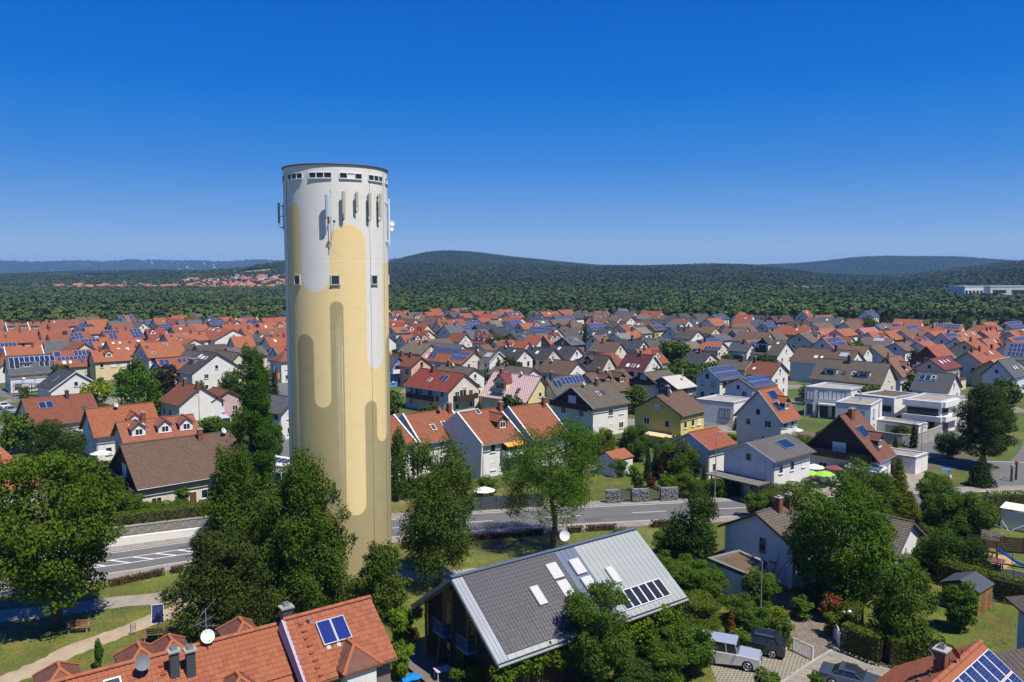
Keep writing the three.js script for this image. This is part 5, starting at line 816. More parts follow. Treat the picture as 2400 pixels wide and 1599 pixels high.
["house",-103.33,-368.47,49.7,9.94,4.33,7.38,3.96,"brownred","cream","ch:0.35;pv:.1,.9,.1,.8;dg:0.44,.5",""],
["house",63.17,-369.08,131.0,11.19,5.28,7.36,3.94,"darkbrown","white","ch:0.66;sk:0.47,.4",""],
["house",-138.09,-370.79,131.0,7.0,3.8,8,5.98,"orange","white","pv:.03,.97,.05,.95",""],
["house",-243.3,-370.84,129.6,10.05,4.54,8.24,4.76,"orangered","white","ch:0.59;sk:0.34,.4",""],
["house",-193.87,-371.12,131.0,9.2,4.8,8.5,5.01,"orange","white","",""],
["house",117.49,-373.21,45.1,11.41,4.58,8.18,4.44,"grey","white","ch:0.68;sk:0.46,.4",""],
["house",-218.48,-373.79,45.1,9.83,4.77,7.6,4.33,"greybrown","white","ch:0.49;hip",""],
["house",22.64,-373.81,131.0,14.2,4.8,8.5,5.01,"brown","white","",""],
["house",79.52,-373.81,47.0,9.15,3.8,8.5,6.19,"brownred","white","",""],
["house",-49.19,-374.01,45.1,13.25,5.55,8.94,3.78,"brown","white","",""],
["house",141.09,-376.47,130.8,9.71,5.53,9.14,4.29,"darkbrown","white","sk:0.26,.4",""],
["house",-24.04,-376.61,46.0,12.67,5.48,7.78,3.36,"orangered","white","ch:0.63",""],
["house",-125.99,-376.75,131.0,10.5,3.8,9,5.81,"orangered","white","pw;sk:.2,.3",""],
["house",-0.39,-377.44,130.2,11.09,5.33,7.11,3.31,"brownred","white","sk:0.50,.4;dg:0.67,.5",""],
["house",-165.05,-378.35,132.6,11.33,5.47,9.04,4.71,"orangered","white","ch:0.56;sk:0.37,.4;dg:0.57,.5",""],
["house",165.94,-379.27,47.6,11.27,5.52,8.27,4.11,"brownred","white","ch:0.69;sk:0.28,.4",""],
["house",-113.58,-379.47,131.0,12.75,3.8,9,6.44,"orangered","white","ch:.2;ch:.5",""],
["house",-142.01,-379.54,44.1,12.5,4.2,9.03,5.73,"grey","yellow","sk:0.35,.4",""],
["house",96.81,-381.98,131.0,11.2,4.8,8.5,5.01,"orange","white","",""],
["house",-258.14,-382.9,49.0,11.71,5.22,8.34,4.37,"orangered","yellow","sk:0.64,.4;dg:0.44,.5",""],
["house",79.08,-384.05,47.1,9.44,5.58,9.35,5.91,"darkgrey","yellow","ch:0.73",""],
["house",-14.35,-384.81,131.0,7.0,4.06,8.5,6.46,"orangered","white","st:.4,.8,2",""],
["house",-63.04,-385.65,129.3,9.59,5.53,7.92,3.81,"brownred","white","ch:0.62",""],
["house",-38.22,-386.11,46.9,10.06,4.65,9.0,4.96,"brown","white","",""],
["house",-231.83,-386.91,48.5,8.9,4.13,7.15,3.75,"brownred","white","ch:0.74",""],
["house",-207.19,-387.6,130.9,10.84,5.52,8.96,5.55,"brown","white","ch:0.47;sk:0.51,.4",""],
["house",-179.25,-388.2,128.5,9.74,4.36,7.44,3.55,"brownred","white","ch:0.46;pv:.1,.9,.1,.8",""],
["house",55.55,-388.71,47.0,7.0,4.2,9,6.77,"brown","white","",""],
["house",155.9,-388.85,45.3,12.43,4.94,8.82,5.02,"grey","yellow","ch:0.74;sk:0.42,.4",""],
["house",-155.69,-390.0,44.3,12.98,4.36,7.8,4.13,"orangered","white","ch:0.41;sk:0.38,.4",""],
["house",48.69,-391.73,47.0,13.05,4.33,9,6.8,"brown","white","chb:.5;sk:.1,.3",""],
["house",-130.1,-391.95,46.6,9.11,5.56,9.27,5.88,"brown","white","ch:0.35;pv:.1,.9,.1,.8",""],
["house",13.93,-392.34,44.2,12.0,4.46,8.34,4.48,"darkgrey","white","pv:.1,.9,.1,.8",""],
["house",-142.19,-394.19,131.0,7.0,3.8,8.5,5.94,"orangered","white","",""],
["house",65.84,-394.29,132.9,8.52,5.35,7.58,3.96,"darkgrey","white","",""],
["house",133.25,-396.24,131.0,17.65,3.8,9,5.87,"maroon","darkwall","dg:.35,.5",""],
["house",-103.24,-397.08,46.5,13.01,4.98,9.06,6.17,"orange","white","ch:0.46;hip",""],
["house",91.73,-397.89,49.1,8.79,5.1,7.03,2.87,"grey","white","sk:0.74,.4",""],
["house",-23.74,-400.68,46.0,12.74,4.55,7.67,4.47,"darkgrey","white","ch:0.42;sk:0.29,.4",""],
["house",117.48,-400.81,48.2,9.31,5.12,9.27,4.91,"orangered","white","sk:0.64,.4",""],
["house",-194.93,-401.18,131.0,7.5,7.5,9,5.01,"orange","white","pv:.05,.4,.05,.95;pv:.65,.98,.05,.8",""],
["house",-50.87,-401.29,129.1,13.35,4.41,9.37,5.86,"brown","white","ch:0.33;sk:0.75,.4;dg:0.61,.5",""],
["house",0.9,-404.22,44.7,12.39,5.25,7.77,4.58,"orangered","white","",""],
["house",25.8,-405.29,131.1,12.94,5.53,8.58,4.46,"grey","cream","ch:0.49;sk:0.41,.4;pv:.1,.9,.1,.8",""],
["house",-116.61,-407.21,132.3,9.4,4.29,7.75,5.16,"brownred","cream","sk:0.50,.4",""],
["house",76.88,-407.3,47.0,10.15,3.8,8.5,6.48,"brown","white","sk:.4,.4;sk:.6,.4",""],
["house",53.52,-407.45,45.7,12.41,4.33,7.65,4.54,"brownred","white","",""],
["house",-171.75,-410.1,131.0,7.65,3.8,8.5,5.94,"orangered","white","",""],
["house",160.33,-410.41,131.0,17.55,3.8,8.5,5.31,"orangered","white","",""],
["house",44.01,-412.05,131.0,7.0,3.8,8.5,5.69,"greybrown","white","",""],
["house",66.91,-412.15,131.0,10.95,4.8,8.5,5.01,"greybrown","white","stk:.1,.5,3",""],
["house",32.73,-412.7,131.0,7.0,3.8,8.5,6.77,"darkgrey","white","",""],
["house",-38.92,-413.01,133.2,10.01,5.29,7.34,3.33,"brownred","yellow","ch:0.39",""],
["house",-64.69,-413.19,50.0,13.44,5.58,7.98,4.44,"grey","white","ch:0.64;pv:.1,.9,.1,.8",""],
["house",131.13,-414.95,45.6,10.01,5.55,8.09,3.5,"darkgrey","white","ch:0.70;sk:0.48,.4;dg:0.61,.5",""],
["house",12.72,-416.13,48.0,8.92,4.47,8.66,4.73,"darkgrey","cream","ch:0.42;dg:0.60,.5",""],
["house",-156.82,-418.69,131.0,8.35,4.1,8.5,6.32,"greybrown","white","sk:.3,.4;sk:.6,.4",""],
["house",-13.95,-420.33,131.0,12.0,4.39,8.5,6.07,"red","white","",""],
["house",108.91,-420.33,131.0,11.2,3.8,8.5,5.94,"grey","white","pv:.2,.97,.1,.9",""],
["house",-168.68,-422.32,131.0,7.8,4.2,8.5,6.27,"greybrown","white","st:.3,.2,2",""],
["house",-49.59,-424.29,48.2,12.74,4.46,8.18,4.43,"orangered","yellow","ch:0.61;sk:0.55,.4",""],
["house",-75.14,-424.86,128.7,12.23,4.51,7.37,4.24,"grey","yellow","sk:0.62,.4;pv:.1,.9,.1,.8",""],
["house",89.62,-425.44,131.0,13.05,3.8,8.5,5.94,"darkgrey","white","stk:.3,.5,2",""],
["house",-25.75,-429.99,131.0,8.05,3.8,8.5,5.31,"orangered","white","",""],
["house",0.32,-431.1,131.0,9.73,4.53,9.43,6.28,"orange","white","sk:0.35,.4;pv:.1,.9,.1,.8;dg:0.58,.5",""],
["house",26.19,-431.32,44.8,10.43,4.54,7.71,3.95,"grey","white","",""],
["house",-113.38,-432.07,129.5,9.0,4.59,7.06,3.16,"grey","cream","",""],
["house",46.88,-436.1,47.0,11.6,4.8,8.5,5.01,"greybrown","white","ba",""],
["house",76.84,-436.51,46.6,13.11,4.48,9.44,6.08,"orangered","peach","sk:0.49,.4",""],
["house",-31.96,-437.9,131.0,7.0,5.21,8.5,5.7,"brownred","yellowgrey","pv:.2,.95,.05,.9",""],
["house",126.01,-437.9,131.0,7.0,4.8,8.5,5.01,"orangered","white","",""],
["house",103.57,-438.49,130.0,12.07,5.34,7.93,2.96,"darkbrown","yellow","ch:0.70",""],
["house",-53.78,-441.59,131.0,10.0,3.8,8.5,6.48,"grey","white","st:.5,.3,2",""],
["house",-11.2,-442.41,131.1,9.25,4.43,9.17,6.06,"brown","cream","sk:0.60,.4;dg:0.34,.5",""],
["house",-44.55,-445.35,131.0,11.6,4.41,8.5,6.41,"orangered","white","",""],
["house",-63.55,-445.35,131.0,11.25,3.99,8.5,5.31,"orangered","white","ch:.7;dg:.3,.5",""],
["house",38.37,-445.71,45.5,9.79,4.25,8.25,4.69,"greybrown","white","ch:0.71",""],
["house",-127.95,-446.89,45.6,12.46,5.19,7.85,4.02,"greybrown","peach","ch:0.28;sk:0.30,.4;pv:.1,.9,.1,.8",""],
["house",64.61,-448.65,44.7,12.74,5.26,8.87,4.79,"grey","peach","ch:0.73",""],
["house",201.44,-449.13,131.0,11.55,3.8,9,5.81,"grey","white","pv:.1,.97,.05,.95",""],
["house",20.71,-449.17,131.0,13.25,3.8,8.5,5.84,"orangered","white","sk:.4,.4",""],
["house",-77.64,-449.25,46.7,10.92,4.14,8.68,4.99,"grey","yellow","sk:0.27,.4",""],
["house",-19.68,-453.05,131.0,8.55,3.8,8.5,6.53,"orangered","white","",""],
["house",-4.42,-453.57,131.0,11.75,3.8,9.5,6.31,"orangered","white","stk:.4,.4,3",""],
["house",167.22,-454.3,131.0,7.0,4.63,9,4.76,"orangered","white","sk:.5,.3",""],
["house",51.1,-459.18,133.5,11.8,4.56,8.29,5.24,"orangered","peach","dg:0.55,.5",""],
["house",40.08,-460.21,131.0,9.75,4.8,8.5,5.01,"slate","white","",""],
["house",30.11,-460.46,131.0,11.15,5.34,9,6.38,"orangered","white","",""],
["house",-64.69,-461.43,128.1,10.69,4.13,8.58,5.29,"brown","white","ch:0.56",""],
["house",-37.11,-464.34,45.0,11.01,4.96,8.4,4.88,"darkgrey","white","ch:0.70;sk:0.28,.4;pv:.1,.9,.1,.8;dg:0.54,.5",""],
["house",-10.44,-468.56,46.4,11.77,4.73,7.83,4.74,"grey","white","pv:.1,.9,.1,.8",""],
["house",-127.16,-469.76,133.3,10.11,4.16,9.14,5.83,"orange","white","dg:0.45,.5",""],
["house",14.22,-470.12,47.2,9.59,5.27,7.77,3.43,"greybrown","yellow","ch:0.67;sk:0.76,.4;dg:0.61,.5",""],
["house",65.21,-472.93,133.9,8.63,5.37,9.05,5.31,"greybrown","white","sk:0.75,.4",""],
["house",-77.36,-475.08,49.0,12.2,4.63,9.29,5.7,"brown","white","",""],
["house",-47.28,-486.71,131.0,8.3,3.8,8.5,6.22,"orangered","white","",""],
["house",-35.04,-491.27,131.0,7.0,4.61,8.5,6.06,"brownred","white","",""],
["house",-28.99,-494.51,131.0,7.7,3.8,8.5,6.18,"olivegrey","white","",""]];
// labels by look and place; things alike in both are told apart by their order from the left
const ORD = 'first second third fourth fifth sixth seventh eighth ninth tenth eleventh twelfth thirteenth fourteenth fifteenth sixteenth seventeenth eighteenth nineteenth twentieth'.split(' ');
const belt = (d) => (d > 330 ? 'near wood' : d > 215 ? 'mid-town' : 'near road');
function sortLabels(list, across, base, set) {
  const by = new Map(); for (const t of list) { const b = base(t); by.set(b, [...(by.get(b) ?? []), t]); }
  for (const [b, l] of by) l.sort((p, q) => across(q) - across(p)).forEach((t, i) => set(t, l.length === 1 ? b : `${b}, ${i < 20 ? ORD[i] : 'twenty-' + ORD[i - 20]} from left`));
}
const ROOFW = { orangered: 'orange-red', brownred: 'reddish brown', rust: 'rust brown', darkbrown: 'dark brown', greybrown: 'grey-brown', darkgrey: 'dark grey', slategrey: 'slate grey', darkred: 'dark red', pink: 'pale pink', olivegrey: 'olive grey', beigegrey: 'beige', salmonbrown: 'faded red', peachroof: 'peach' };
const WALLW = { yellow: 'pale yellow', yellowgrey: 'ochre-grey', pinkwall: 'pink', brownwall: 'brown', bluewhite: 'pale blue', greywall: 'grey', darkwall: 'dark', darkredwall: 'dark red' };
sortLabels(HOUSES.filter((h) => !h[11]), (h) => h[1] / h[2], (h) => {
  const k = h[10].split(';').map((q) => q.split(':')[0]), n = (re) => k.filter((q) => re.test(q)).length;
  const ft = n(/^pv/) ? ' and solar modules' : n(/^(dg|dw|zd)/) ? (n(/^(dg|dw|zd)/) > 1 ? ' and dormers' : ' and dormer') : n(/^st/) ? ' and solar collectors' : n(/^(ba|bf)/) ? ' and balcony' : n(/^sk/) ? (n(/^sk/) > 1 ? ' and roof windows' : ' and skylight') : n(/^ch/) ? ' and chimney' : '';
  return `${WALLW[h[9]] ?? h[9]} house, ${ROOFW[h[8]] ?? h[8]} roof${ft}, ${belt(-h[2])}, ${h[1] / h[2] > 0.219 ? 'left' : 'right'} of tower`;
}, (h, l) => { h[11] = l; });
for (const [name, x, z, az, L, w, hr, he, roof, wall, f, label] of HOUSES) house({ name, x, z, az, L, w, hr, he, roof, wall, f, label, category: name === 'house' ? 'house' : name.replace(/_/g, ' ') });
// ---------------------------------------------------------------- trees and shrubs
const TREES = [["chestnut",-38.88,-65.55,14.88,12.42,"huge rounded chestnut tree shading the park path","chestnut_tree"],
["poplar",-31.41,-94.98,22.22,5.31,"tall slender poplar beside the water tower","poplar_tree"],
["poplar",-31.8,-99.48,20.65,3.44,"thinner poplar just behind the tallest poplar","poplar_tree"],
["maple",-18.0,-66.83,14.47,8.88,"dense maple in front of the water tower base","maple_tree"],
["darkmaple",-23.38,-62.35,9.59,8.84,"low dark maple above the tiled dormers","maple_tree"],
["maple",-26.33,-74.04,13.55,7.09,"tall maple left of the water tower by the road","maple_tree"],
["maple",-21.88,-70.98,10.61,6.81,"maple between the dark maple and the tower","maple_tree"],
["maple",-11.2,-66.83,6.86,5.1,"young tree at the right foot of the water tower","young_tree"],
["loose",-7.07,-74.57,14.35,8.4,"loose airy tree right of the water tower on the lawn","lime_tree"],
["robinia",4.44,-84.67,14.04,12.59,"spreading robinia with bare trunk beside the road","robinia_tree"],
["ash",6.15,-54.34,7.92,5.58,"feathery tree in front of the zinc and tile roof","ash_tree"],
["pine",73.12,-121.17,13.24,10.1,"broad dark pine at the road junction","pine_tree"],
["linden",29.38,-69.55,11.32,10.29,"large globe-shaped linden over the garden","linden_tree"],
["bush",42.45,-93.29,7.69,7.83,"bushy tree behind the globe-shaped linden","garden_tree"],
["goldcypress",46.62,-94.13,8.29,3.95,"golden cypress with spiky top","cypress_tree"],
["goldcypress",47.67,-93.29,4.26,3.65,"shorter golden cypress next to the spiky one","cypress_tree"],
["willow",51.89,-95.85,5.73,4.55,"pale willow behind the golden cypresses","willow_tree"],
["bush",49.28,-88.55,5.82,5.46,"bushy garden tree left of the picket wall","garden_tree"],
["bush",52.08,-87.81,5.77,4.92,"yellowish bushy tree beside the picket wall","garden_tree"],
["darkbush",42.36,-77.36,4.68,5.22,"dark bushy tree behind the lawn tree","garden_tree"],
["darkbush",45.3,-76.79,3.99,4.32,"dark shrub tree beside the sandpit","garden_tree"],
["bush",30.68,-60.5,7.41,5.49,"leafy garden tree on the lawn beside the wooden shed","garden_tree"],
["bush",33.88,-72.99,4.22,3.7,"small tree at the right edge of the linden","garden_tree"],
["bush",37.68,-64.72,4.53,3.11,"small fruit tree in front of the wooden shed","fruit_tree"],
["darkbush",18.81,-80.98,7.65,5.91,"dark laurel tree between road and white bungalow","laurel_tree"],
["fir",66.15,-110.31,4.74,3.81,"small blue-green fir on the roadside lawn","fir_tree"],
["fir",-111.04,-197.11,7.87,6.52,"dark fir beside the white gable house","fir_tree"],
["chestnut",-76.53,-161.55,10.97,10.28,"bright green chestnut among orange roofs","chestnut_tree"],
["gold",-94.01,-177.59,6.62,7.85,"yellow-green broad shrub tree beside the fir","garden_tree"],
["purple",-77.63,-177.59,10.06,6.08,"dark purple-leaved tree by the white gable house","copper_beech"],
["bush",-94.66,-193.57,6.45,6.41,"dull green tree behind the bright chestnut","garden_tree"],
["bush",-83.06,-131.68,7.02,6.58,"round garden tree at the left edge","garden_tree"],
["darkbush",-68.29,-118.46,8.33,7.91,"dark green garden tree before the orange house","garden_tree"],
["darkbush",-77.73,-130.07,5.12,5.05,"smaller dark tree at the garden corner","garden_tree"],
["bush",-49.0,-95.85,5.02,3.86,"bright round bush beside the brown-roofed house","garden_bush"],
["bush",-41.26,-97.63,3.45,2.29,"small pale tree in front of the lit wall","garden_tree"],
["yew",-77.26,-125.46,3.53,2.09,"pair of narrow yews by the tool shed","yew_tree"],
["bush",-36.47,-121.17,6.82,2.69,"garden tree behind the poplars","garden_tree"],
["loose",-69.73,-197.11,6.02,5.98,"pale grey-green tree in front of the white gable","garden_tree"],
["bush",-81.47,-271.25,8.97,6.71,"round tree beside the hipped orange roof","garden_tree"],
["maple",-15.08,-103.39,9.64,2.88,"leafy tree squeezed against the tower by the terrace","garden_tree"],
["bush",14.37,-124.0,5.58,5.17,"bushy tree beside the black-gabled white house","garden_tree"],
["gold",16.61,-140.35,2.36,3.27,"yellow hedge shrub below the striped awning","garden_bush"],
["bush",19.76,-125.46,6.0,4.88,"bushy shrub below the yellow house","garden_bush"],
["darkbush",25.69,-125.46,4.24,4.18,"dark shrub next to the yellow house terrace","garden_bush"],
["bush",24.21,-113.38,6.4,5.68,"bushy tree below the yellow house","garden_tree"],
["yew",19.67,-113.38,4.81,1.39,"dark columnar yew on the hillside lawn","yew_tree"],
["yew",20.96,-114.61,4.21,1.4,"second dark yew on the hillside lawn","yew_tree"],
["brownyew",21.69,-113.38,4.17,1.14,"half-brown columnar cypress between the yews","cypress_tree"],
["darkbush",17.31,-107.61,2.75,1.92,"clipped dark conifer above the gabion fence","conifer_shrub"],
["darkred",19.48,-109.39,1.8,1.58,"reddish round shrub above the gabion fence","garden_bush"],
["ball",21.59,-108.05,2.15,3.01,"bright clipped ball shrub above the gabion fence","ball_shrub"],
["ball",17.96,-115.87,1.64,1.81,"small clipped shrub by the white garden shed","ball_shrub"],
["yew",26.69,-108.72,3.51,0.97,"slim green yew beside the lamp post","yew_tree"],
["bush",34.64,-99.48,3.4,7.22,"loose shrubs along the road hedge","garden_bush"],
["bush",29.92,-95.85,3.28,3.21,"light shrub behind the bungalow chimney","garden_bush"],
["bush",16.56,-82.26,3.07,3.69,"dense shrub right of the zinc roof ridge","garden_bush"],
["bush",17.74,-76.22,2.2,3.86,"garden shrub beside the flat garage","garden_bush"],
["bush",17.72,-70.02,3.25,4.35,"garden shrub below the flat garage","garden_bush"],
["gold",18.08,-69.08,2.21,1.56,"rounded golden shrub in the dense garden","garden_bush"],
["willow",15.88,-64.72,3.02,4.4,"weeping shrub below the zinc eave","garden_bush"],
["brownyew",17.83,-62.74,2.75,1.07,"rust-brown dead cypress by the garden","cypress_tree"],
["bush",22.17,-69.08,3.61,3.51,"sunny shrub in front of the garage wall","garden_bush"],
["bush",19.97,-63.12,2.95,2.86,"shrub behind the dark car","garden_bush"],
["gold",22.34,-64.31,2.26,2.0,"yellow-green shrub beside the cobbled drive","garden_bush"],
["bush",21.61,-61.6,2.53,2.1,"loose shrub next to the dark car","garden_bush"],
["bush",13.09,-60.14,2.83,3.76,"grey-green garden shrub under the eave","garden_bush"],
["bush",13.43,-57.1,4.03,3.57,"leafy shrub in front of the silver car","garden_bush"],
["bush",11.07,-54.93,3.57,3.44,"leafy shrub at the bottom of the dense garden","garden_bush"],
["bush",10.58,-59.44,2.8,2.36,"bright garden shrub below the solar collectors","garden_bush"],
["darkbush",8.63,-54.34,2.58,4.65,"dark shrub at the foot of the feathery tree","garden_bush"],
["bush",18.08,-54.34,1.93,2.17,"low shrub beside the parking grid","garden_bush"],
["bush",21.58,-54.34,1.77,1.39,"small shrub in front of the blue-grey car","garden_bush"],
["redrose",27.46,-66.4,2.52,2.18,"rose bush with crimson flowers","rose_bush"],
["bush",26.93,-63.52,2.23,2.52,"green shrub below the crimson roses","garden_bush"],
["bamboo",-8.51,-60.86,3.75,3.28,"feathery bamboo beside the tiled roof","bamboo_clump"],
["bamboo",-8.29,-56.78,3.01,2.42,"lower bamboo in front of the deck","bamboo_clump"],
["bush",-3.14,-54.34,2.58,2.79,"rose shrub by the wooden gable","garden_bush"],
["bush",30.17,-74.04,2.14,2.5,"shadowed shrub under the linden","garden_bush"],
["bush",34.65,-60.86,0.72,1.04,"tiny shrub at the lawn edge","garden_bush"],
["bush",12.08,-84.95,2.2,2.86,"roadside shrub above the zinc ridge","garden_bush"],
["thin",-31.31,-58.08,2.4,0.99,"slender sapling beside the sandy path","sapling"],
["fir",27.14,-293.22,12.42,3.54,"dark spruce between grey roofs","spruce_tree"],
["goldcypress",29.49,-328.65,9.57,4.33,"tall yellow-green cypress between grey roofs","cypress_tree"],
["fir",31.5,-264.64,7.3,2.33,"small spruce by the cream gable","spruce_tree"],
["fir",34.21,-260.82,7.63,3.15,"bushy spruce by the cream gable","spruce_tree"],
["bush",50.67,-246.58,8.85,12.21,"large dark garden tree beside the dark red roof","garden_tree"],
["bush",45.23,-208.54,6.94,10.34,"broad garden tree behind the dark red roof","garden_tree"],
["bush",26.11,-216.92,5.77,5.97,"garden trees between brown roofs","garden_tree"],
["bush",24.92,-514.44,9.85,11.26,"dark round tree at the wood edge","garden_tree"],
["fir",93.55,-197.11,10.92,1.74,"dark narrow spruce beside the red roofs","spruce_tree"],
["fir",174.87,-373.72,10.87,9.01,"big dark spruce before the wood","spruce_tree"],
["bush",168.72,-373.72,10.87,7.38,"brownish tree beside the dark spruce","garden_tree"],
["bush",106.0,-169.2,7.54,6.55,"bright tree behind the pine","garden_tree"],
["bush",174.21,-271.25,5.99,4.47,"tree at the right edge","garden_tree"],
["gold",98.51,-349.75,4.23,3.84,"yellow shrub tree between roofs","garden_tree"],
["gold",126.68,-319.02,2.64,4.2,"yellow-green tree by the pale red roof","garden_tree"],
["bush",114.43,-319.02,5.27,7.7,"green tree between roofs in the middle of town","garden_tree"],
["bush",107.42,-319.02,4.92,7.0,"green tree beside the yellow-grey house","garden_tree"],
["bush",-39.23,-373.72,6.77,8.19,"rounded tree among orange roofs near the tower","garden_tree"],
["bush",-48.03,-386.98,6.37,5.51,"small round tree among orange roofs near the tower","garden_tree"],
["bush",-24.24,-301.35,3.32,4.3,"small bushes by the red house","garden_tree"],
["bush",57.73,-221.36,5.52,6.1,"trees at the dark garden between roofs","garden_tree"],
["bush",64.52,-197.11,4.38,5.44,"tree in front of the rust-roofed house","garden_tree"],
["bush",81.62,-180.58,3.02,2.99,"small tree at the apartment house corner","garden_tree"],
["bush",69.06,-169.2,3.31,4.68,"round tree in front of the flat-roofed villas","garden_tree"],
["bush",-25.39,-169.2,5.19,4.21,"shrubs between the tower and the red roof","garden_tree"],
["bush",-18.23,-225.99,5.01,2.99,"slim tree in front of the solar roof","garden_tree"],
["bush",-48.28,-92.14,3.79,4.12,"first shrub from left above the stone-topped wall","bank_shrub"],
["bush",-45.68,-92.96,4.08,4.16,"second shrub from left above the stone-topped wall","bank_shrub"],
["bush",-42.25,-91.34,3.6,4.35,"third shrub from left above the stone-topped wall","bank_shrub"],
["bush",-40.28,-92.96,3.03,4.42,"fourth shrub from left above the stone-topped wall","bank_shrub"],
["bush",-37.98,-94.13,2.79,5.0,"fifth shrub from left above the stone-topped wall","bank_shrub"],
["darkbush",-58.25,-108.72,3.88,4.54,"dark shrub behind the chestnut crown","garden_bush"],
["darkbush",-56.12,-101.4,4.32,3.4,"dark low shrub at the chestnut crown edge","garden_bush"],
["darkbush",-46.17,-97.63,2.5,2.18,"small dark shrub at the brown-roofed gable","garden_bush"],
["bush",14.63,-75.67,2.93,3.19,"shrub at the zinc roof corner","garden_bush"],
["bush",15.54,-71.48,3.11,3.83,"wide shrub below the zinc roof corner","garden_bush"],
["bush",15.7,-66.83,2.61,3.97,"wide shrub above the solar collectors","garden_bush"],
["bush",19.42,-66.23,2.47,3.18,"shrub behind the rust-brown cypress","garden_bush"],
["bush",19.9,-73.83,2.65,3.12,"shrub left of the mossy garage","garden_bush"],
["bush",10.73,-62.35,2.01,2.47,"shrub under the collectors","garden_bush"],
["bush",18.08,-60.86,1.79,2.07,"low shrub behind the silver car","garden_bush"],
["bush",25.16,-67.09,1.96,2.28,"shrub left of the crimson roses","garden_tree"],
["bush",41.57,-85.65,3.68,4.56,"garden tree right of the linden top","garden_tree"],
["bush",42.68,-80.36,3.84,5.19,"broad garden tree in the middle of the right gardens","garden_tree"],
["bush",45.19,-79.74,2.76,3.81,"shrub tree beside the old shed roof","garden_tree"],
["bush",37.71,-75.67,3.19,4.05,"leafy shrub right of the linden","garden_tree"],
["bush",52.49,-91.18,4.06,4.34,"leafy tree near the picket wall end","garden_tree"],
["bush",55.03,-90.55,3.73,3.04,"leafy tree touching the picket wall","garden_tree"],
["darkbush",27.45,-68.89,2.48,3.7,"dark shrub in the linden shade","garden_bush"],
["darkbush",30.56,-69.08,2.21,3.12,"second dark shrub in the linden shade","garden_bush"],
["bush",27.61,-116.63,3.43,3.89,"shrub beside the small rust-roofed house","garden_bush"],
["bush",18.58,-126.96,3.22,4.23,"shrub below the black-gabled house","garden_bush"],
["bush",23.76,-105.04,3.4,4.39,"shrub tree above the long road hedge","garden_bush"],
["bush",15.7,-115.87,2.95,3.22,"shrub beside the white garden shed","garden_bush"],
["bush",27.86,-105.04,2.51,2.93,"small shrub at the lamp post hedge","garden_bush"],
["bush",-12.68,-105.04,2.8,3.51,"shrub below the terraced houses near the tower","garden_bush"],
["bush",-3.31,-105.04,2.8,3.51,"shrub below the terraced house with awning","garden_bush"],
["darkbush",-17.62,-329.13,5.53,5.57,"","garden_tree"],
["purple",-4.06,-346.47,4.87,3.78,"","plum_tree"],
["yew",189.59,-371.9,7.84,2.98,"","yew_tree"],
["bush",26.46,-169.06,6.2,6.1,"","garden_tree"],
["bush",17.47,-159.52,5.3,5.32,"","garden_tree"],
["bush",-55.82,-456.57,4.46,4.59,"","garden_tree"],
["bush",111.45,-257.81,7.84,7.66,"","garden_tree"],
["yew",-169.4,-384.21,4.02,1.53,"","yew_tree"],
["gold",-35.96,-218.12,7.99,6.04,"","garden_tree"],
["darkbush",-23.91,-153.06,5.24,4.05,"","garden_tree"],
["yew",60.62,-416.35,4.32,1.64,"","yew_tree"],
["darkbush",271.08,-432.3,3.71,2.91,"","garden_tree"],
["purple",258.96,-462.7,6.02,6.05,"","plum_tree"],
["bush",-177.77,-268.01,3.91,3.1,"","garden_tree"],
["bush",-72.67,-249.78,5.67,5.5,"","garden_tree"],
["bush",147.46,-438.06,7.07,7.24,"","garden_tree"],
["bush",242.48,-428.75,7.39,6.81,"","garden_tree"],
["bush",82.48,-272.35,3.86,3.64,"","garden_tree"],
["bush",146.32,-335.9,5.83,5.28,"","garden_tree"],
["darkbush",-214.53,-399.58,4.65,3.5,"","garden_tree"],
["gold",-23.68,-435.35,4.39,3.86,"","garden_tree"],
["darkbush",187.47,-442.55,4.49,4.61,"","garden_tree"],
["purple",256.92,-415.89,6.52,6.3,"","plum_tree"],
["bush",208.3,-349.93,4.75,4.43,"","garden_tree"],
["bush",171.97,-404.99,5.51,5.17,"","garden_tree"],
["bush",99.92,-408.36,4.4,3.92,"","garden_tree"],
["darkbush",21.85,-346.62,7.32,7.03,"","garden_tree"],
["bush",-18.71,-213.0,5.2,4.78,"","garden_tree"],
["darkbush",230.01,-404.97,4.97,5.19,"","garden_tree"],
["fir",-53.67,-178.11,8.31,3.16,"","spruce_tree"],
["bush",-81.61,-284.85,4.48,4.53,"","garden_tree"],
["darkbush",55.79,-370.5,5.87,4.91,"","garden_tree"],
["darkbush",142.73,-354.44,4.9,4.24,"","garden_tree"],
["darkbush",210.25,-438.17,7.86,7.13,"","garden_tree"],
["bush",52.33,-214.31,6.22,4.72,"","garden_tree"],
["purple",274.98,-445.49,5.72,4.87,"","plum_tree"],
["darkbush",242.52,-449.42,3.99,3.49,"","garden_tree"],
["darkbush",127.22,-462.73,4.52,4.32,"","garden_tree"],
["bush",86.16,-354.31,4.55,4.42,"","garden_tree"],
["yew",141.41,-233.04,5.94,2.26,"","yew_tree"],
["fir",84.24,-405.63,11.56,4.39,"","spruce_tree"],
["bush",49.87,-196.9,4.28,3.41,"","garden_tree"],
["bush",-115.81,-365.34,7.78,6.92,"","garden_tree"],
["darkbush",248.55,-388.22,4.1,3.48,"","garden_tree"],
["bush",-50.68,-333.97,6.82,5.64,"","garden_tree"],
["yew",-47.1,-166.15,3.55,1.35,"","yew_tree"],
["bush",-38.9,-316.62,6.37,6.33,"","garden_tree"],
["bush",-6.38,-204.12,5.43,4.88,"","garden_tree"],
["darkbush",0.28,-236.32,3.62,3.55,"","garden_tree"],
["darkbush",68.61,-354.67,7.0,6.37,"","garden_tree"],
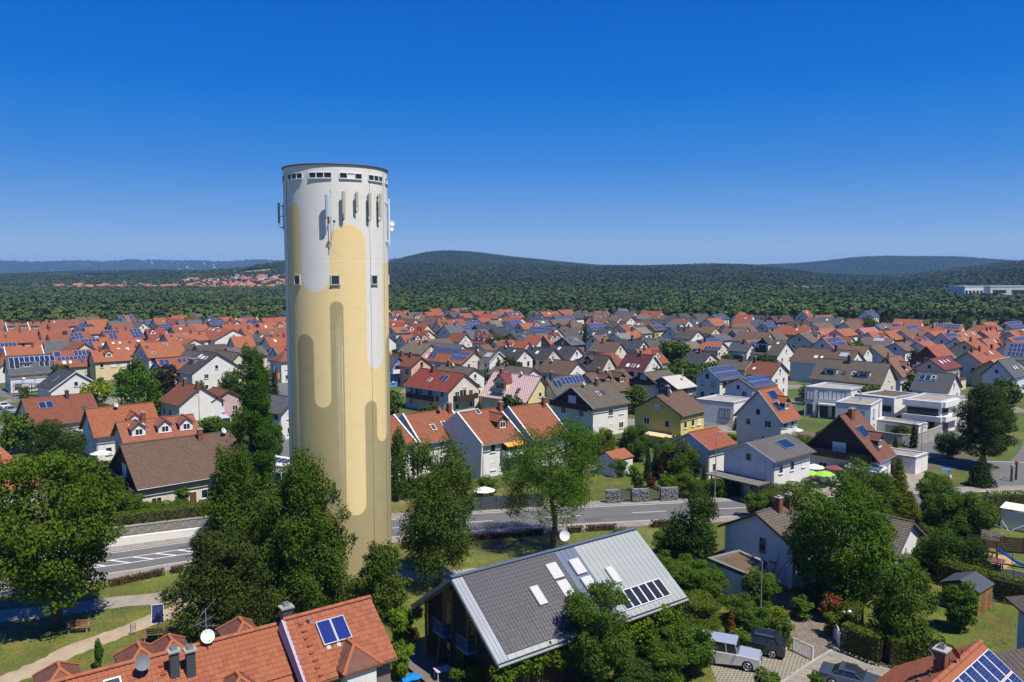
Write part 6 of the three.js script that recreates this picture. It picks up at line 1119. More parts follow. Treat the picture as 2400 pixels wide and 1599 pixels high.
["bush",298.63,-454.84,5.66,5.1,"","garden_tree"],
["bush",98.7,-212.71,3.54,2.93,"","garden_tree"],
["bush",-150.91,-239.05,5.98,5.62,"","garden_tree"],
["bush",152.0,-418.34,5.51,5.49,"","garden_tree"],
["darkbush",206.03,-396.06,5.26,4.18,"","garden_tree"],
["bush",66.06,-243.08,5.42,4.67,"","garden_tree"],
["darkbush",-67.49,-187.56,5.47,5.42,"","garden_tree"],
["bush",160.19,-431.89,4.5,3.45,"","garden_tree"],
["fir",-85.98,-237.57,7.42,2.82,"","spruce_tree"],
["darkbush",163.9,-316.9,5.08,5.04,"","garden_tree"],
["bush",-86.88,-193.75,6.69,6.85,"","garden_tree"],
["bush",187.43,-416.82,5.86,5.64,"","garden_tree"],
["darkbush",149.91,-467.12,4.94,4.29,"","garden_tree"],
["darkbush",26.86,-237.69,4.89,3.83,"","garden_tree"],
["darkbush",-116.98,-205.2,6.32,6.53,"","garden_tree"],
["darkbush",39.24,-423.08,7.61,6.49,"","garden_tree"],
["darkbush",-0.08,-220.72,7.11,6.15,"","garden_tree"],
["bush",26.0,-315.06,6.46,5.3,"","garden_tree"],
["bush",89.44,-467.8,4.18,4.1,"","garden_tree"],
["gold",210.79,-413.07,6.27,5.69,"","garden_tree"],
["gold",236.0,-371.98,3.59,2.89,"","garden_tree"],
["darkbush",-168.02,-368.31,4.44,4.05,"","garden_tree"],
["darkbush",24.89,-200.42,4.92,4.29,"","garden_tree"],
["bush",42.71,-469.13,5.12,4.89,"","garden_tree"],
["darkbush",-12.18,-459.41,3.56,3.07,"","garden_tree"],
["bush",47.19,-296.59,7.56,6.01,"","garden_tree"],
["darkbush",84.11,-449.98,6.9,6.32,"","garden_tree"],
["gold",-61.6,-185.07,6.03,5.83,"","garden_tree"],
["bush",-225.25,-366.86,4.37,3.32,"","garden_tree"],
["bush",-11.36,-375.26,4.21,3.31,"","garden_tree"],
["darkbush",16.71,-357.12,5.67,5.82,"","garden_tree"],
["purple",-128.79,-210.4,3.98,3.43,"","plum_tree"],
["bush",15.43,-402.34,4.64,4.23,"","garden_tree"],
["bush",-106.88,-224.85,6.08,4.92,"","garden_tree"],
["bush",261.43,-469.48,6.05,4.59,"","garden_tree"],
["purple",102.48,-398.52,6.09,5.85,"","plum_tree"],
["bush",247.41,-467.48,4.05,4.04,"","garden_tree"],
["darkbush",292.46,-450.62,6.9,6.93,"","garden_tree"],
["yew",-188.04,-281.84,4.03,1.53,"","yew_tree"],
["bush",-44.67,-257.6,6.06,5.15,"","garden_tree"],
["darkbush",-7.45,-281.66,6.88,6.17,"","garden_tree"],
["darkbush",-28.31,-331.11,5.86,5.16,"","garden_tree"],
["darkbush",-248.29,-382.19,6.19,6.04,"","garden_tree"],
["purple",-106.42,-253.92,7.17,6.23,"","plum_tree"],
["darkbush",9.08,-448.86,7.45,6.04,"","garden_tree"],
["fir",218.22,-371.61,11.19,4.25,"","spruce_tree"],
["gold",-218.46,-382.25,7.41,7.15,"","garden_tree"],
["darkbush",-201.77,-372.7,5.37,4.3,"","garden_tree"],
["darkbush",120.87,-236.06,7.06,6.08,"","garden_tree"],
["darkbush",91.16,-178.79,7.63,5.89,"","garden_tree"],
["bush",60.21,-321.92,4.24,4.44,"","garden_tree"],
["purple",170.53,-441.1,7.02,6.36,"","plum_tree"],
["darkbush",72.69,-225.31,7.04,6.95,"","garden_tree"],
["purple",-143.16,-306.52,4.68,3.79,"","plum_tree"],
["bush",12.15,-381.4,3.83,3.91,"","garden_tree"],
["darkbush",-126.46,-338.38,5.2,4.29,"","garden_tree"],
["darkbush",8.19,-360.88,3.78,3.3,"","garden_tree"],
["bush",-68.64,-219.23,4.08,3.98,"","garden_tree"],
["darkbush",135.87,-462.34,4.64,4.25,"","garden_tree"],
["bush",74.32,-162.7,6.82,6.27,"","garden_tree"],
["bush",248.96,-433.01,5.58,4.84,"","garden_tree"],
["bush",38.74,-202.44,6.17,6.04,"","garden_tree"],
["bush",-5.91,-306.87,7.38,5.99,"","garden_tree"],
["darkbush",-57.88,-173.29,7.77,7.27,"","garden_tree"],
["bush",20.96,-387.32,4.71,4.04,"","garden_tree"],
["fir",139.6,-440.26,11.19,4.25,"","spruce_tree"],
["bush",3.29,-210.07,3.64,3.07,"","garden_tree"],
["gold",-34.05,-324.08,4.91,4.35,"","garden_tree"],
["darkbush",-61.34,-431.64,5.32,4.61,"","garden_tree"],
["bush",-110.6,-260.39,7.32,7.13,"","garden_tree"],
["darkbush",0.04,-153.64,6.47,4.98,"","garden_tree"],
["darkbush",-75.04,-189.07,4.56,4.28,"","garden_tree"],
["fir",-52.39,-169.23,8.42,3.2,"","spruce_tree"],
["yew",247.62,-441.97,5.73,2.18,"","yew_tree"],
["gold",59.81,-300.06,3.83,2.91,"","garden_tree"],
["fir",234.49,-355.54,11.77,4.47,"","spruce_tree"],
["darkbush",83.86,-348.66,3.79,2.92,"","garden_tree"],
["bush",-121.74,-308.41,4.17,3.37,"","garden_tree"],
["purple",35.41,-276.05,7.32,7.17,"","plum_tree"],
["darkbush",-39.42,-267.39,4.57,3.77,"","garden_tree"],
["gold",-70.27,-177.45,3.87,4.84,"","garden_bush"],
["darkbush",134.45,-327.55,2.67,3.31,"","garden_bush"],
["bush",51.84,-219.79,2.26,2.81,"","garden_bush"],
["yew",3.13,-161.38,3.74,1.5,"","yew_tree"],
["darkbush",28.98,-161.17,3.8,3.92,"","garden_bush"],
["yew",60.41,-179.45,3.38,1.35,"","yew_tree"],
["darkbush",82.49,-133.24,3.78,4.34,"","garden_bush"],
["darkbush",-19.19,-132.3,2.62,3.04,"","garden_bush"],
["darkbush",-8.26,-324.08,4.43,5.71,"","garden_bush"],
["bush",33.07,-134.23,2.51,2.92,"","garden_bush"],
["bush",-57.09,-135.36,4.24,4.14,"","garden_bush"],
["yew",10.79,-184.56,2.14,0.85,"","yew_tree"],
["darkbush",124.43,-284.91,2.43,2.88,"","garden_bush"],
["bush",53.99,-234.26,3.33,4.06,"","garden_bush"],
["darkbush",71.32,-128.21,4.27,4.58,"","garden_bush"],
["darkbush",68.38,-138.32,3.38,3.24,"","garden_bush"],
["bush",-67.4,-245.32,2.03,1.99,"","garden_bush"],
["bush",61.94,-275.9,2.31,2.53,"","garden_bush"],
["bush",-2.95,-300.0,2.78,3.13,"","garden_bush"],
["darkbush",102.75,-243.38,2.58,3.29,"","garden_bush"],
["bush",189.46,-299.4,3.4,4.34,"","garden_bush"],
["bush",-71.44,-256.51,3.91,4.0,"","garden_bush"],
["bush",-133.63,-220.22,1.98,2.07,"","garden_bush"],
["bush",-79.36,-277.31,4.02,4.8,"","garden_bush"],
["yew",76.12,-194.24,3.66,1.47,"","yew_tree"],
["bush",99.21,-285.38,2.93,3.46,"","garden_bush"],
["bush",84.5,-160.61,1.83,1.75,"","garden_bush"],
["bush",55.77,-328.26,2.79,2.82,"","garden_bush"],
["darkbush",-96.07,-271.61,2.17,2.21,"","garden_bush"],
["bush",-20.91,-139.17,3.01,2.72,"","garden_bush"],
["yew",10.03,-176.66,2.37,0.95,"","yew_tree"],
["darkbush",-132.68,-274.43,3.0,3.86,"","garden_bush"],
["darkbush",-16.23,-153.64,4.29,5.25,"","garden_bush"],
["gold",-22.77,-265.48,4.39,4.16,"","garden_bush"],
["bush",11.68,-188.85,3.24,2.96,"","garden_bush"],
["gold",-14.01,-245.78,1.93,1.78,"","garden_bush"],
["bush",15.78,-209.98,4.23,4.02,"","garden_bush"],
["bush",-0.41,-327.76,2.32,2.95,"","garden_bush"],
["bush",-124.49,-282.52,4.03,4.46,"","garden_bush"],
["yew",-176.88,-328.57,1.91,0.76,"","yew_tree"],
["darkbush",5.85,-181.39,3.07,3.42,"","garden_bush"],
["bush",31.95,-167.19,2.1,2.26,"","garden_bush"],
["bush",-173.96,-323.83,4.07,3.96,"","garden_bush"],
["yew",98.75,-179.43,2.41,0.97,"","yew_tree"],
["darkbush",-141.03,-242.85,3.53,4.45,"","garden_bush"],
["darkbush",26.05,-150.72,4.52,5.08,"","garden_bush"],
["yew",-47.16,-328.73,2.75,1.1,"","yew_tree"],
["darkbush",23.35,-166.95,2.39,2.88,"","garden_bush"],
["yew",42.78,-150.46,2.67,1.07,"","yew_tree"],
["yew",-20.93,-246.66,3.52,1.41,"","yew_tree"],
["bush",-75.44,-167.11,4.44,4.61,"","garden_bush"],
["gold",-85.17,-263.02,2.13,2.02,"","garden_bush"],
["bush",23.96,-121.67,4.41,4.66,"","garden_bush"],
["bush",37.42,-271.98,3.59,3.76,"","garden_bush"],
["darkbush",-71.49,-252.82,3.75,4.38,"","garden_bush"],
["bush",-16.17,-159.31,3.46,4.31,"","garden_bush"],
["yew",62.13,-127.07,3.45,1.38,"","yew_tree"],
["darkbush",-155.95,-306.61,1.85,1.68,"","garden_bush"],
["yew",61.39,-237.39,4.46,1.78,"","yew_tree"],
["yew",197.33,-323.31,2.91,1.16,"","yew_tree"],
["darkbush",57.95,-291.28,2.11,1.95,"","garden_bush"],
["yew",68.23,-329.94,3.64,1.45,"","yew_tree"],
["bush",96.12,-153.28,3.19,3.93,"","garden_bush"],
["yew",-110.07,-220.52,2.03,0.81,"","yew_tree"],
["bush",96.3,-269.18,3.01,2.9,"","garden_bush"],
["yew",-29.79,-187.83,4.31,1.72,"","yew_tree"],
["bush",11.8,-225.11,3.97,3.73,"","garden_bush"],
["bush",-30.49,-173.71,2.49,2.65,"","garden_bush"],
["bush",-40.2,-116.27,2.28,2.14,"","garden_bush"],
["yew",69.2,-135.11,4.18,1.67,"","yew_tree"],
["gold",83.76,-138.99,2.29,2.62,"","garden_bush"],
["bush",54.45,-130.88,2.23,2.74,"","garden_bush"],
["bush",75.02,-269.98,2.62,3.01,"","garden_bush"],
["yew",19.98,-310.13,4.17,1.67,"","yew_tree"],
["bush",-10.95,-114.41,2.4,2.68,"","garden_bush"],
["bush",-82.1,-239.55,3.0,3.27,"","garden_bush"],
["bush",-14.35,-185.02,2.13,2.18,"","garden_bush"],
["darkbush",66.63,-289.01,2.84,2.91,"","garden_bush"],
["darkbush",-70.38,-213.39,3.28,3.91,"","garden_bush"],
["bush",24.03,-188.39,1.82,2.07,"","garden_bush"],
["gold",-51.16,-321.14,3.74,4.63,"","garden_bush"],
["bush",-45.33,-116.67,3.25,3.9,"","garden_bush"],
["yew",-45.01,-160.94,4.44,1.78,"","yew_tree"],
["bush",-37.43,-250.27,2.6,3.05,"","garden_bush"],
["yew",72.47,-175.72,2.6,1.04,"","yew_tree"],
["gold",51.41,-180.85,4.42,5.3,"","garden_bush"],
["yew",-163.55,-311.19,2.03,0.81,"","yew_tree"],
["yew",-114.84,-258.89,3.05,1.22,"","yew_tree"],
["darkbush",-95.56,-202.73,4.31,5.14,"","garden_bush"],
["bush",70.4,-264.91,2.67,3.42,"","garden_bush"],
["bush",98.52,-225.21,2.23,2.26,"","garden_bush"],
["bush",99.96,-196.12,2.36,2.79,"","garden_bush"],
["yew",-15.04,-215.74,2.89,1.15,"","yew_tree"],
["darkbush",-136.46,-279.96,4.19,5.07,"","garden_bush"],
["yew",-106.6,-177.24,2.26,0.9,"","yew_tree"],
["gold",-28.89,-221.51,3.45,3.74,"","garden_bush"],
["bush",-31.73,-263.07,3.75,3.73,"","garden_bush"],
["bush",-69.27,-233.95,4.05,4.06,"","garden_bush"],
["gold",-55.83,-158.97,1.98,1.93,"","garden_bush"],
["bush",-90.32,-191.4,3.91,3.68,"","garden_bush"],
["bush",77.59,-173.28,4.58,4.77,"","garden_bush"],
["bush",-0.33,-140.07,2.22,2.85,"","garden_bush"],
["bush",46.39,-126.08,4.56,5.68,"","garden_bush"],
["bush",-53.59,-140.86,4.32,5.48,"","garden_bush"],
["yew",-41.91,-259.78,3.81,1.52,"","yew_tree"],
["darkbush",78.18,-169.74,4.55,4.3,"","garden_bush"],
["darkbush",-74.46,-184.91,3.67,3.72,"","garden_bush"],
["yew",-70.67,-121.12,2.58,1.03,"","yew_tree"],
["bush",105.38,-219.08,4.1,4.58,"","garden_bush"],
["gold",56.42,-280.27,2.45,2.65,"","garden_bush"],
["darkbush",56.1,-187.73,3.22,3.62,"","garden_bush"],
["bush",11.75,-127.05,2.35,2.46,"","garden_bush"],
["darkbush",-81.39,-183.92,3.66,3.5,"","garden_bush"],
["darkbush",-86.83,-197.4,4.53,5.84,"","garden_bush"],
["bush",47.86,-202.71,3.27,3.41,"","garden_bush"],
["bush",-111.36,-213.81,1.88,2.4,"","garden_bush"],
["bush",-42.49,-153.59,4.53,5.8,"","garden_bush"],
["bush",-187.47,-315.3,4.03,5.23,"","garden_bush"],
["darkbush",-149.74,-310.35,4.23,5.43,"","garden_bush"],
["yew",172.64,-283.48,2.45,0.98,"","yew_tree"],
["bush",98.63,-192.59,2.53,2.87,"","garden_bush"],
["darkbush",-61.94,-143.71,3.06,3.03,"","garden_bush"],
["darkbush",-120.64,-311.64,3.63,3.65,"","garden_bush"],
["gold",96.34,-256.35,2.06,2.42,"","garden_bush"],
["bush",9.36,-114.15,2.84,2.96,"","garden_bush"],
["bush",67.83,-180.42,4.34,4.88,"","garden_bush"],
["bush",171.49,-324.21,3.2,3.36,"","garden_bush"],
["bush",-49.24,-136.42,4.49,5.71,"","garden_bush"],
["bush",38.13,-136.04,2.34,2.23,"","garden_bush"],
["darkbush",126.58,-257.28,4.28,5.0,"","garden_bush"],
["yew",-136.21,-312.77,2.0,0.8,"","yew_tree"],
["gold",-67.62,-145.32,3.26,4.0,"","garden_bush"],
["darkbush",80.05,-204.0,4.45,4.15,"","garden_bush"],
["darkbush",-80.8,-154.38,4.53,5.77,"","garden_bush"],
["darkbush",-99.14,-257.02,3.59,3.38,"","garden_bush"],
["gold",107.8,-213.3,3.09,3.52,"","garden_bush"],
["bush",-10.05,-295.2,2.21,2.41,"","garden_bush"],
["bush",-94.35,-167.68,3.86,3.8,"","garden_bush"],
["darkbush",2.55,-284.61,1.98,1.8,"","garden_bush"],
["bush",-74.41,-181.3,2.74,3.4,"","garden_bush"],
["bush",93.32,-161.94,2.45,3.13,"","garden_bush"],
["darkbush",2.98,-140.75,3.94,5.02,"","garden_bush"],
["bush",13.85,-174.86,2.24,2.87,"","garden_bush"],
["darkbush",-83.74,-168.19,1.81,1.98,"","garden_bush"],
["yew",41.26,-129.33,3.24,1.3,"","yew_tree"],
["bush",-117.18,-189.64,2.92,3.21,"","garden_bush"],
["bush",-134.71,-248.46,4.52,4.57,"","garden_bush"],
["yew",-104.76,-204.06,1.94,0.78,"","yew_tree"],
["bush",-27.77,-235.81,2.51,3.17,"","garden_bush"],
["gold",-18.08,-217.89,1.96,1.82,"","garden_bush"]];
const treeCache = new Map();
function limbs(h, w, seed, o) { // tapered trunk with limbs
  const g = new Geo(), r = rng(seed), th = h * (o.clear ?? 0.42), r0 = o.r ?? (0.018 * h + 0.05);
  let p = V(0, -0.1, 0), q = V((r() - 0.5) * 0.04 * h, th * 0.5, (r() - 0.5) * 0.04 * h), top = V((r() - 0.5) * 0.06 * h, th, (r() - 0.5) * 0.06 * h), tip = V((r() - 0.5) * 0.1 * h, h * 0.86, (r() - 0.5) * 0.1 * h);
  g.tube(p, q, r0 * 1.25, r0, 7, false).tube(q, top, r0, r0 * 0.8, 7, false).tube(top, tip, r0 * 0.75, r0 * 0.15, 6, false);
  for (let i = 0; i < (o.n ?? 7); i++) { const a = r() * 6.28, s = th * 0.8 + (h * 0.75 - th * 0.8) * r(), e = V(Math.cos(a) * w * 0.36, s + h * 0.14 + r() * h * 0.1, Math.sin(a) * w * 0.36), b = V(top.x * s / h, s, top.z * s / h); g.tube(b, e, r0 * 0.4, r0 * 0.1, 5, false); }
  return g.build();
}
function crownOf(kind, h, w, seed, far) {
  const r = rng(seed), L = [], R = w / 2, jit = [0.84 + 0.22 * r(), 0.9 + 0.2 * r(), 0.8 + 0.4 * r()], col = KIND[kind].map((q, i) => q * jit[i]); let n, leaf, o = {};
  const area = w * h, put = (x, y, z, a, b = a, c = a) => L.push([x, y, z, a, b, c]);
  const ball = (y0, y1, count, fr, squash = 1) => { for (let i = 0; i < count; i++) { const t = (i + 0.5) / count, y = y0 + (y1 - y0) * r(), k = Math.sin(Math.acos(Math.min(1, Math.max(-1, (y - (y0 + y1) / 2) / ((y1 - y0) / 2 * 1.25))))), a = i * 2.4 + r(), q = (R - R * fr * 0.9) * k * Math.sqrt(0.35 + 0.65 * r()); put(Math.cos(a) * q, y, Math.sin(a) * q, R * fr * (0.8 + 0.4 * r()), R * fr * squash * (0.75 + 0.4 * r())); } };
  if (['fir', 'pine0', 'yew', 'brownyew', 'goldcypress', 'poplar'].includes(kind)) {
    const nar = kind === 'poplar';
    if (kind === 'yew' || kind === 'brownyew') { for (let k = 0; k < 7; k++) { const t = k / 6; put((r() - 0.5) * R * 0.2, h * (0.1 + 0.8 * t), (r() - 0.5) * R * 0.2, R * (0.85 - 0.55 * t * t), h * 0.12); } }
    else if (nar) { for (let k = 0; k < 44; k++) { const t = k / 44, k2 = Math.sin(Math.PI * Math.min(1, 0.3 + t * 0.6)), a = r() * 6.28; put(Math.cos(a) * R * 0.5 * k2, h * (0.1 + 0.85 * t), Math.sin(a) * R * 0.5 * k2, R * 0.46 * k2 + 0.12, h * 0.045); } }
    else { const N = kind === 'fir' ? 13 : 12; for (let k = 0; k < N; k++) { const t = k / N, q = R * (1 - t) ** 0.85, m = kind === 'fir' ? 5 : 4; for (let j = 0; j < m; j++) { const a = j / m * 6.28 + k * 1.1, s = q * 0.55; put(Math.cos(a) * s, h * (0.08 + 0.9 * t), Math.sin(a) * s, q * 0.5 + 0.06, h * 0.045, q * 0.5 + 0.06); } } }
    o = { up: nar ? 0.2 : 0.1, slim: 0.3, depth: 0.6, hang: kind === 'fir' ? 0.15 : 0, rough: 0.3 };
  } else if (kind === 'pine') { for (let i = 0; i < 64; i++) { const t = (i + r()) / 64, y = h * (0.2 + 0.74 * t), k = Math.sin(Math.PI * Math.min(1, 0.3 + t * 0.62)), a = i * 2.4 + r(), q = R * k * (0.3 + 0.5 * r()); put(Math.cos(a) * q, y, Math.sin(a) * q, R * 0.27, R * 0.17, R * 0.27); } o = { slim: 0.22, up: 0.6, depth: 0.7 }; }
  else if (kind === 'chestnut') { ball(h * 0.2, h * 0.95, 64, 0.27, 0.62); put(0, h * 0.52, 0, R * 0.68, h * 0.3); o = { up: 0.15, hang: 0.3, slim: 0.42, depth: 0.35, rough: 0.3 }; }
  else if (kind === 'linden' || kind === 'ball') { ball(h * 0.2, h * 0.94, 34, 0.32, 0.9); put(0, h * 0.52, 0, R * 0.72, h * 0.34); o = { depth: 0.4, slim: 0.45 }; }
  else if (kind === 'robinia') { ball(h * 0.4, h * 0.96, 52, 0.26, 0.7); put(0, h * 0.68, 0, R * 0.55, h * 0.2); for (let i = 0; i < 6; i++) { const a = r() * 6.28; put(Math.cos(a) * R * 0.7, h * 0.38, Math.sin(a) * R * 0.7, R * 0.22, h * 0.1); } o = { hang: 0.25, slim: 0.28, depth: 0.7, rough: 0.4 }; }
  else if (kind === 'loose') { ball(h * 0.14, h * 0.95, 60, 0.27, 1.15); put(0, h * 0.45, 0, R * 0.4, h * 0.28); put(0, h * 0.65, 0, R * 0.3, h * 0.22); o = { depth: 0.85, slim: 0.4, rough: 0.5 }; }
  else if (kind === 'maple' || kind === 'darkmaple') { for (let k = 0; k < 58; k++) { const t = (k + r()) / 58, y = h * (0.1 + 0.82 * t), q = R * (0.95 - 0.6 * t * t) * Math.sqrt(0.2 + 0.8 * r()) * 0.82, a = k * 2.4 + r(); put(Math.cos(a) * q, y, Math.sin(a) * q, R * (0.27 - 0.09 * t), h * (0.075 + 0.03 * r())); } put(0, h * 0.4, 0, R * 0.6, h * 0.3); put(0, h * 0.65, 0, R * 0.42, h * 0.24); for (let k = 0; k < 4; k++) put((r() - 0.5) * R * 0.7, h * (0.88 + 0.08 * r()), (r() - 0.5) * R * 0.7, R * 0.12, h * 0.09); for (let k = 0; k < 16; k++) { const a = r() * 6.28, t = r(), q = R * (1.02 - 0.55 * t * t); put(Math.cos(a) * q, h * (0.2 + 0.7 * t), Math.sin(a) * q, R * 0.14, h * 0.05); } o = { depth: 0.6, slim: 0.4, rough: 0.55, up: 0.3 }; }
  else if (kind === 'ash') { ball(h * 0.25, h * 0.95, 44, 0.27, 0.8); put(0, h * 0.58, 0, R * 0.55, h * 0.3); o = { hang: 0.3, slim: 0.26, depth: 0.7, rough: 0.45 }; }
  else if (kind === 'bamboo' || kind === 'thin') { for (let k = 0; k < 14; k++) { const a = r() * 6.28, q = R * 0.6 * r(); put(Math.cos(a) * q, h * (0.2 + 0.7 * r()), Math.sin(a) * q, R * 0.32, h * 0.16); } o = { hang: 0.45, slim: 0.16, depth: 0.8, rough: 0.4 }; }
  else { ball(h * 0.14, h * 0.92, 26, 0.32, 0.85); put(0, h * 0.45, 0, R * 0.55, h * 0.36); o = { depth: 0.5, slim: kind === 'willow' ? 0.2 : 0.4, hang: kind === 'willow' ? 0.6 : 0, rough: 0.35 }; }
  leaf = far ? 0.5 : ({ chestnut: 0.23, pine: 0.26, robinia: 0.16, ash: 0.16, linden: 0.17, maple: 0.17, darkmaple: 0.18, loose: 0.16, poplar: 0.17, bamboo: 0.24, fir: 0.24 }[kind] ?? 0.15);
  const surf = Math.PI * w * h * 0.95; n = Math.round(Math.min(far ? 1900 : 52000, Math.max(260, surf / (leaf * leaf * (o.slim ?? 0.36)) * (far ? 1.25 : kind === 'loose' ? 1.3 : kind === 'robinia' ? 1.9 : 1.6))));
  const g = leaves(L, n, leaf, seed, col, { vary: 0.55, ...o });
  if (kind === 'maple' || kind === 'darkmaple' || kind === 'loose') {} if (kind === 'redrose') { const c = g.attributes.color, q = rng(5); for (let i = 0; i < c.count / 4; i++) if (q() < 0.28) for (let j = 0; j < 4; j++) c.setXYZ(i * 4 + j, 0.5, 0.012, 0.06); }
  return g;
}
function tree(kind, x, z, h, w, label, name, group) {
  const dist = Math.hypot(x, z), far = dist > 150, cls = far ? `${kind}f${w > 5 ? 2 : 1}${h / w > 1.2 ? 't' : ''}` : (h > 8.5 || kind === 'pine' || kind === 'linden') ? `${kind}${Math.round(h)}_${Math.round(w)}` : `${kind}n${Math.round(Math.min(4, w / 1.7))}${h / w > 1.35 ? 't' : ''}`;
  if (!treeCache.has(cls)) { const s = 300 + treeCache.size * 7, two = !far && !(h > 8.5) ? 2 : far ? 3 : 1; treeCache.set(cls, { h, w, k: 0, v: Array.from({ length: two }, (_, i) => [crownOf(kind, h, w, s + i, far), limbs(h, w, s + i, kind === 'robinia' ? { clear: 0.42, r: 0.3, n: 9 } : ['poplar', 'fir', 'yew', 'goldcypress', 'brownyew'].includes(kind) ? { n: 0, clear: 0.3 } : kind === 'chestnut' ? { clear: 0.3, r: 0.42 } : {})]) }); }
  const c = treeCache.get(cls), v = c.v[c.k++ % c.v.length];
  const t = thing(name || 'garden_tree', label, name?.includes('bush') || name?.includes('shrub') ? 'shrub' : 'tree', x, 0, z, hash(Math.round(x * 10), Math.round(z * 10)) * 6.28, group || (name?.includes('bush') || name?.includes('shrub') ? 'garden shrubs' : 'trees of the town'));
  t.scale.set(w / c.w, h / c.h, w / c.w);
  mesh('trunk', v[1], M.bark, t); mesh('crown', v[0], leafMat, t);
  return t;
}
sortLabels(TREES.filter((t) => !t[5]), (t) => t[1] / t[2], (t) => `${t[3] < 3.2 ? 'low' : t[3] < 5.5 ? 'small' : 'tall'} ${{ bush: 'leafy tree', darkbush: 'dark leafy tree', gold: 'yellow-green tree', fir: 'dark spruce', yew: 'slim yew', purple: 'purple plum tree' }[t[0]]} between houses ${belt(-t[2])}, ${t[1] / t[2] > 0.219 ? 'left' : 'right'} of tower`, (t, l) => { t[5] = l; });
for (const [kind, x, z, h, w, label, name] of TREES) tree(kind, x, z, h, w, label, name);
// clipped hedges: a run of boxes packed with leaves
function hedge(name, label, pts, w, h, col, y = 0) {
  const C = pts.map((p) => V(p[0], 0, p[1])), base = C[0], t = thing(name, label, 'hedge', base.x, y, base.z), geos = [], core = new Geo();
  for (let i = 0; i < C.length - 1; i++) {
    const a = C[i].clone().sub(base), b = C[i + 1].clone().sub(base), d = b.clone().sub(a), l = d.length(), ang = Math.atan2(d.x, d.z), n = Math.round((2 * h * l + w * l + 2 * w * h) * 115), r = rng(77 + i * 5 + Math.round(base.x * 3)), P = [], N = [], Cc = [], I = [], m = new THREE.Matrix4().makeRotationY(ang).setPosition(a.clone().add(b).multiplyScalar(0.5));
    core.box(0, h * 0.42, 0, w * 0.5, h * 0.78, l - 0.3, m);
    for (let k = 0; k < n; k++) {
      const q = r() * (2 * h + w), z = (r() - 0.5) * l, bump = 0.12 * (fbm(z * 0.9 + i * 9, q * 0.9, 0, 4, 2) - 0.3); let p, nn;
      if (q < h) { p = V(w / 2 + bump, q, z); nn = V(1, 0.2, 0); } else if (q < 2 * h) { p = V(-w / 2 - bump, q - h, z); nn = V(-1, 0.2, 0); } else { p = V(q - 2 * h - w / 2, h + bump, z); nn = V(0, 1, 0); }
      if (r() < 0.12) p.z = (r() < 0.5 ? -1 : 1) * (l / 2);
      nn.add(V(r() - 0.5, r() - 0.5, r() - 0.5).multiplyScalar(1.6)).normalize(); const tt = V(r() - 0.5, r() - 0.5, r() - 0.5).cross(nn).normalize(), bb = nn.clone().cross(tt), s = 0.14 * (0.6 + 0.8 * r()), kk = 0.75 + 0.5 * r(), ye = r() * 0.3;
      p.add(V((r() - 0.5) * 0.12, (r() - 0.5) * 0.1, 0)); p.applyMatrix4(m); const at = P.length / 3;
      for (const e of [[-0.5, 0], [0, 0.42], [0.5, 0], [0, -0.42]]) { const v = p.clone().addScaledVector(tt, e[0] * s).addScaledVector(bb, e[1] * s); P.push(v.x, v.y, v.z); N.push(nn.x, nn.y, nn.z); Cc.push(col[0] * kk * (1 + ye), col[1] * kk * (1 + ye * 0.3), col[2] * 0.6 * kk); }
      I.push(at, at + 2, at + 1, at, at + 3, at + 2);
    }
    const g = new THREE.BufferGeometry(); g.setAttribute('position', new THREE.Float32BufferAttribute(P, 3)); g.setAttribute('normal', new THREE.Float32BufferAttribute(N, 3)); g.setAttribute('color', new THREE.Float32BufferAttribute(Cc, 3)); g.setIndex(I); geos.push(g);
  }
  mesh('foliage', mergeGeometries(geos), leafMat, t); mesh('branches', core, M.bark, t);
  return t;
}
const G1 = [0.075, 0.115, 0.016], G2 = [0.06, 0.09, 0.016], BR = [0.075, 0.05, 0.028], G3 = [0.1, 0.15, 0.018];
hedge('low_hedge', 'low brownish clipped hedge along the road, left of the tower', [[-38.6, -74.3], [-36.5, -76.1], [-34.8, -77.3]], 0.7, 0.55, BR);
hedge('low_hedge', 'short brownish hedge stub just left of the maples', [[-34.2, -77.7], [-33.2, -78.2]], 0.7, 0.55, BR);
hedge('low_hedge', 'low brownish roadside hedge behind the robinia shade', [[-12, -84.9], [-5, -87.4], [3.5, -89.6]], 0.7, 0.6, BR);
hedge('low_hedge', 'low brownish roadside hedge right of the robinia trunk', [[6.4, -90.2], [8.2, -90.6]], 0.7, 0.6, BR);
hedge('low_hedge', 'low brownish roadside hedge above the zinc ridge', [[8.8, -90.8], [12.2, -91.4]], 0.7, 0.6, BR);
hedge('low_hedge', 'low brownish hedge beside the dark laurel', [[16.6, -92.2], [19.6, -92.7]], 0.7, 0.75, BR);
hedge('clipped_hedge', 'long clipped green hedge along the road behind the lamp post', [[22.6, -104.4], [26, -105.3], [33, -106.6], [41.2, -107.6]], 1.5, 2.0, G2);
hedge('clipped_hedge', 'tall clipped hedge casting shade on the paved court', [[26.9, -61.6], [28.8, -59.2], [32.9, -59.6]], 2.0, 2.2, G1);
hedge('clipped_hedge', 'inner clipped hedge leading to the lawn behind the court', [[27.6, -62.6], [29.3, -66.2]], 1.5, 1.9, G2);
hedge('clipped_hedge', 'tall hedge behind the wooden shed', [[41.8, -75.3], [44.5, -71.6], [48.2, -68.6], [51, -66]], 1.5, 2.3, G1);
hedge('clipped_hedge', 'hedge between the lawn tree and the shed', [[34.8, -70.2], [38.2, -72.4]], 1.3, 2.0, G2);
hedge('clipped_hedge', 'bright hedge along the road beside the pergola', [[58.2, -98.4], [63, -99.2], [70, -99.8]], 1.6, 2.2, G3);
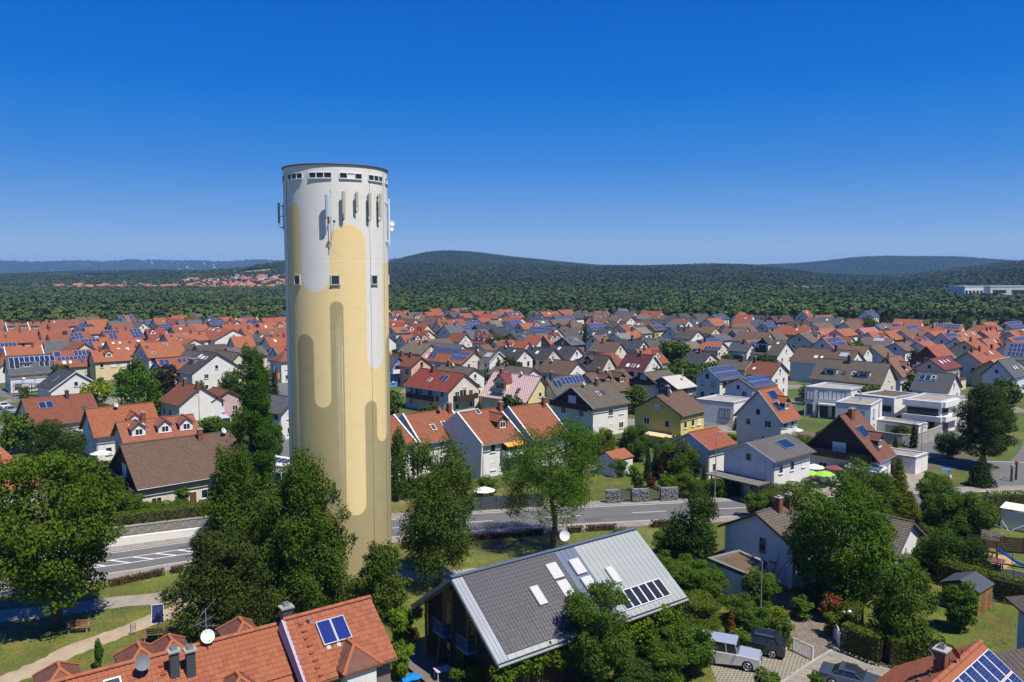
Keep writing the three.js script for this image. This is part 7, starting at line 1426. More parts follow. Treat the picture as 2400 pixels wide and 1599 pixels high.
hedge('clipped_hedge', 'dark hedge bank above the stone wall by the road', [[-47, -86.2], [-43, -87.6], [-39.5, -89.2], [-36, -90.8]], 1.8, 1.3, G1, 1.84);
hedge('clipped_hedge', 'bright wild hedge beyond the salmon roof', [[-59, -143], [-50, -146]], 5, 1.8, G3);
hedge('clipped_hedge', 'clipped hedge on top of the concrete retaining wall', [[68.2, -139.2], [76.2, -145.2]], 1.6, 2.4, G3);
hedge('clipped_hedge', 'clipped hedge left of the white cube villa', [[55.4, -141.5], [60, -147.6]], 1.2, 1.4, G3);
hedge('clipped_hedge', 'hedge beside the flat garage at the junction', [[56.5, -117], [60.5, -122.5]], 2.0, 1.9, G2);
// ---------------------------------------------------------------- single tiles
function tileGeo(w, l, amp, th = 0.03) { // one pantile: x across, z down the slope, lower end proud
  const g = new Geo(), n = 6, y = (t) => amp * (Math.sin(t * Math.PI * 2 - 0.6) * 0.5 + 0.5), lift = 0.03;
  for (let i = 0; i < n; i++) { const a = i / n, b = (i + 1) / n, x0 = (a - 0.5) * w, x1 = (b - 0.5) * w, A = V(x0, y(a) + lift, l / 2), B = V(x1, y(b) + lift, l / 2); g.quad(A, B, V(x1, y(b), -l / 2), V(x0, y(a), -l / 2)); g.quad(V(x0, y(a) + lift - th, l / 2), V(x1, y(b) + lift - th, l / 2), B, A); }
  return g.build();
}
// lays tiles on a slope; the first `limit` in order are meshes of their own, the rest one part
function layTiles(parent, { x0, x1, v0, v1, w, l, p, hr, back, mats, amp, limit = 300, seed = 1, skip, name = 'roof_tile' }) {
  const r = rng(seed), nx = Math.round((x1 - x0) / w), ny = Math.round((v1 - v0) / l), W = (x1 - x0) / nx, Lr = (v1 - v0) / ny, geo = tileGeo(W * 0.985, Lr * 1.02, amp), rest = mats.map(() => []), k = back ? -1 : 1; let c = 0;
  for (let j = ny - 1; j >= 0; j--) for (let i = 0; i < nx; i++) {
    const u = x0 + (i + 0.5) * W, v = v0 + (j + 0.5) * Lr; if (skip && skip(u, v)) continue;
    const lift = 0.03 + r() * 0.008, e = new THREE.Euler(p + (r() - 0.5) * 0.012, 0, (r() - 0.5) * 0.012), m = new THREE.Matrix4().makeRotationFromEuler(e).setPosition(u, hr - v * Math.sin(p) + lift * Math.cos(p), v * Math.cos(p) + lift * Math.sin(p));
    if (back) m.premultiply(new THREE.Matrix4().makeRotationY(Math.PI));
    const mi = Math.floor(r() * mats.length);
    if (c < limit) { const t = mesh(name, geo, mats[mi], parent); t.applyMatrix4(m); c++; } else rest[mi].push(geo.clone().applyMatrix4(m));
  }
  const all = rest.flat(); if (all.length) { const t = mesh(name + 's', mergeGeometries(all), mats[0], parent); t.userData.kind = 'stuff'; }
}
// ridge of half-round caps
function ridgeCaps(parent, L, hr, mat, r = 0.14) { const n = Math.round(L / 0.4), geo = new THREE.CylinderGeometry(r, r * 1.08, L / n * 1.03, 12, 1, false, 0, Math.PI); geo.rotateZ(Math.PI / 2); for (let i = 0; i < n; i++) { const m = mesh('ridge_tile', geo, Array.isArray(mat) ? mat[i % mat.length] : mat, parent); m.position.set(-L / 2 + (i + 0.5) * L / n, hr - 0.02, 0); } }
// ---------------------------------------------------------------- the two tiled houses at the lower left
const hoodTop = (parent, x, y, z, w, h, mat) => { const c = mesh('chimney', new Geo().box(x, y + h / 2, z, w, h, w * 0.8), mat, parent); mesh('chimney_cap', new Geo().box(x, y + h + 0.04, z, w + 0.2, 0.1, w * 0.8 + 0.2), M.concrete, c); mesh('chimney_pot', new Geo().box(x - 0.13, y + h + 0.2, z, 0.05, 0.24, 0.34).box(x + 0.13, y + h + 0.2, z, 0.05, 0.24, 0.34).box(x, y + h + 0.2, z - 0.145, 0.21, 0.24, 0.05).box(x, y + h + 0.2, z + 0.145, 0.21, 0.24, 0.05), M.zinc, c); return c; };
function hipDormer(parent, x, zc, yTop, half, len, fr) { // dormer with hipped tile roof; ridge runs along local z
  const d = mesh('dormer', new Geo().box(x, yTop - half * 0.8 - 0.9, zc, half * 1.5, 1.6, len * 0.9), wallM('white'), parent);
  const g = hipGeo(len, half, yTop, yTop - half * 0.82, 0).build(); g.rotateY(Math.PI / 2); g.translate(x, 0, zc); mesh('dormer_roof', g, roofM('rustbrick'), d);
  const rl = Math.max(0.3, len / 2 - half); mesh('dormer_ridge', new Geo().tube(V(x, yTop + 0.02, zc - rl), V(x, yTop + 0.02, zc + rl), 0.1, 0.1, 8).tube(V(x, yTop + 0.02, zc - rl), V(x + half, yTop - half * 0.82, zc - len / 2), 0.09, 0.09, 6).tube(V(x, yTop + 0.02, zc - rl), V(x - half, yTop - half * 0.82, zc - len / 2), 0.09, 0.09, 6).tube(V(x, yTop + 0.02, zc + rl), V(x + half, yTop - half * 0.82, zc + len / 2), 0.09, 0.09, 6).tube(V(x, yTop + 0.02, zc + rl), V(x - half, yTop - half * 0.82, zc + len / 2), 0.09, 0.09, 6), M.ridge, d);
  return d;
}
{
  const L = 5.81, hr = 9, w = 3.6, he = 6.4, p = Math.atan2(hr - he, w), H = thing('tiled_house', 'taller red-tiled house with two blue solar collectors in the foreground', 'house', -11.56, 0, -48.42, rad(126.4 - 90), 'red-tiled pair of houses');
  const wl = gableWall(L, w, hr, he, 0.25, 0.4, p); mesh('wall', wl.g, wallM('brownwall'), H);
  mesh('roof', roofGeo(L, w, hr - 0.02, he - 0.02, 0, { th: 0.16 }), M.tiles[2], H);
  layTiles(H, { x0: -L / 2, x1: L / 2, v0: 0.12, v1: 4.46, w: 0.29, l: 0.34, p, hr, mats: M.tiles, amp: 0.045, limit: 300, seed: 5 });
  layTiles(H, { x0: -L / 2, x1: L / 2, v0: 0.12, v1: 4.46, w: 0.29, l: 0.34, p, hr, back: true, mats: M.tiles, amp: 0.045, limit: 0, seed: 6 });
  ridgeCaps(H, L, hr + 0.06, M.tiles);
  const col = colGeo(0.9, 1.62); for (const x of [-0.72, 0.2]) { const m = mesh('solar_collector', col, [M.pvFrame, M.pvBlue ??= new THREE.MeshPhysicalMaterial({ color: rgb([0.014, 0.026, 0.15]), roughness: 0.16 })], H); m.rotation.x = p; m.position.set(x, hr - 1.62 * Math.sin(p) + 0.14 * Math.cos(p), 1.62 * Math.cos(p) + 0.14 * Math.sin(p)); }
  const sl = (x, v, l) => V(x, hr - v * Math.sin(p) + l * Math.cos(p), v * Math.cos(p) + l * Math.sin(p));
  mesh('vent_pipe', new Geo().tube(sl(-1.5, 0.75, -0.1), sl(-1.5, 0.75, 0.1).add(V(0, 0.3, 0)), 0.07, 0.07, 8).box(sl(-1.5, 0.75, 0).x, sl(-1.5, 0.75, 0).y + 0.42, sl(-1.5, 0.75, 0).z, 0.2, 0.08, 0.2), M.zinc, H);
  for (let i = 0; i < 8; i++) { const q = sl(-2.0 + (i % 2) * 0.05, 0.6 + i * 0.5, 0.12); mesh('snow_tile', new Geo().box(q.x, q.y, q.z, 0.3, 0.07, 0.16, null), M.tiles[2], H); }
  for (const x of [-0.9, -0.25, 0.4]) { const q = sl(x, 2.56, 0.1), m = mesh('flashing', new Geo().box(0, 0, 0, 0.24, 0.012, 0.26), M.zincPale, H); m.rotation.x = p; m.position.copy(q); }
  { const g = new Geo(), x = -L / 2 - 0.02; g.quad(V(x - 0.1, he - 0.6, w - 0.2), V(x - 0.1, hr - 0.7, -0.6), V(x - 0.1, hr + 0.05, 0), V(x - 0.1, he + 0.02, w + 0.02)); g.bar(V(x, hr + 0.02, 0), V(x, he + 0.0, w), 0.2, 0.14); mesh('verge_wall', g, wallM('lilac'), H); }
  hipDormer(H, 0.3, w * 0.72, 7.75, 1.25, 3.4); hoodTop(H, -2.5, 8.4, -0.5, 0.62, 1.15, M.slateClad);
  win(H, 1.2, 4.3, wl.Zw + 0.005, 0, 1.2, 1.3); win(H, -1.2, 4.3, wl.Zw + 0.005, 0, 1.2, 1.3); mesh('gutter', new Geo().tube(V(-L / 2, he - 0.06, w + 0.08), V(L / 2, he - 0.06, w + 0.08), 0.08, 0.08, 8), M.brownFrame, H);
}
{
  const L = 13.6, hr = 8.4, w = 4.2, he = 5.4, p = Math.atan2(hr - he, w), H = thing('tiled_house', 'longer red-tiled house with hipped dormers and two slate-clad chimneys', 'house', -19.93, 0, -43.54, rad(125.5 - 90), 'red-tiled pair of houses'), dx = 0.95;
  const wl = gableWall(L, w, hr, he, 0.25, 0.4, p); mesh('wall', wl.g, wallM('white'), H);
  mesh('roof', roofGeo(L, w, hr - 0.02, he - 0.02, 0, { th: 0.16 }), M.tiles[2], H);
  layTiles(H, { x0: -L / 2 + 2, x1: L / 2, v0: 0.12, v1: 3.4, w: 0.29, l: 0.34, p, hr, mats: M.tiles, amp: 0.045, limit: 300, seed: 15 });
  layTiles(H, { x0: -L / 2, x1: L / 2, v0: 0.12, v1: 5.1, w: 0.29, l: 0.34, p, hr, back: true, mats: M.tiles, amp: 0.045, limit: 0, seed: 16 });
  ridgeCaps(H, L, hr + 0.06, M.tiles);
  const sl = (x, v, l) => V(x, hr - v * Math.sin(p) + l * Math.cos(p), v * Math.cos(p) + l * Math.sin(p));
  for (const x of [-5.75, -1.58, 0.18, 4.41]) hipDormer(H, x + dx, -2.9, 8.0, 1.15, 3.2);
  hipDormer(H, 2.48 + dx, 2.9, 7.45, 1.15, 3.0);
  for (const [x, v] of [[-0.52, 1.5], [0.3, 1.7]]) { const q = sl(x + dx, v, 0); hoodTop(H, q.x, q.y - 0.3, q.z, 0.48, 1.75, M.slateClad); }
  { const q = sl(-2.08 + dx, 0.95, 0.05), m = mesh('satellite_dish', dishGeo, M.dishGrey ??= std([0.16, 0.17, 0.19], { side: THREE.DoubleSide }), H); m.position.copy(q); m.rotation.y = rad(-20); }
  for (let i = 0; i < 4; i++) { const q = sl(-1.1 + dx + i * 0.03, 0.7 + i * 0.55, 0.12); mesh('snow_tile', new Geo().box(q.x, q.y, q.z, 0.3, 0.07, 0.16), M.tiles[2], H); }
  { const q = sl(-3.6 + dx, 1.3, 0.06), m = mesh('skylight', skGeo, [M.frame, M.skyGlass], H); m.position.copy(q); m.rotation.x = p; }
}
{ // rooftop aerial: stands on the roof, lifts off
  const t = thing('roof_aerial', 'spiky television aerial with white dish above the tiled ridge', 'aerial', -17.9, 7.9, -45.0, rad(36)), h = 2.6;
  mesh('mast', new Geo().tube(V(0, 0, 0), V(0, h, 0), 0.03, 0.03, 8), M.steel, t);
  const dish = new THREE.LatheGeometry(Array.from({ length: 9 }, (_, i) => new THREE.Vector2(0.4 * i / 8, 0.09 * (i / 8) ** 2)), 28); dish.rotateX(Math.PI / 2 - 0.5); dish.translate(0.02, 0.95, 0.14); mesh('dish', dish, M.dishWhite ??= std([0.72, 0.73, 0.75], { side: THREE.DoubleSide, roughness: 0.35 }), t); mesh('feed_arm', new Geo().tube(V(0, 0.65, 0.1), V(0, 0.85, 0.62), 0.015, 0.015, 5).box(0, 0.88, 0.64, 0.07, 0.07, 0.1), M.darkSteel, t);
  const yagi = (y, dir, n, len, up) => { const g = new Geo(), a = V(0, y, 0).addScaledVector(dir, -len * 0.35), b = V(0, y, 0).addScaledVector(dir, len * 0.65), s = up ? V(0, 1, 0) : V(-dir.z, 0, dir.x); g.tube(a, b, 0.014, 0.014, 5); for (let i = 0; i < n; i++) { const c = a.clone().lerp(b, i / (n - 1)), e = 0.34 - 0.12 * i / n; g.tube(c.clone().addScaledVector(s, -e), c.clone().addScaledVector(s, e), 0.008, 0.008, 4); } return g; };
  mesh('yagi', yagi(2.5, V(0.45, 0.55, 0.2).normalize(), 7, 1.3), M.steel, t); mesh('yagi', yagi(1.9, V(-0.9, -0.05, 0.4).normalize(), 6, 1.2), M.steel, t); mesh('yagi', yagi(1.55, V(0.8, 0, 0.5).normalize(), 5, 1.0), M.steel, t); mesh('yagi', yagi(0.35, V(1, 0.05, 0.1).normalize(), 2, 1.6), M.steel, t);
}
// ---------------------------------------------------------------- wooden house: dark tiles, zinc panels
{
  const L = 18.62, hr = 8.2, w = 5.9, he = 4.1, S = 7.18, p = Math.atan2(hr - he, w), H = thing('timber_house', 'timber house with charcoal tiles and pale standing-seam zinc roof', 'house', 3.05, 0, -61.15, rad(126.3 - 90));
  const sl = (x, v, l = 0) => V(x, hr - v * Math.sin(p) + l * Math.cos(p), v * Math.cos(p) + l * Math.sin(p));
  const lay = (m, x, v, l) => { m.position.copy(sl(x, v, l)); m.rotation.x = p; return m; };
  const X0 = -L / 2 + 1.05, wl = (() => { const g = new Geo(), Zw = w - 0.9, ye = hr - Zw * Math.tan(p) - 0.3, X1 = L / 2 - 0.5; for (const k of [1, -1]) { const q = (x, y) => V(x, y, k * Zw); k > 0 ? g.quad(q(X0, 0), q(X1, 0), q(X1, ye), q(X0, ye)) : g.quad(q(X1, 0), q(X0, 0), q(X0, ye), q(X1, ye)); } for (const [x, k] of [[X1, 1], [X0, -1]]) { const q = (z, y) => V(x, y, z); if (k > 0) { g.quad(q(Zw, 0), q(-Zw, 0), q(-Zw, ye), q(Zw, ye)); g.tri(q(Zw, ye), q(-Zw, ye), q(0, hr - 0.3)); } else { g.quad(q(-Zw, 0), q(Zw, 0), q(Zw, ye), q(-Zw, ye)); g.tri(q(-Zw, ye), q(Zw, ye), q(0, hr - 0.3)); } } return g; })();
  mesh('wall', wl, M.darkWood, H);
  mesh('roof', roofGeo(L, w, hr, he, 0, { th: 0.24 }), M.zinc, H);
  layTiles(H, { x0: -8.36, x1: 0.16, v0: 0.1, v1: 6.78, w: 0.285, l: 0.34, p, hr: hr + 0.02, mats: M.darkTiles, amp: 0.04, limit: 300, seed: 25 });
  // zinc panels with standing seams: verge strip, eave strip, blue band, pale field
  const panel = (x0, x1, v0, v1, mat, n, cross) => { for (let i = 0; i < n; i++) { const a = x0 + (x1 - x0) * i / n, b = x0 + (x1 - x0) * (i + 1) / n, g = new Geo(); g.box(0, 0.01, 0, b - a - 0.012, 0.022, v1 - v0 - 0.01); if (!cross) g.box(-(b - a) / 2 + 0.01, 0.028, 0, 0.014, 0.03, v1 - v0 - 0.01); lay(mesh('zinc_panel', g, mat, H), (a + b) / 2, (v0 + v1) / 2, 0.015); } };
  panel(-9.28, -8.4, 0.02, 7.16, M.zinc, 3); panel(-8.38, 2.6, 6.82, 7.18, M.zincPale, 16); panel(0.18, 2.2, 0.04, 6.8, M.zincBlue, 4); panel(2.2, 9.3, 0.04, 7.18, M.zincPale, 14);
  mesh('ridge_cap', new Geo().box(0, hr + 0.06, 0.1, L, 0.05, 0.36), M.zincBlue, H);
  mesh('gutter', new Geo().tube(V(-L / 2, he - 0.16, w + 0.1), V(L / 2, he - 0.16, w + 0.1), 0.1, 0.1, 8), M.zincPale, H);
  const hood = (x0, x1, v0, v1) => { const f = mesh('skylight', new Geo().box(0, 0.1, 0, x1 - x0, 0.16, v1 - v0), M.blind, H); lay(f, (x0 + x1) / 2, (v0 + v1) / 2, 0.05); const n = 9; for (let i = 0; i < n; i++) mesh('blind_slat', (M._slat ??= {})[x1 - x0] ??= new Geo().box(0, 0, 0, x1 - x0 - 0.08, 0.016, (v1 - v0) / n - 0.03).build(), M.blind, f).position.set(0, 0.19, -(v1 - v0) / 2 + (i + 0.5) * (v1 - v0) / n); return f; };
  for (const q of [[-3.86, -3.12, 2.6, 4.2], [-1.42, -0.4, 1.17, 2.55], [-1.42, -0.45, 2.78, 4.18], [0.8, 1.78, 1.33, 2.73], [0.8, 1.8, 3.05, 4.3], [3.54, 4.26, 2.84, 4.34]]) hood(...q);
  for (let i = 0; i < 6; i++) lay(mesh('solar_collector', colCache.long ??= colGeo(0.79, 1.62), [M.frame, M.collectorBlack], H), 2.96 + 0.4 + i * 0.82, 5.82, 0.05);
  lay(mesh('flashing', new Geo().box(0, 0, 0, 5.2, 0.02, 0.1), M.zincPale, H), 5.3, 4.92, 0.08);
  { const m = mesh('satellite_dish', new THREE.LatheGeometry(Array.from({ length: 9 }, (_, i) => new THREE.Vector2(0.42 * i / 8, 0.1 * (i / 8) ** 2)), 28).rotateX(Math.PI / 2 - 0.35).rotateY(-0.5), M.dishWhite, H); m.position.set(1.67, 9.0, -0.3); mesh('dish_pole', new Geo().tube(V(1.6, 7.8, -0.4), V(1.65, 9.0, -0.4), 0.03, 0.03, 6), M.steel, H); }
  // shaded gable: slatted cladding, doors, blue balconies
  const gx = X0 - 0.01; const slat = new Geo().box(0, 0, 0, 0.05, 0.1, 1).build();
  for (let i = 0; i < 44; i++) { const y = 0.5 + i * 0.155, half = Math.min(w - 0.95, (hr - 0.35 - y) / Math.tan(p)); if (half < 0.25) continue; for (const [a, b] of [[-half, Math.max(-half, -2.8)], [-1.2, 0.5], [2.0, half]]) { const lo = Math.max(-half, a), hi = Math.min(half, b); if (hi - lo < 0.15) continue; const s = mesh('cladding_slat', slat, M.darkWood, H); s.position.set(gx - 0.05, y, (lo + hi) / 2); s.scale.z = hi - lo; } }
  for (const z of [-2.0, 1.25]) { mesh('timber_panel', new Geo().box(gx - 0.03, 5.0, z, 0.06, 3.1, 1.45), M.wood, H); const d = mesh('balcony_door', winGeo(0.9, 2.2, 1), [M.wood, M.glass], H); d.position.set(gx - 0.07, 4.5, z + 0.15); d.rotation.y = -Math.PI / 2; const b = mesh('balcony', new Geo().box(gx - 0.45, 3.2, z, 0.9, 0.16, 1.6).box(gx - 0.88, 4.2, z, 0.05, 0.05, 1.6).box(gx - 0.45, 4.2, z - 0.78, 0.86, 0.05, 0.04).box(gx - 0.45, 4.2, z + 0.78, 0.86, 0.05, 0.04), M.blueMetal, H); for (let i = 0; i < 12; i++) mesh('baluster', (M._bal ??= new Geo().box(0, 0, 0, 0.025, 0.9, 0.025).build()), M.blueMetal, b).position.set(gx - 0.88, 3.74, z - 0.72 + i * 0.131); mesh('timber_post', new Geo().bar(V(gx - 0.5, 0.1, z - 0.9), V(gx - 0.3, 3.1, z - 0.55), 0.14), M.wood, H); const gd = mesh('garden_door', winGeo(1.0, 2.1, 1), [M.wood, M.glass], H); gd.position.set(gx - 0.07, 1.4, z); gd.rotation.y = -Math.PI / 2; }
  mesh('roof_post', new Geo().bar(V(-L / 2 + 0.4, 0.1, -4.2), V(-L / 2 + 0.4, 4.9, -4.2), 0.16), M.wood, H);
}
{ // deck before the shaded gable
  const t = thing('garden_deck', 'weathered wooden deck at the shaded gable of the timber house', 'deck', -5.8, 0, -58.2, rad(36)); for (let i = 0; i < 24; i++) mesh('plank', (M._pl ??= new Geo().box(0, 0.27, 0, 0.135, 0.05, 7.2).build()), M.greyWood, t).position.x = -1.75 + i * 0.145; mesh('deck_frame', new Geo().box(0, 0.12, 0, 3.3, 0.23, 7), M.darkWood, t);
  const g = thing('garden_table', 'small garden table with bright cloth on the deck', 'table', -5.1, 0.295, -56.3, 0.5); mesh('table_top', new Geo().box(0, 0.72, 0, 1.2, 0.04, 0.8), std([0.5, 0.42, 0.6]), g); for (const [a, b] of [[-0.5, -0.3], [0.5, -0.3], [-0.5, 0.3], [0.5, 0.3]]) mesh('leg', (M._leg ??= new Geo().box(0, 0.35, 0, 0.04, 0.7, 0.04).build()), M.frame, g).position.set(a, 0, b);
  const b = thing('blue_tarpaulin', 'bright blue crumpled tarpaulin beside the bamboo', 'tarpaulin', -7.4, 0, -56.6, 0.4); const pg = new THREE.PlaneGeometry(1.6, 1.1, 10, 8); pg.rotateX(-Math.PI / 2); const pp = pg.attributes.position; for (let i = 0; i < pp.count; i++) pp.setY(i, 0.12 + 0.28 * fbm(pp.getX(i) * 2 + 9, pp.getZ(i) * 2 + 4, 0, 3, 3)); pg.computeVertexNormals(); mesh('cover', pg, std([0.01, 0.22, 0.62], { side: THREE.DoubleSide, roughness: 0.4 }), b); mesh('frame', new Geo().box(0, 0.08, 0, 1.4, 0.14, 0.9), M.darkSteel, b);
}
// ---------------------------------------------------------------- house with solar roof at the lower right corner
{
  const L = 9.5, hr = 7.5, w = 5, he = 4, p = Math.atan2(hr - he, w), H = thing('solar_house', 'orange-tiled house with large blue solar array at the lower right corner', 'house', 25.12, 0, -43.76, rad(132 - 90));
  const sl = (x, v, l = 0) => V(x, hr - v * Math.sin(p) + l * Math.cos(p), v * Math.cos(p) + l * Math.sin(p)), x1 = L / 2;
  mesh('wall', gableWall(L, w, hr, he, 0.3, 0.5, p).g, wallM('white'), H); mesh('roof', roofGeo(L, w, hr - 0.02, he - 0.02, 0, { th: 0.18 }), M.tiles[2], H);
  layTiles(H, { x0: -x1, x1, v0: 0.1, v1: 3.2, w: 0.29, l: 0.34, p, hr, mats: M.tiles, amp: 0.045, limit: 0, seed: 35 });
  layTiles(H, { x0: -x1, x1, v0: 0.1, v1: 6.0, w: 0.29, l: 0.34, p, hr, back: true, mats: M.tiles, amp: 0.045, limit: 300, seed: 36 });
  ridgeCaps(H, L, hr + 0.06, M.tiles, 0.16);
  for (let i = 0; i < 8; i++) for (let j = 0; j < 2; j++) { const m = mesh('solar_module', pvGeo, [M.frame, M.pvCell], H); m.rotation.x = p; m.position.copy(sl(x1 - 0.75 - i * 1.02, 1.28 + j * 1.63, 0.16)); }
  const c = hoodTop(H, 0.0, 6.9, -0.55, 0.75, 1.5, M.brick); mesh('satellite_dish', new THREE.LatheGeometry(Array.from({ length: 9 }, (_, i) => new THREE.Vector2(0.42 * i / 8, 0.1 * (i / 8) ** 2)), 28).rotateX(Math.PI / 2 - 0.4).rotateY(0.9).translate(0.55, 8.2, -0.1), dishRed, H); mesh('dish_arm', new Geo().tube(V(0.2, 7.6, -0.5), V(1.0, 7.75, 0.2), 0.025, 0.025, 5), M.steel, H);
  mesh('aerial', new Geo().tube(V(-0.5, 8.2, -0.9), V(0.6, 8.5, -0.8), 0.015, 0.015, 5).tube(V(-0.5, 7.95, -0.7), V(-0.5, 8.45, -1.1), 0.015, 0.015, 5).tube(V(0.5, 7.4, -0.9), V(0.5, 8.5, -0.8), 0.02, 0.02, 5), M.steel, H);
  for (let i = 0; i < 7; i++) { const v = 1.6, x = -3.4 + i * 0.75; mesh('snow_tile', new Geo().box(x, hr - v * Math.sin(p) + 0.14, -v * Math.cos(p), 0.24, 0.08, 0.2), M.tiles[2], H); }
  for (const [x, v] of [[1.4, 0.7], [-1.3, 0.8], [2.9, 0.5]]) mesh('vent_pipe', new Geo().tube(V(x, hr - v * Math.sin(p), -v * Math.cos(p)), V(x, hr - v * Math.sin(p) + 0.35, -v * Math.cos(p)), 0.06, 0.06, 8), M.tiles[0], H);
}
{ // house cut by the right edge
  const H = thing('corner_house', 'pale house with dark tiled hip roof cut by the right picture edge', 'house', 42.0, 0, -53.2, rad(-8));
  mesh('wall', new Geo().box(0, 2.75, 0, 9, 5.5, 8.4), wallM('bluewhite'), H); const g = hipGeo(10.4, 4.9, 8.4, 5.45, 0); mesh('roof', g, roofM('taupe'), H);
  mesh('annex', new Geo().box(-5.6, 1.5, 3.2, 4.4, 3.0, 5.5), wallM('bluewhite'), H); mesh('annex_roof', (() => { const q = new Geo(), A = [V(-8.4, 3.0, 6.6), V(-3.2, 4.6, 6.6), V(-3.2, 4.6, 0), V(-8.4, 3.0, 0)], d = V(0, -0.25, 0), B = A.map((a) => a.clone().add(d)); q.quad(A[0], A[1], A[2], A[3]); q.quad(B[3], B[2], B[1], B[0]); for (let i = 0; i < 4; i++) { const j = (i + 1) % 4; q.quad(B[i], B[j], A[j], A[i]); } return q; })(), roofM('taupe'), H);
  const wA = win(H, -4.505, 3.9, 0.8, -Math.PI / 2, 1.0, 1.3); win(H, -2, 4, 4.205, 0, 1.2, 1.3); win(H, -7.81, 1.5, 3.4, -Math.PI / 2, 1.1, 1.2);
}
// ---------------------------------------------------------------- flat-roofed villas
function onEdge(a, b, t, out = 0.01) { const dx = b[0] - a[0], dz = b[1] - a[1], l = Math.hypot(dx, dz), n = [-dz / l, dx / l]; return { x: a[0] + dx * t + n[0] * out, z: a[1] + dz * t + n[1] * out, turn: Math.atan2(n[0], n[1]), l, n }; }
const inset = (P, d) => { const c = P.reduce((s, q) => [s[0] + q[0] / P.length, s[1] + q[1] / P.length], [0, 0]); return P.map((q) => { const l = Math.hypot(q[0] - c[0], q[1] - c[1]); return [c[0] + (q[0] - c[0]) * (1 - d / l), c[1] + (q[1] - c[1]) * (1 - d / l)]; }); };
function villa(label, P, h, top, wins, extra, name = 'flat_roof_villa', cat = 'villa') {
  const c = P.reduce((s, q) => [s[0] + q[0] / P.length, s[1] + q[1] / P.length], [0, 0]), Q = P.map((q) => [q[0] - c[0], q[1] - c[1]]), H = thing(name, label, cat, c[0], 0, c[1]), I = inset(Q, 0.5);
  mesh('wall', new Geo().prism(Q, 0, h - 0.35), wallM('white'), H);
  { const g = new Geo(), out = inset(Q, -0.06); for (let i = 0; i < Q.length; i++) { const j = (i + 1) % Q.length; const up = (q, y) => V(q[0], y, q[1]); g.quad(up(out[i], h), up(out[j], h), up(I[j], h), up(I[i], h)); g.quad(up(out[j], h), up(out[i], h), up(out[i], h - 0.36), up(out[j], h - 0.36)); g.quad(up(out[i], h), up(out[j], h), up(out[j], h - 0.36), up(out[i], h - 0.36)); g.quad(up(I[i], h), up(I[j], h), up(I[j], h - 0.36), up(I[i], h - 0.36)); } const m = M.parapet ??= std([0.62, 0.64, 0.66], { roughness: 0.5, side: THREE.DoubleSide }); mesh('parapet', g, m, H); }
  mesh('roof', new Geo().prism(inset(Q, 0.3), h - 0.34, h - 0.2), top, H);
  for (const [e, t, y, w, hh, pane, bars] of wins) { const q = onEdge(Q[e], Q[(e + 1) % Q.length], t); win(H, q.x, y, q.z, q.turn, w, hh, { pane: pane ?? M.glass, frame: M.slateClad, bars: bars ?? 2 }); }
  if (extra) extra(H, Q); return H;
}
const villaWhite = wallM('white');
villa('white flat-roofed villa with deep corner balcony behind the cube villa', [[61.7, -166.2], [69.4, -161.5], [74.9, -166.2], [68.6, -172.8]], 6.3, M.concrete, [[0, 0.12, 4.6, 1.4, 2.2, M.shutter], [0, 0.42, 4.6, 2.0, 2.2, M.shutter], [0, 0.75, 4.6, 2.6, 2.2, M.shutter, 3], [0, 0.12, 1.5, 1.2, 2.2], [0, 0.4, 1.4, 2.2, 2.3], [0, 0.75, 1.4, 2.6, 2.3, M.glass, 3], [1, 0.3, 4.4, 1.2, 1.4], [1, 0.7, 1.6, 1.2, 1.3]], (H, Q) => { const q = onEdge(Q[0], Q[1], 0.62, 0.9); const m = mesh('balcony', new Geo().box(0, 0, 0, 5.2, 0.3, 1.9).box(0, 0.75, 0.92, 5.2, 0.9, 0.06), villaWhite, H); m.position.set(q.x, 3.0, q.z); m.rotation.y = q.turn; for (const s of [-2.4, 2.4]) mesh('post', new Geo().box(s, -1.5, 0.7, 0.2, 2.7, 0.2), villaWhite, m); });
villa('white cube villa with gravel roof and steel flue', [[59.9, -145.9], [64.8, -142.2], [70.1, -149.2], [65.3, -152.7]], 6.3, M.gravel, [[0, 0.65, 4.3, 2.2, 1.4, M.shutter], [1, 0.25, 4.4, 0.9, 1.7, M.shutter, 1], [1, 0.72, 4.6, 0.8, 2.4, M.shutter, 1], [1, 0.3, 1.4, 1.0, 2.0, M.frame, 1], [0, 0.3, 1.5, 2.0, 1.8]], (H) => mesh('flue', new Geo().tube(V(0.6, 6.1, -1), V(0.6, 8.0, -1), 0.14, 0.14, 10), M.steel, H));
villa('white villa with mossy flat roof and dark ribbon window', [[68.7, -156.3], [73.5, -151.5], [80.5, -156.3], [75.9, -161.5]], 6.3, M.moss, [[0, 0.5, 3.9, 5.8, 1.1, M.glass, 4], [1, 0.2, 1.4, 1.6, 2.2], [0, 0.55, 1.3, 3.6, 2.0, M.glass, 3]], (H, Q) => { const q = onEdge(Q[0], Q[1], 0.5, 0.35); const m = mesh('roof_slab', new Geo().box(0, 0, 0, 7.2, 1.25, 0.7), villaWhite, H); m.position.set(q.x, 5.6, q.z); m.rotation.y = q.turn; });
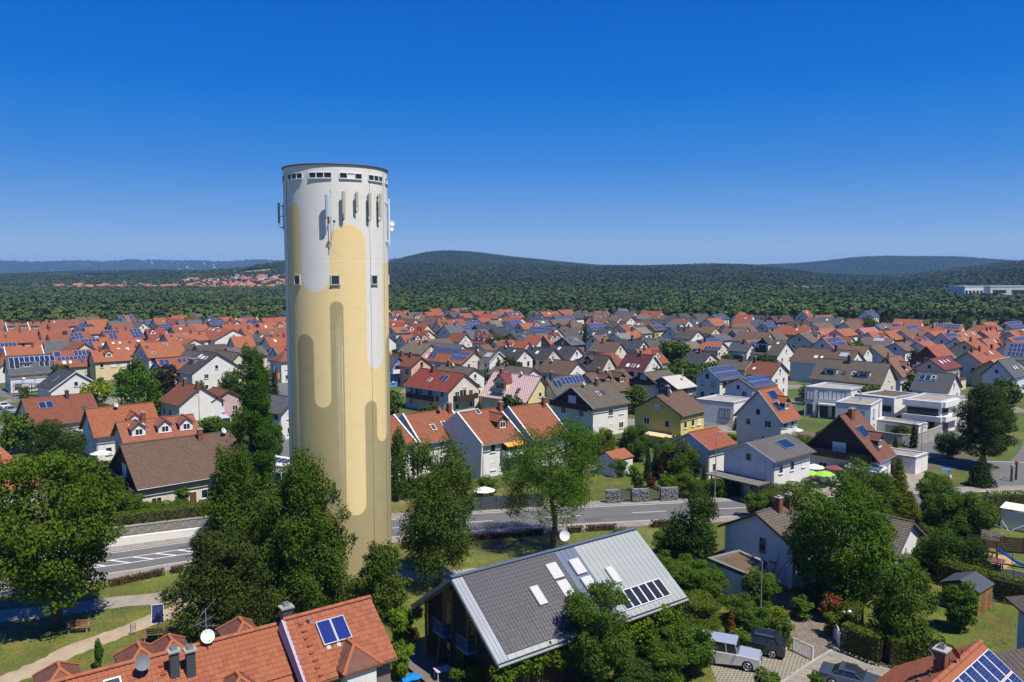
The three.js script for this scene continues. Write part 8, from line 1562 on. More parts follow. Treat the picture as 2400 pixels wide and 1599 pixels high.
villa('white villa with stepped roof edge and long dark window bands', [[75, -150.3], [79.7, -146.4], [85, -150.9], [88.3, -152.7], [82.1, -157]], 6.3, M.gravel, [[0, 0.5, 4.2, 5.4, 1.2, M.glass, 4], [1, 0.3, 4.2, 2.6, 1.4, M.glass, 2], [0, 0.45, 1.2, 4.8, 2.2, M.glass, 4], [1, 0.35, 1.2, 2.2, 2.2]], (H, Q) => { for (const [y, hh, o] of [[5.65, 1.1, 0.45], [2.95, 1.0, 0.55]]) for (const e of [0, 1]) { const q = onEdge(Q[e], Q[e + 1], 0.5, o - 0.1), m = mesh(y > 4 ? 'roof_slab' : 'balcony', new Geo().box(0, 0, 0, q.l + (e ? 0 : 0.6), hh, o * 2 - 0.02 * e), villaWhite, H); m.position.set(q.x, y - 0.012 * e, q.z); m.rotation.y = q.turn; } });
villa('low concrete-fronted garage beside the cube villa', [[67.9, -146.2], [73, -141.1], [75.8, -143.4], [70.5, -149.6]], 2.9, M.gravel, [[1, 0.55, 1.2, 2.2, 2.0, M.shutter, 1]], (H, Q) => { const q = onEdge(Q[0], Q[1], 0.55, 0.03), m = mesh('concrete_panel', new Geo().box(0, 0, 0, 5.0, 2.2, 0.06), M.concrete, H); m.position.set(q.x, 1.15, q.z); m.rotation.y = q.turn; }, 'flat_roof_garage', 'garage');
villa('flat garage with mossy gravel roof before the white bungalow', [[18.8, -74.4], [21.4, -70.2], [24.1, -73.3], [22.4, -76.6]], 2.8, M.moss, [], (H) => { H.children[1].material = M.parapetDark ??= std([0.2, 0.19, 0.17], { side: THREE.DoubleSide }); }, 'flat_roof_garage', 'garage');
villa('garage with blue metal roof left of the golden cypress', [[46.6, -109.8], [49.9, -106.1], [52.5, -109.3], [50.2, -114.4]], 3, std([0.07, 0.12, 0.19], { roughness: 0.45 }), [[1, 0.5, 1.2, 1.6, 2.0, M.shutter, 1]], null, 'flat_roof_garage', 'garage');
villa('grey flat garage at the street junction', [[55.2, -121.2], [60.2, -116.8], [63.6, -119.8], [58.6, -124.4]], 2.7, M.gravel, [[0, 0.5, 1.2, 2.4, 2.0, M.shutter, 1]], null, 'flat_roof_garage', 'garage');
villa('pale flat-roofed building at the right edge behind the pine', [[98, -140], [104, -136.5], [109, -142], [103, -146]], 6, M.gravel, [[0, 0.5, 4.2, 3, 1.4, M.glass, 3], [0, 0.5, 1.4, 3, 1.8]], null);
villa('white flat annex beside the scaffolded modern house', [[37.4, -160.4], [43.8, -155.6], [49.2, -161.2], [43, -166]], 4.6, M.concrete, [[0, 0.7, 2.2, 1.0, 2.0, M.shutter], [0, 0.85, 2.2, 1.0, 2.0, M.shutter], [1, 0.5, 2.2, 0.8, 1.8]], null);
villa('small dark red cube annex below the scaffold', [[45.5, -152], [48.4, -150], [51, -153], [48, -155.4]], 3.4, M.concrete, [], (H) => { H.children[0].material = wallM('burgundy'); });
// bungalow wing whose eave shows right of the round linden
{ const H = thing('bungalow_wing', 'taupe-roofed bungalow wing at the right edge of the linden', 'house', 35.6, 0, -80.4, rad(47 - 90)); mesh('wall', gableWall(11, 4.8, 5.6, 3.0, 0.4, 0.6, Math.atan2(2.6, 4.8)).g, wallM('white'), H); mesh('roof', roofGeo(11, 4.8, 5.6, 3.0, 0.35), roofM('taupe'), H); }
// ---------------------------------------------------------------- far buildings in the woods
function hall(label, x, z, w, d, h, turn, wallC, roofC, name = 'industrial_hall') { const y = land(x, z), H = thing(name, label, 'hall', x, y - 1, z, turn, 'halls among the far woods'); mesh('wall', new Geo().box(0, h / 2, 0, w, h, d), std(wallC), H); mesh('roof', new Geo().box(0, h + 0.3, 0, w + 0.8, 0.6, d + 0.8), std(roofC), H); for (let i = 0; i < 5; i++) mesh('window', new Geo().box(-w / 2 + (i + 0.5) * w / 5, h * 0.55, d / 2 + 0.05, w / 7, h * 0.3, 0.1), M.glass, H); return H; }
hall('long white flat-roofed factory hall at the right wood edge', 562, -872, 112, 30, 11.5, 0.15, [0.5, 0.52, 0.55], [0.42, 0.44, 0.47]);
hall('white factory block with curved gable front', 490, -862, 22, 26, 13.5, 0.15, [0.72, 0.73, 0.75], [0.5, 0.52, 0.55]);
hall('red-roofed hall half hidden in the woods', 446, -1060, 46, 20, 7, 0.1, [0.6, 0.6, 0.6], [0.3, 0.06, 0.05]);
hall('white hall with grey roof among the trees', 400, -1085, 50, 20, 8, 0.05, [0.66, 0.67, 0.7], [0.35, 0.38, 0.44]);
hall('small blue-grey workshop among the trees', 352, -1035, 40, 18, 6, 0.05, [0.5, 0.55, 0.62], [0.3, 0.34, 0.42]);
hall('red barn at the wood clearing', 385, -1120, 14, 14, 10, 0.4, [0.34, 0.06, 0.05], [0.3, 0.06, 0.05]);
hall('white farmhouse alone in the valley meadow', -300, -680, 24, 14, 5, 0.2, [0.75, 0.74, 0.72], [0.45, 0.44, 0.42]);
hall('white villa alone on the slope behind the tower', -66, -870, 16, 10, 7, 0.2, [0.78, 0.78, 0.78], [0.5, 0.5, 0.5]);
hall('timber hut below the lone white villa', -118, -800, 14, 10, 5, 0.2, [0.3, 0.22, 0.16], [0.25, 0.18, 0.14]);
for (const [x, z, h, label] of [[212, -900, 27, 'slim pale mast rising from the pine wood'], [150, -620, 25, 'thin grey pole at the wood edge']]) { const t = thing('radio_mast', label, 'mast', x, land(x, z), z); mesh('mast', new Geo().tube(V(0, 0, 0), V(0, h, 0), 0.22, 0.1, 8), M.steel, t); mesh('platform', new Geo().box(0, h * 0.85, 0, 1.4, 0.2, 1.4), M.steel, t); }
// distant village and hamlet on the hills: too many and too small to tell apart
{
  const r = rng(91), wallsG = [], roofs = { a: [], b: [], c: [] }; let n = 0;
  const put = (x, z, s) => { const y = land(x, z), L = (8 + 5 * r()) * s, w = (4 + r()) * s, he = (3.5 + 2 * r()) * s, hr = he + w * (0.7 + 0.3 * r()), t = (r() < 0.5 ? 0.8 : 2.3) + (r() - 0.5) * 0.5, m = new THREE.Matrix4().makeRotationY(t).setPosition(x, y - 1, z); wallsG.push(gableWall(L, w, hr, he, 0.2, 0.3, Math.atan2(hr - he, w)).g.build().applyMatrix4(m)); const g = roofGeo(L, w, hr, he, 0).build().applyMatrix4(m), k = r(); roofs[k < 0.62 ? 'a' : k < 0.82 ? 'b' : 'c'].push(g); n++; };
  for (let i = 0; i < 5000 && n < 480; i++) { const d = 1300 + 400 * r(), a = -0.6 + 0.33 * r(), x = a * d; if (!inVillage(x, -d)) continue;  put(x, -d, 1.1); }
  for (let i = 0; i < 70; i++) put((-0.5 + 0.25 * r()) * 6400, -(6000 + 900 * r()), 2.2);
  const v = thing('far_village', 'distant village of tiny red-roofed houses below the wooded hills', 'village'); v.userData.kind = 'stuff';
  mesh('walls', mergeGeometries(wallsG), std([0.74, 0.71, 0.66]), v); mesh('red_roofs', mergeGeometries(roofs.a), std([0.42, 0.12, 0.06]), v); mesh('brown_roofs', mergeGeometries(roofs.b), std([0.22, 0.12, 0.09]), v); mesh('grey_roofs', mergeGeometries(roofs.c), std([0.15, 0.15, 0.17]), v);
  const ch = thing('village_church', 'brown church tower with pointed roof in the distant village', 'church', -655, land(-655, -1350), -1350); ch.scale.setScalar(0.6); mesh('wall', new Geo().box(0, 9, 0, 9, 18, 9), std([0.3, 0.16, 0.12]), ch); mesh('spire', new THREE.ConeGeometry(7, 12, 4).rotateY(Math.PI / 4).translate(0, 24, 0), std([0.1, 0.09, 0.1]), ch); mesh('nave', new Geo().box(16, 6, 0, 24, 12, 12), std([0.32, 0.17, 0.12]), ch);
}
// ---------------------------------------------------------------- cars
function car(label, x, z, turn, o = {}) { // local +x is the front
  const { L = 4.5, W = 1.8, H = 1.48, c = [0.5, 0.5, 0.52], kind = 'sedan', metal = 0.4, y = 0.04, detail = true } = o;
  const t = thing('parked_car', label, 'car', x, y, z, turn, 'parked cars'), paint = new THREE.MeshPhysicalMaterial({ color: rgb(c), metalness: metal, roughness: 0.35, clearcoat: 1, clearcoatRoughness: 0.05 }), wr = o.wr ?? 0.33, g0 = 0.24;
  const off = kind === 'offroad', van = kind === 'van', wag = kind === 'suv', hood = off ? 1.08 : van ? 1.1 : wag ? 0.98 : 0.9, fx = L * 0.31, rx = -L * 0.30, h = L / 2;
  const s = new THREE.Shape();
  s.moveTo(-h, g0 + 0.12); s.lineTo(-h, hood * (off || van ? 0.98 : 0.94)); s.quadraticCurveTo(-h, hood + 0.02, -h + 0.2, hood + 0.03); s.lineTo(h * (off ? 0.36 : 0.3), hood + 0.04); s.lineTo(h - (off ? 0.08 : 0.5), hood - (off ? 0.05 : 0.1)); s.quadraticCurveTo(h, hood - 0.16, h, hood - 0.32); s.lineTo(h, g0 + 0.1); s.quadraticCurveTo(h, g0, h - 0.12, g0);
  s.lineTo(fx + wr + 0.07, g0); s.absarc(fx, wr, wr + 0.07, 0, Math.PI, false); s.lineTo(rx + wr + 0.07, g0); s.absarc(rx, wr, wr + 0.07, 0, Math.PI, false); s.lineTo(-h + 0.12, g0); s.quadraticCurveTo(-h, g0, -h, g0 + 0.12);
  const b = new THREE.ExtrudeGeometry(s, { depth: W - 0.16, bevelEnabled: true, bevelSize: 0.05, bevelThickness: 0.08, bevelSegments: 3, curveSegments: 12 }); b.translate(0, 0, -(W - 0.16) / 2); mesh('body', b, paint, t);
  const gb = off ? [-h + 0.12, h * 0.34] : van ? [-h + 0.1, h * 0.62] : wag ? [-h + 0.15, h * 0.36] : [-h * 0.72, h * 0.34], gt = off ? [-h + 0.2, h * 0.22] : van ? [-h + 0.22, h * 0.36] : wag ? [-h + 0.75, h * 0.02] : [-h * 0.42, h * 0.0], wb = W / 2 - 0.1, wt = W / 2 - (off ? 0.14 : 0.28), y0 = hood - 0.02, y1 = H - 0.06;
  const cab = new Geo(), q = (xx, yy, zz) => V(xx, yy, zz), B = [q(gb[0], y0, wb), q(gb[1], y0, wb), q(gb[1], y0, -wb), q(gb[0], y0, -wb)], T = [q(gt[0], y1, wt), q(gt[1], y1, wt), q(gt[1], y1, -wt), q(gt[0], y1, -wt)]; for (let i = 0; i < 4; i++) { const j = (i + 1) % 4; cab.quad(B[i], B[j], T[j], T[i]); } mesh('windows', cab, M.glass, t);
  const rf = new RoundedBoxGeometry(gt[1] - gt[0] + 0.16, 0.1, 2 * wt + 0.1, 2, 0.045); rf.translate((gt[0] + gt[1]) / 2, y1 + 0.03, 0); mesh('roof', rf, paint, t);
  if (o.sunroof) mesh('sunroof', new Geo().box((gt[0] + gt[1]) / 2 + 0.2, y1 + 0.083, 0, 0.75, 0.012, wt * 1.5), M.glass, t);
  for (const sd of [1, -1]) { const pil = (a, bb, nm) => mesh(nm, new Geo().bar(V(gb[0] + (gb[1] - gb[0]) * a, y0, sd * (wb + 0.008)), V(gt[0] + (gt[1] - gt[0]) * bb, y1, sd * (wt + 0.012)), 0.07, 0.035), paint, t); for (const [a, bb] of [[0.02, 0.02], [0.36, 0.36], [0.98, 0.99]]) pil(a, bb, 'pillar'); if (wag || off) pil(0.7, 0.72, 'pillar'); mesh('mirror', new RoundedBoxGeometry(0.16, 0.14, 0.2, 2, 0.04).translate(gb[1] - 0.2, y0 + 0.1, sd * (W / 2 + 0.06)), paint, t); if (wag || o.rails) mesh('roof_rail', new Geo().bar(V(gt[0] + 0.1, y1 + 0.12, sd * (wt - 0.02)), V(gt[1] - 0.1, y1 + 0.12, sd * (wt - 0.02)), 0.035), M.steel, t);
    for (const wx of [fx, rx]) { const wm = mesh('wheel', new THREE.CylinderGeometry(wr, wr, 0.22, 24).rotateX(Math.PI / 2).translate(wx, wr, sd * (W / 2 - 0.1)), M.tyre ??= std([0.015, 0.015, 0.016], { roughness: 0.9 }), t); const rim = new Geo(); for (let k = 0; k < 5; k++) { const a = k / 5 * 6.28; rim.bar(V(wx, wr, sd * (W / 2 + 0.016)), V(wx + Math.cos(a) * wr * 0.68, wr + Math.sin(a) * wr * 0.68, sd * (W / 2 + 0.014)), 0.08, 0.03); } const ring = new THREE.TorusGeometry(wr * 0.68, 0.03, 6, 20).toNonIndexed(); ring.translate(wx, wr, sd * (W / 2 + 0.01)); mesh('rim', mergeGeometries([rim.build(), ring]), M.steel, wm); }
    mesh('headlight', new RoundedBoxGeometry(0.1, 0.16, off ? 0.18 : 0.34, 2, 0.04).translate(h + 0.015, hood - 0.28, sd * (W / 2 - 0.3)), M.lamp ??= std([0.75, 0.76, 0.78], { roughness: 0.12 }), t); mesh('tail_light', new RoundedBoxGeometry(0.1, 0.22, 0.3, 2, 0.03).translate(-h - 0.015, hood - 0.15, sd * (W / 2 - 0.22)), M.redLamp ??= std([0.4, 0.012, 0.02], { roughness: 0.2 }), t); }
  mesh('number_plate', new Geo().box(-h - 0.075, hood - 0.42, 0, 0.02, 0.11, 0.52), M.frame, t); mesh('grille', new Geo().box(h + 0.055, hood - 0.32, 0, 0.03, 0.2, W * 0.42), M.darkSteel, t); mesh('bumper', new RoundedBoxGeometry(0.16, 0.2, W - 0.04, 2, 0.05).translate(h + 0.02, g0 + 0.16, 0), off ? M.steel : paint, t);
  if (off) mesh('hood_vent', new Geo().box(h * 0.42, hood + 0.058, -0.45, 0.22, 0.02, 0.14), M.darkSteel, t);
  return t;
}
car('silver boxy off-road car half hidden by a shrub', 16.75, -59.1, rad(-22), { kind: 'offroad', L: 4.6, W: 1.8, H: 1.95, c: [0.6, 0.61, 0.64], metal: 0.55, wr: 0.39 });
car('dark blue-grey estate car beside the silver off-roader', 19.4, -61.2, rad(155), { kind: 'suv', L: 4.6, W: 1.82, H: 1.6, c: [0.016, 0.024, 0.036], metal: 0.3, rails: true });
car('blue-grey saloon car on the paved court', 24.9, -55.5, rad(-32), { kind: 'sedan', L: 4.7, W: 1.85, H: 1.42, c: [0.10, 0.135, 0.2], metal: 0.6, sunroof: true });
car('small silver-blue car beside the green parasol', 45.2, -111.6, rad(-70), { kind: 'suv', L: 3.9, W: 1.7, H: 1.6, c: [0.4, 0.46, 0.55], metal: 0.4 });
car('white car on the side street at the left edge', -112.6, -174.6, rad(-38), { c: [0.7, 0.7, 0.7], metal: 0, y: 0.03 });
car('silver car parked behind the white car at the left edge', -107.9, -169.4, rad(-38), { c: [0.4, 0.42, 0.46], y: 0.03 });
car('white car parked among the orange roofs', -120.1, -254.0, rad(-10), { kind: 'suv', c: [0.72, 0.72, 0.72], metal: 0, H: 1.6 });
car('white delivery van among the orange roofs', -131.7, -263.5, rad(-8), { kind: 'van', L: 5.6, W: 2.0, H: 2.5, c: [0.75, 0.75, 0.75], metal: 0 });
car('white camper van behind the poplars', -54.8, -150.0, rad(-60), { kind: 'van', L: 5.8, W: 2.1, H: 2.7, c: [0.76, 0.76, 0.76], metal: 0 });
car('bright blue car in the shade behind the poplars', -41.0, -129.6, rad(60), { kind: 'suv', c: [0.01, 0.07, 0.35], metal: 0.2, H: 1.55 });
// ---------------------------------------------------------------- park furniture
function bench(label, x, z, turn, seat) {
  const t = thing('park_bench', label, 'bench', x, 0.02, z, turn, 'park benches'), sl = M._bs ??= new Geo().box(0, 0, 0, 1.9, 0.045, 0.1).build();
  for (let i = 0; i < 4; i++) mesh('seat_slat', sl, M.wood, t).position.set(0, 0.45, -0.18 + i * 0.125); for (let i = 0; i < 3; i++) { const m = mesh('back_slat', sl, M.wood, t); m.position.set(0, 0.6 + i * 0.14, -0.3 - i * 0.035); m.rotation.x = Math.PI / 2 - 0.22; }
  for (const s of [-0.7, 0.7]) mesh('leg', new Geo().box(s, 0.22, 0, 0.08, 0.42, 0.42).bar(V(s, 0.4, -0.24), V(s, 0.98, -0.42), 0.06), M.concrete, t); return t;
}
bench('wooden bench in the shade of the chestnut', -36.3, -64.4, rad(8)); bench('wooden bench beside the solar pole', -29.2, -62.7, rad(10));
{ const t = thing('litter_bin', 'wire litter bin beside the sandy path', 'bin', -31.67, 0.02, -63.8, 0.3); mesh('post', new Geo().tube(V(0, 0, 0), V(0, 1.1, 0), 0.03, 0.03, 8), M.steel, t); const g = new Geo(); for (let i = 0; i < 16; i++) { const a = i / 16 * 6.28; g.bar(V(0.2 * Math.cos(a) + 0.22, 0.42, 0.2 * Math.sin(a)), V(0.2 * Math.cos(a) + 0.22, 0.95, 0.2 * Math.sin(a)), 0.015); } for (const y of [0.42, 0.7, 0.95]) for (let i = 0; i < 16; i++) { const a = i / 16 * 6.28, b = (i + 1) / 16 * 6.28; g.bar(V(0.2 * Math.cos(a) + 0.22, y, 0.2 * Math.sin(a)), V(0.2 * Math.cos(b) + 0.22, y, 0.2 * Math.sin(b)), 0.02); } mesh('basket', g, M.steel, t); }
{ const t = thing('solar_pole', 'upright blue solar module on a pole in the park', 'solar panel', -28.57, 0.02, -62.1, rad(18)); mesh('pole', new Geo().tube(V(0, 0, 0), V(0, 2.9, -0.06), 0.05, 0.05, 10), M.steel, t); const p = new THREE.Group(); const m = mesh('module', pvGeo, [M.frame, M.pvBlueCell ??= new THREE.MeshPhysicalMaterial({ color: 0xffffff, map: cellTone, roughness: 0.15 })], t); m.rotation.x = rad(72); m.position.set(0, 2.55 + 0.1, 0.02); m.scale.set(0.92, 1, 0.92); mesh('bracket', new Geo().box(0, 2.5, -0.05, 0.5, 0.06, 0.08), M.steel, t); }
// ---------------------------------------------------------------- lamps and posts
function lamp(label, x, z, h, turn, y = 0, style = 0) { const t = thing('street_lamp', label, 'street lamp', x, y, z, turn, 'street lamps'); mesh('pole', new Geo().tube(V(0, 0, 0), V(0, h, 0), 0.085, 0.05, 8), M.steel, t); if (style === 1) { mesh('globe', new THREE.SphereGeometry(0.35, 20, 14).translate(0, h + 0.25, 0), M.frame, t); mesh('collar', new Geo().tube(V(0, h - 0.1, 0), V(0, h, 0), 0.12, 0.12, 8), M.darkSteel, t); } else { mesh('arm', new Geo().bar(V(0, h - 0.03, 0), V(0.5, h + 0.06, 0), 0.06), M.steel, t); mesh('lamp_head', new RoundedBoxGeometry(0.6, 0.12, 0.26, 2, 0.05).translate(0.55, h + 0.09, 0), M.concrete, t); } return t; }
lamp('tall grey street lamp in front of the long roadside hedge', 26.85, -103.2, 9.0, rad(10), 0.1); lamp('slim lamp post in front of the flat mossy garage', 21.76, -67.4, 5.0, rad(120)); lamp('street lamp before the retaining wall', 63.4, -121.4, 6.8, rad(20)); lamp('street lamp beside the wild bright hedge', -59.4, -149.5, 6.8, rad(180)); lamp('street lamp among the orange roofs', -147.7, -283.5, 6.8, rad(0)); lamp('globe lamp in the garden with the blue awning', -118.6, -191.9, 4.2, 0, 0, 1);
{ const t = thing('garden_lantern', 'white twin lantern beside the garden gate', 'lantern', 27.65, 0.02, -63.6, 0.4); mesh('pole', new Geo().tube(V(0, 0, 0), V(0, 1.9, 0), 0.04, 0.03, 8), M.whiteMetal, t); mesh('arm', new Geo().bar(V(-0.3, 1.85, 0), V(0.3, 1.85, 0), 0.04), M.whiteMetal, t); for (const s of [-0.3, 0.3]) { const l = mesh('lantern_head', new Geo().tube(V(s, 1.88, 0), V(s, 2.12, 0), 0.07, 0.12, 6), M.shutter, t); mesh('lantern_cap', new THREE.ConeGeometry(0.16, 0.14, 6).translate(s, 2.19, 0), M.whiteMetal, l); } }
// ---------------------------------------------------------------- fences, walls, gates
function spanOf(a, b) { const d = Math.hypot(b[0] - a[0], b[1] - a[1]); return { l: d, x: (a[0] + b[0]) / 2, z: (a[1] + b[1]) / 2, turn: Math.atan2(-(b[1] - a[1]), b[0] - a[0]) }; }
[[[12.25, -101.9], [14.1, -102.1], 'first'], [[15.75, -102.4], [17.9, -102.6], 'second'], [[19.6, -102.9], [21.9, -103.3], 'third']].forEach(([a, b, n]) => { const s = spanOf(a, b), t = thing('gabion_wall', `stone-filled gabion panel of the road fence, ${n} from the robinia`, 'gabion', s.x, 0.05, s.z, s.turn, 'gabions of the road fence'); const r = rng(Math.round(s.x * 10)), bits = []; const rock = new THREE.IcosahedronGeometry(1, 0); for (let i = 0; i < 90; i++) { const g = rock.clone(), k = 0.09 + 0.07 * r(); g.scale(k * (1 + r()), k * (0.8 + 0.4 * r()), k); g.rotateY(r() * 6); g.translate((r() - 0.5) * (s.l - 0.2), 0.1 + r() * 1.6, 0.17); bits.push(g); } mesh('stone_fill', new Geo().box(0, 0.9, 0, s.l, 1.8, 0.36), M.gabion, t); const m = mesh('stones', mergeGeometries(bits), M.gabion, t); m.userData.kind = 'stuff'; const c = new Geo(); for (let i = 0; i <= 8; i++) c.bar(V(-s.l / 2 + i * s.l / 8, 0, 0.3), V(-s.l / 2 + i * s.l / 8, 1.82, 0.3), 0.012); for (let i = 0; i <= 8; i++) c.bar(V(-s.l / 2, i * 0.225, 0.3), V(s.l / 2, i * 0.225, 0.3), 0.012); mesh('wire_cage', c, M.steel, t); });
[[[14.1, -102.1], [15.75, -102.4], 'after the first gabion'], [[17.9, -102.6], [19.6, -102.9], 'after the second gabion']].forEach(([a, b, n]) => { const s = spanOf(a, b), t = thing('slat_fence', `dark slatted fence field ${n}`, 'fence', s.x, 0.05, s.z, s.turn, 'slatted fields of the road fence'); for (let i = 0; i < 9; i++) mesh('slat', M._fs ??= new Geo().box(0, 0, 0, 1.62, 0.09, 0.03).build(), M.darkSteel, t).position.set(0, 0.2 + i * 0.19, 0); for (const k of [-1, 1]) mesh('post', new Geo().box(k * s.l * 0.47, 0.95, -0.05, 0.3, 1.9, 0.12), M.greyWood, t); });
{ const a = [-12, -96.8], b = [4.0, -100.4], s = spanOf(a, b), t = thing('panel_fence', 'long dark grey panel fence along the road behind the robinia', 'fence', s.x, 0.05, s.z, s.turn); const n = 8; for (let i = 0; i < n; i++) { mesh('panel', M._pf ??= new Geo().box(0, 0.9, 0, s.l / n - 0.1, 1.7, 0.05).build(), M.fenceGrey ??= std([0.085, 0.1, 0.125], { map: paverTone, roughness: 0.6 }), t).position.x = -s.l / 2 + (i + 0.5) * s.l / n; } for (let i = 0; i <= n; i++) mesh('post', M._pp ??= new Geo().box(0, 0.95, 0, 0.09, 1.9, 0.09).build(), M.darkSteel, t).position.x = -s.l / 2 + i * s.l / n; }
{ const s = spanOf([22.4, -103.9], [26.2, -105.2]), t = thing('driveway_gate', 'glass and steel sliding gate beside the gabion fence', 'gate', s.x, 0.05, s.z - 0.6, s.turn); mesh('frame', new Geo().box(0, 1.5, 0, 2.8, 0.08, 0.06).box(0, 0.1, 0, 2.8, 0.08, 0.06).box(-1.4, 0.8, 0, 0.08, 1.48, 0.06).box(1.4, 0.8, 0, 0.08, 1.48, 0.06), M.darkSteel, t); mesh('pane', new Geo().box(0, 0.8, 0, 2.7, 1.3, 0.02), M.collectorBlack, t); }
{ // retaining wall by the left road: white base, stone upper band, coping
  const C = curvePts([[-72, -72.8], [-55, -79.6], [-43.6, -85.5], [-39, -87.7], [-34.6, -89.6]], 24), base = C[0]; const t = thing('retaining_wall', 'white roadside retaining wall topped by a rough stone band', 'wall', 0, 0, 0); mesh('base', ribbon(C, -0.2, 0.22, 0.95, 0.05), wallM('white'), t); mesh('stone_band', ribbon(C, -0.85, -0.45, 1.9, 0.05), M.stone, t); mesh('ledge', ribbon(C, -0.45, -0.2, 0.95, 0.05), M.soil, t); mesh('coping', ribbon(C, -0.9, -0.4, 2.0, 1.9), M.kerb, t); mesh('earth_bank', ribbon(C, -3.5, -0.86, 1.85, 0.05), M.lawn, t); }
{ const C = curvePts([[64.5, -140.2], [66.6, -137.9], [69, -136.6], [77.2, -143.0], [79.4, -145.4]], 20); const t = thing('concrete_wall', 'grey concrete retaining wall below the clipped hedge', 'wall'); mesh('wall', ribbon(C, -0.15, 0.15, 2.0, 0), M.concrete, t); mesh('coping', ribbon(C, -0.2, 0.2, 2.06, 2.0), M.kerb, t); }
function barGate(label, a, b, h, arch, name = 'garden_gate') { const s = spanOf(a, b), t = thing(name, label, 'gate', s.x, 0.03, s.z, s.turn, 'white garden gates'); mesh('frame', new Geo().box(0, h, 0, s.l, 0.06, 0.05).box(0, 0.14, 0, s.l, 0.06, 0.05).box(-s.l / 2, h / 2, 0, 0.1, h, 0.1).box(s.l / 2, h / 2, 0, 0.1, h, 0.1), M.whiteMetal, t); const n = Math.round(s.l / 0.14); for (let i = 1; i < n; i++) { const hh = h + arch * Math.sin(Math.PI * i / n); mesh('bar', new Geo().box(-s.l / 2 + i * s.l / n, hh / 2 + 0.07, 0, 0.028, hh - 0.14, 0.028), M.whiteMetal, t); } if (arch) { const g = new Geo(); for (let i = 0; i < 10; i++) { const f = (k) => V(-s.l / 2 + s.l * k / 10, h + arch * Math.sin(Math.PI * k / 10), 0); g.bar(f(i), f(i + 1), 0.05); } mesh('arch', g, M.whiteMetal, t); } return t; }
barGate('white barred driveway gate leaf beside the cobbles', [22.36, -61.05], [23.34, -59.55], 1.1, 0, 'driveway_gate'); barGate('open white gate leaf folded back by the shrubs', [26.3, -61.75], [26.5, -63.3], 1.3, 0.15); barGate('white arched garden gate beside the lantern', [26.35, -61.7], [27.2, -62.25], 1.2, 0.3);
{ const s = spanOf([52.8, -88.1], [58.9, -96.2]), t = thing('picket_wall', 'pale boundary wall with stone-topped gaps beside the bushy trees', 'wall', s.x, 0, s.z, s.turn); mesh('base', new Geo().box(0, 0.3, 0, s.l, 0.6, 0.3), M.concrete, t); for (let i = 0; i < 9; i++) mesh('picket_panel', new Geo().box(-s.l / 2 + (i + 0.5) * s.l / 9, 1.0, 0, s.l / 9 - 0.25, 0.78, 0.08), M.shutter, t); for (let i = 0; i <= 9; i++) mesh('pillar', new Geo().box(-s.l / 2 + i * s.l / 9, 0.98, 0, 0.22, 0.75, 0.22), M.concrete, t); }
{ const s = spanOf([49.6, -84.6], [56.5, -82.6]), t = thing('board_fence', 'dark brown board fence behind the play tower', 'fence', s.x, 0, s.z, s.turn); for (let i = 0; i < 9; i++) mesh('board', M._bf ??= new Geo().box(0, 0, 0, s.l, 0.15, 0.03).build(), M.darkWood, t).position.y = 0.2 + i * 0.18; for (let i = 0; i <= 4; i++) mesh('post', new Geo().box(-s.l / 2 + i * s.l / 4, 0.9, -0.06, 0.1, 1.8, 0.1), M.darkWood, t); }
{ const s = spanOf([39.4, -113.9], [43.2, -112.4]), t = thing('picket_fence', 'low orange-red picket fence beside the charcoal-roofed house', 'fence', s.x, 0, s.z, s.turn); for (let i = 0; i < 22; i++) mesh('picket', M._pk ??= new Geo().box(0, 0.5, 0, 0.09, 0.9, 0.025).build(), M.redWood ??= std([0.42, 0.1, 0.04]), t).position.x = -s.l / 2 + (i + 0.5) * s.l / 22; mesh('rail', new Geo().box(0, 0.3, -0.03, s.l, 0.08, 0.03).box(0, 0.75, -0.03, s.l, 0.08, 0.03), M.redWood, t); }
// ---------------------------------------------------------------- garden things
function parasol(label, x, z, h, r, c) { const t = thing('parasol', label, 'parasol', x, 0.02, z, 0.3, 'garden parasols'); mesh('pole', new Geo().tube(V(0, 0, 0), V(0, h, 0), 0.03, 0.03, 8), M.frame, t); const g = new THREE.ConeGeometry(r, 0.5, 8, 1, true).translate(0, h - 0.2, 0); mesh('canopy', g, new THREE.MeshPhysicalMaterial({ color: rgb(c), roughness: 0.95, transmission: 0.25, thickness: 0, side: THREE.DoubleSide }), t); mesh('base', new Geo().tube(V(0, 0, 0), V(0, 0.1, 0), 0.3, 0.3, 12), M.concrete, t); }
parasol('white parasol beside the charcoal-roofed house', 43.7, -113.2, 2.5, 1.5, [0.75, 0.73, 0.68]); parasol('lime green parasol, larger of the two', 43.9, -109.9, 2.3, 1.5, [0.28, 0.6, 0.03]); parasol('lime green parasol partly behind the larger one', 42.3, -110.6, 2.2, 1.2, [0.3, 0.62, 0.05]); parasol('dark red parasol before the steep-roofed house', 46.9, -113.5, 2.3, 1.4, [0.2, 0.05, 0.04]); parasol('white parasol in the left garden', -64.3, -122.6, 2.4, 1.6, [0.74, 0.72, 0.66]); parasol('white and yellow parasol below the terraced houses', -3.6, -101.2, 2.4, 1.5, [0.75, 0.72, 0.6]); parasol('cream parasol beside the tall white house', 50.6, -140.5, 2.5, 1.5, [0.74, 0.7, 0.6]);
function shed(label, x, z, turn, L, w, hr, he, wm, rm, name = 'garden_shed') { const t = thing(name, label, 'shed', x, 0.02, z, turn), p = Math.atan2(hr - he, w), W = gableWall(L, w, hr, he, 0.15, 0.2, p); mesh('wall', W.g, wm, t); mesh('roof', roofGeo(L, w, hr, he, 0, { th: 0.08 }), rm, t); return [t, W]; }
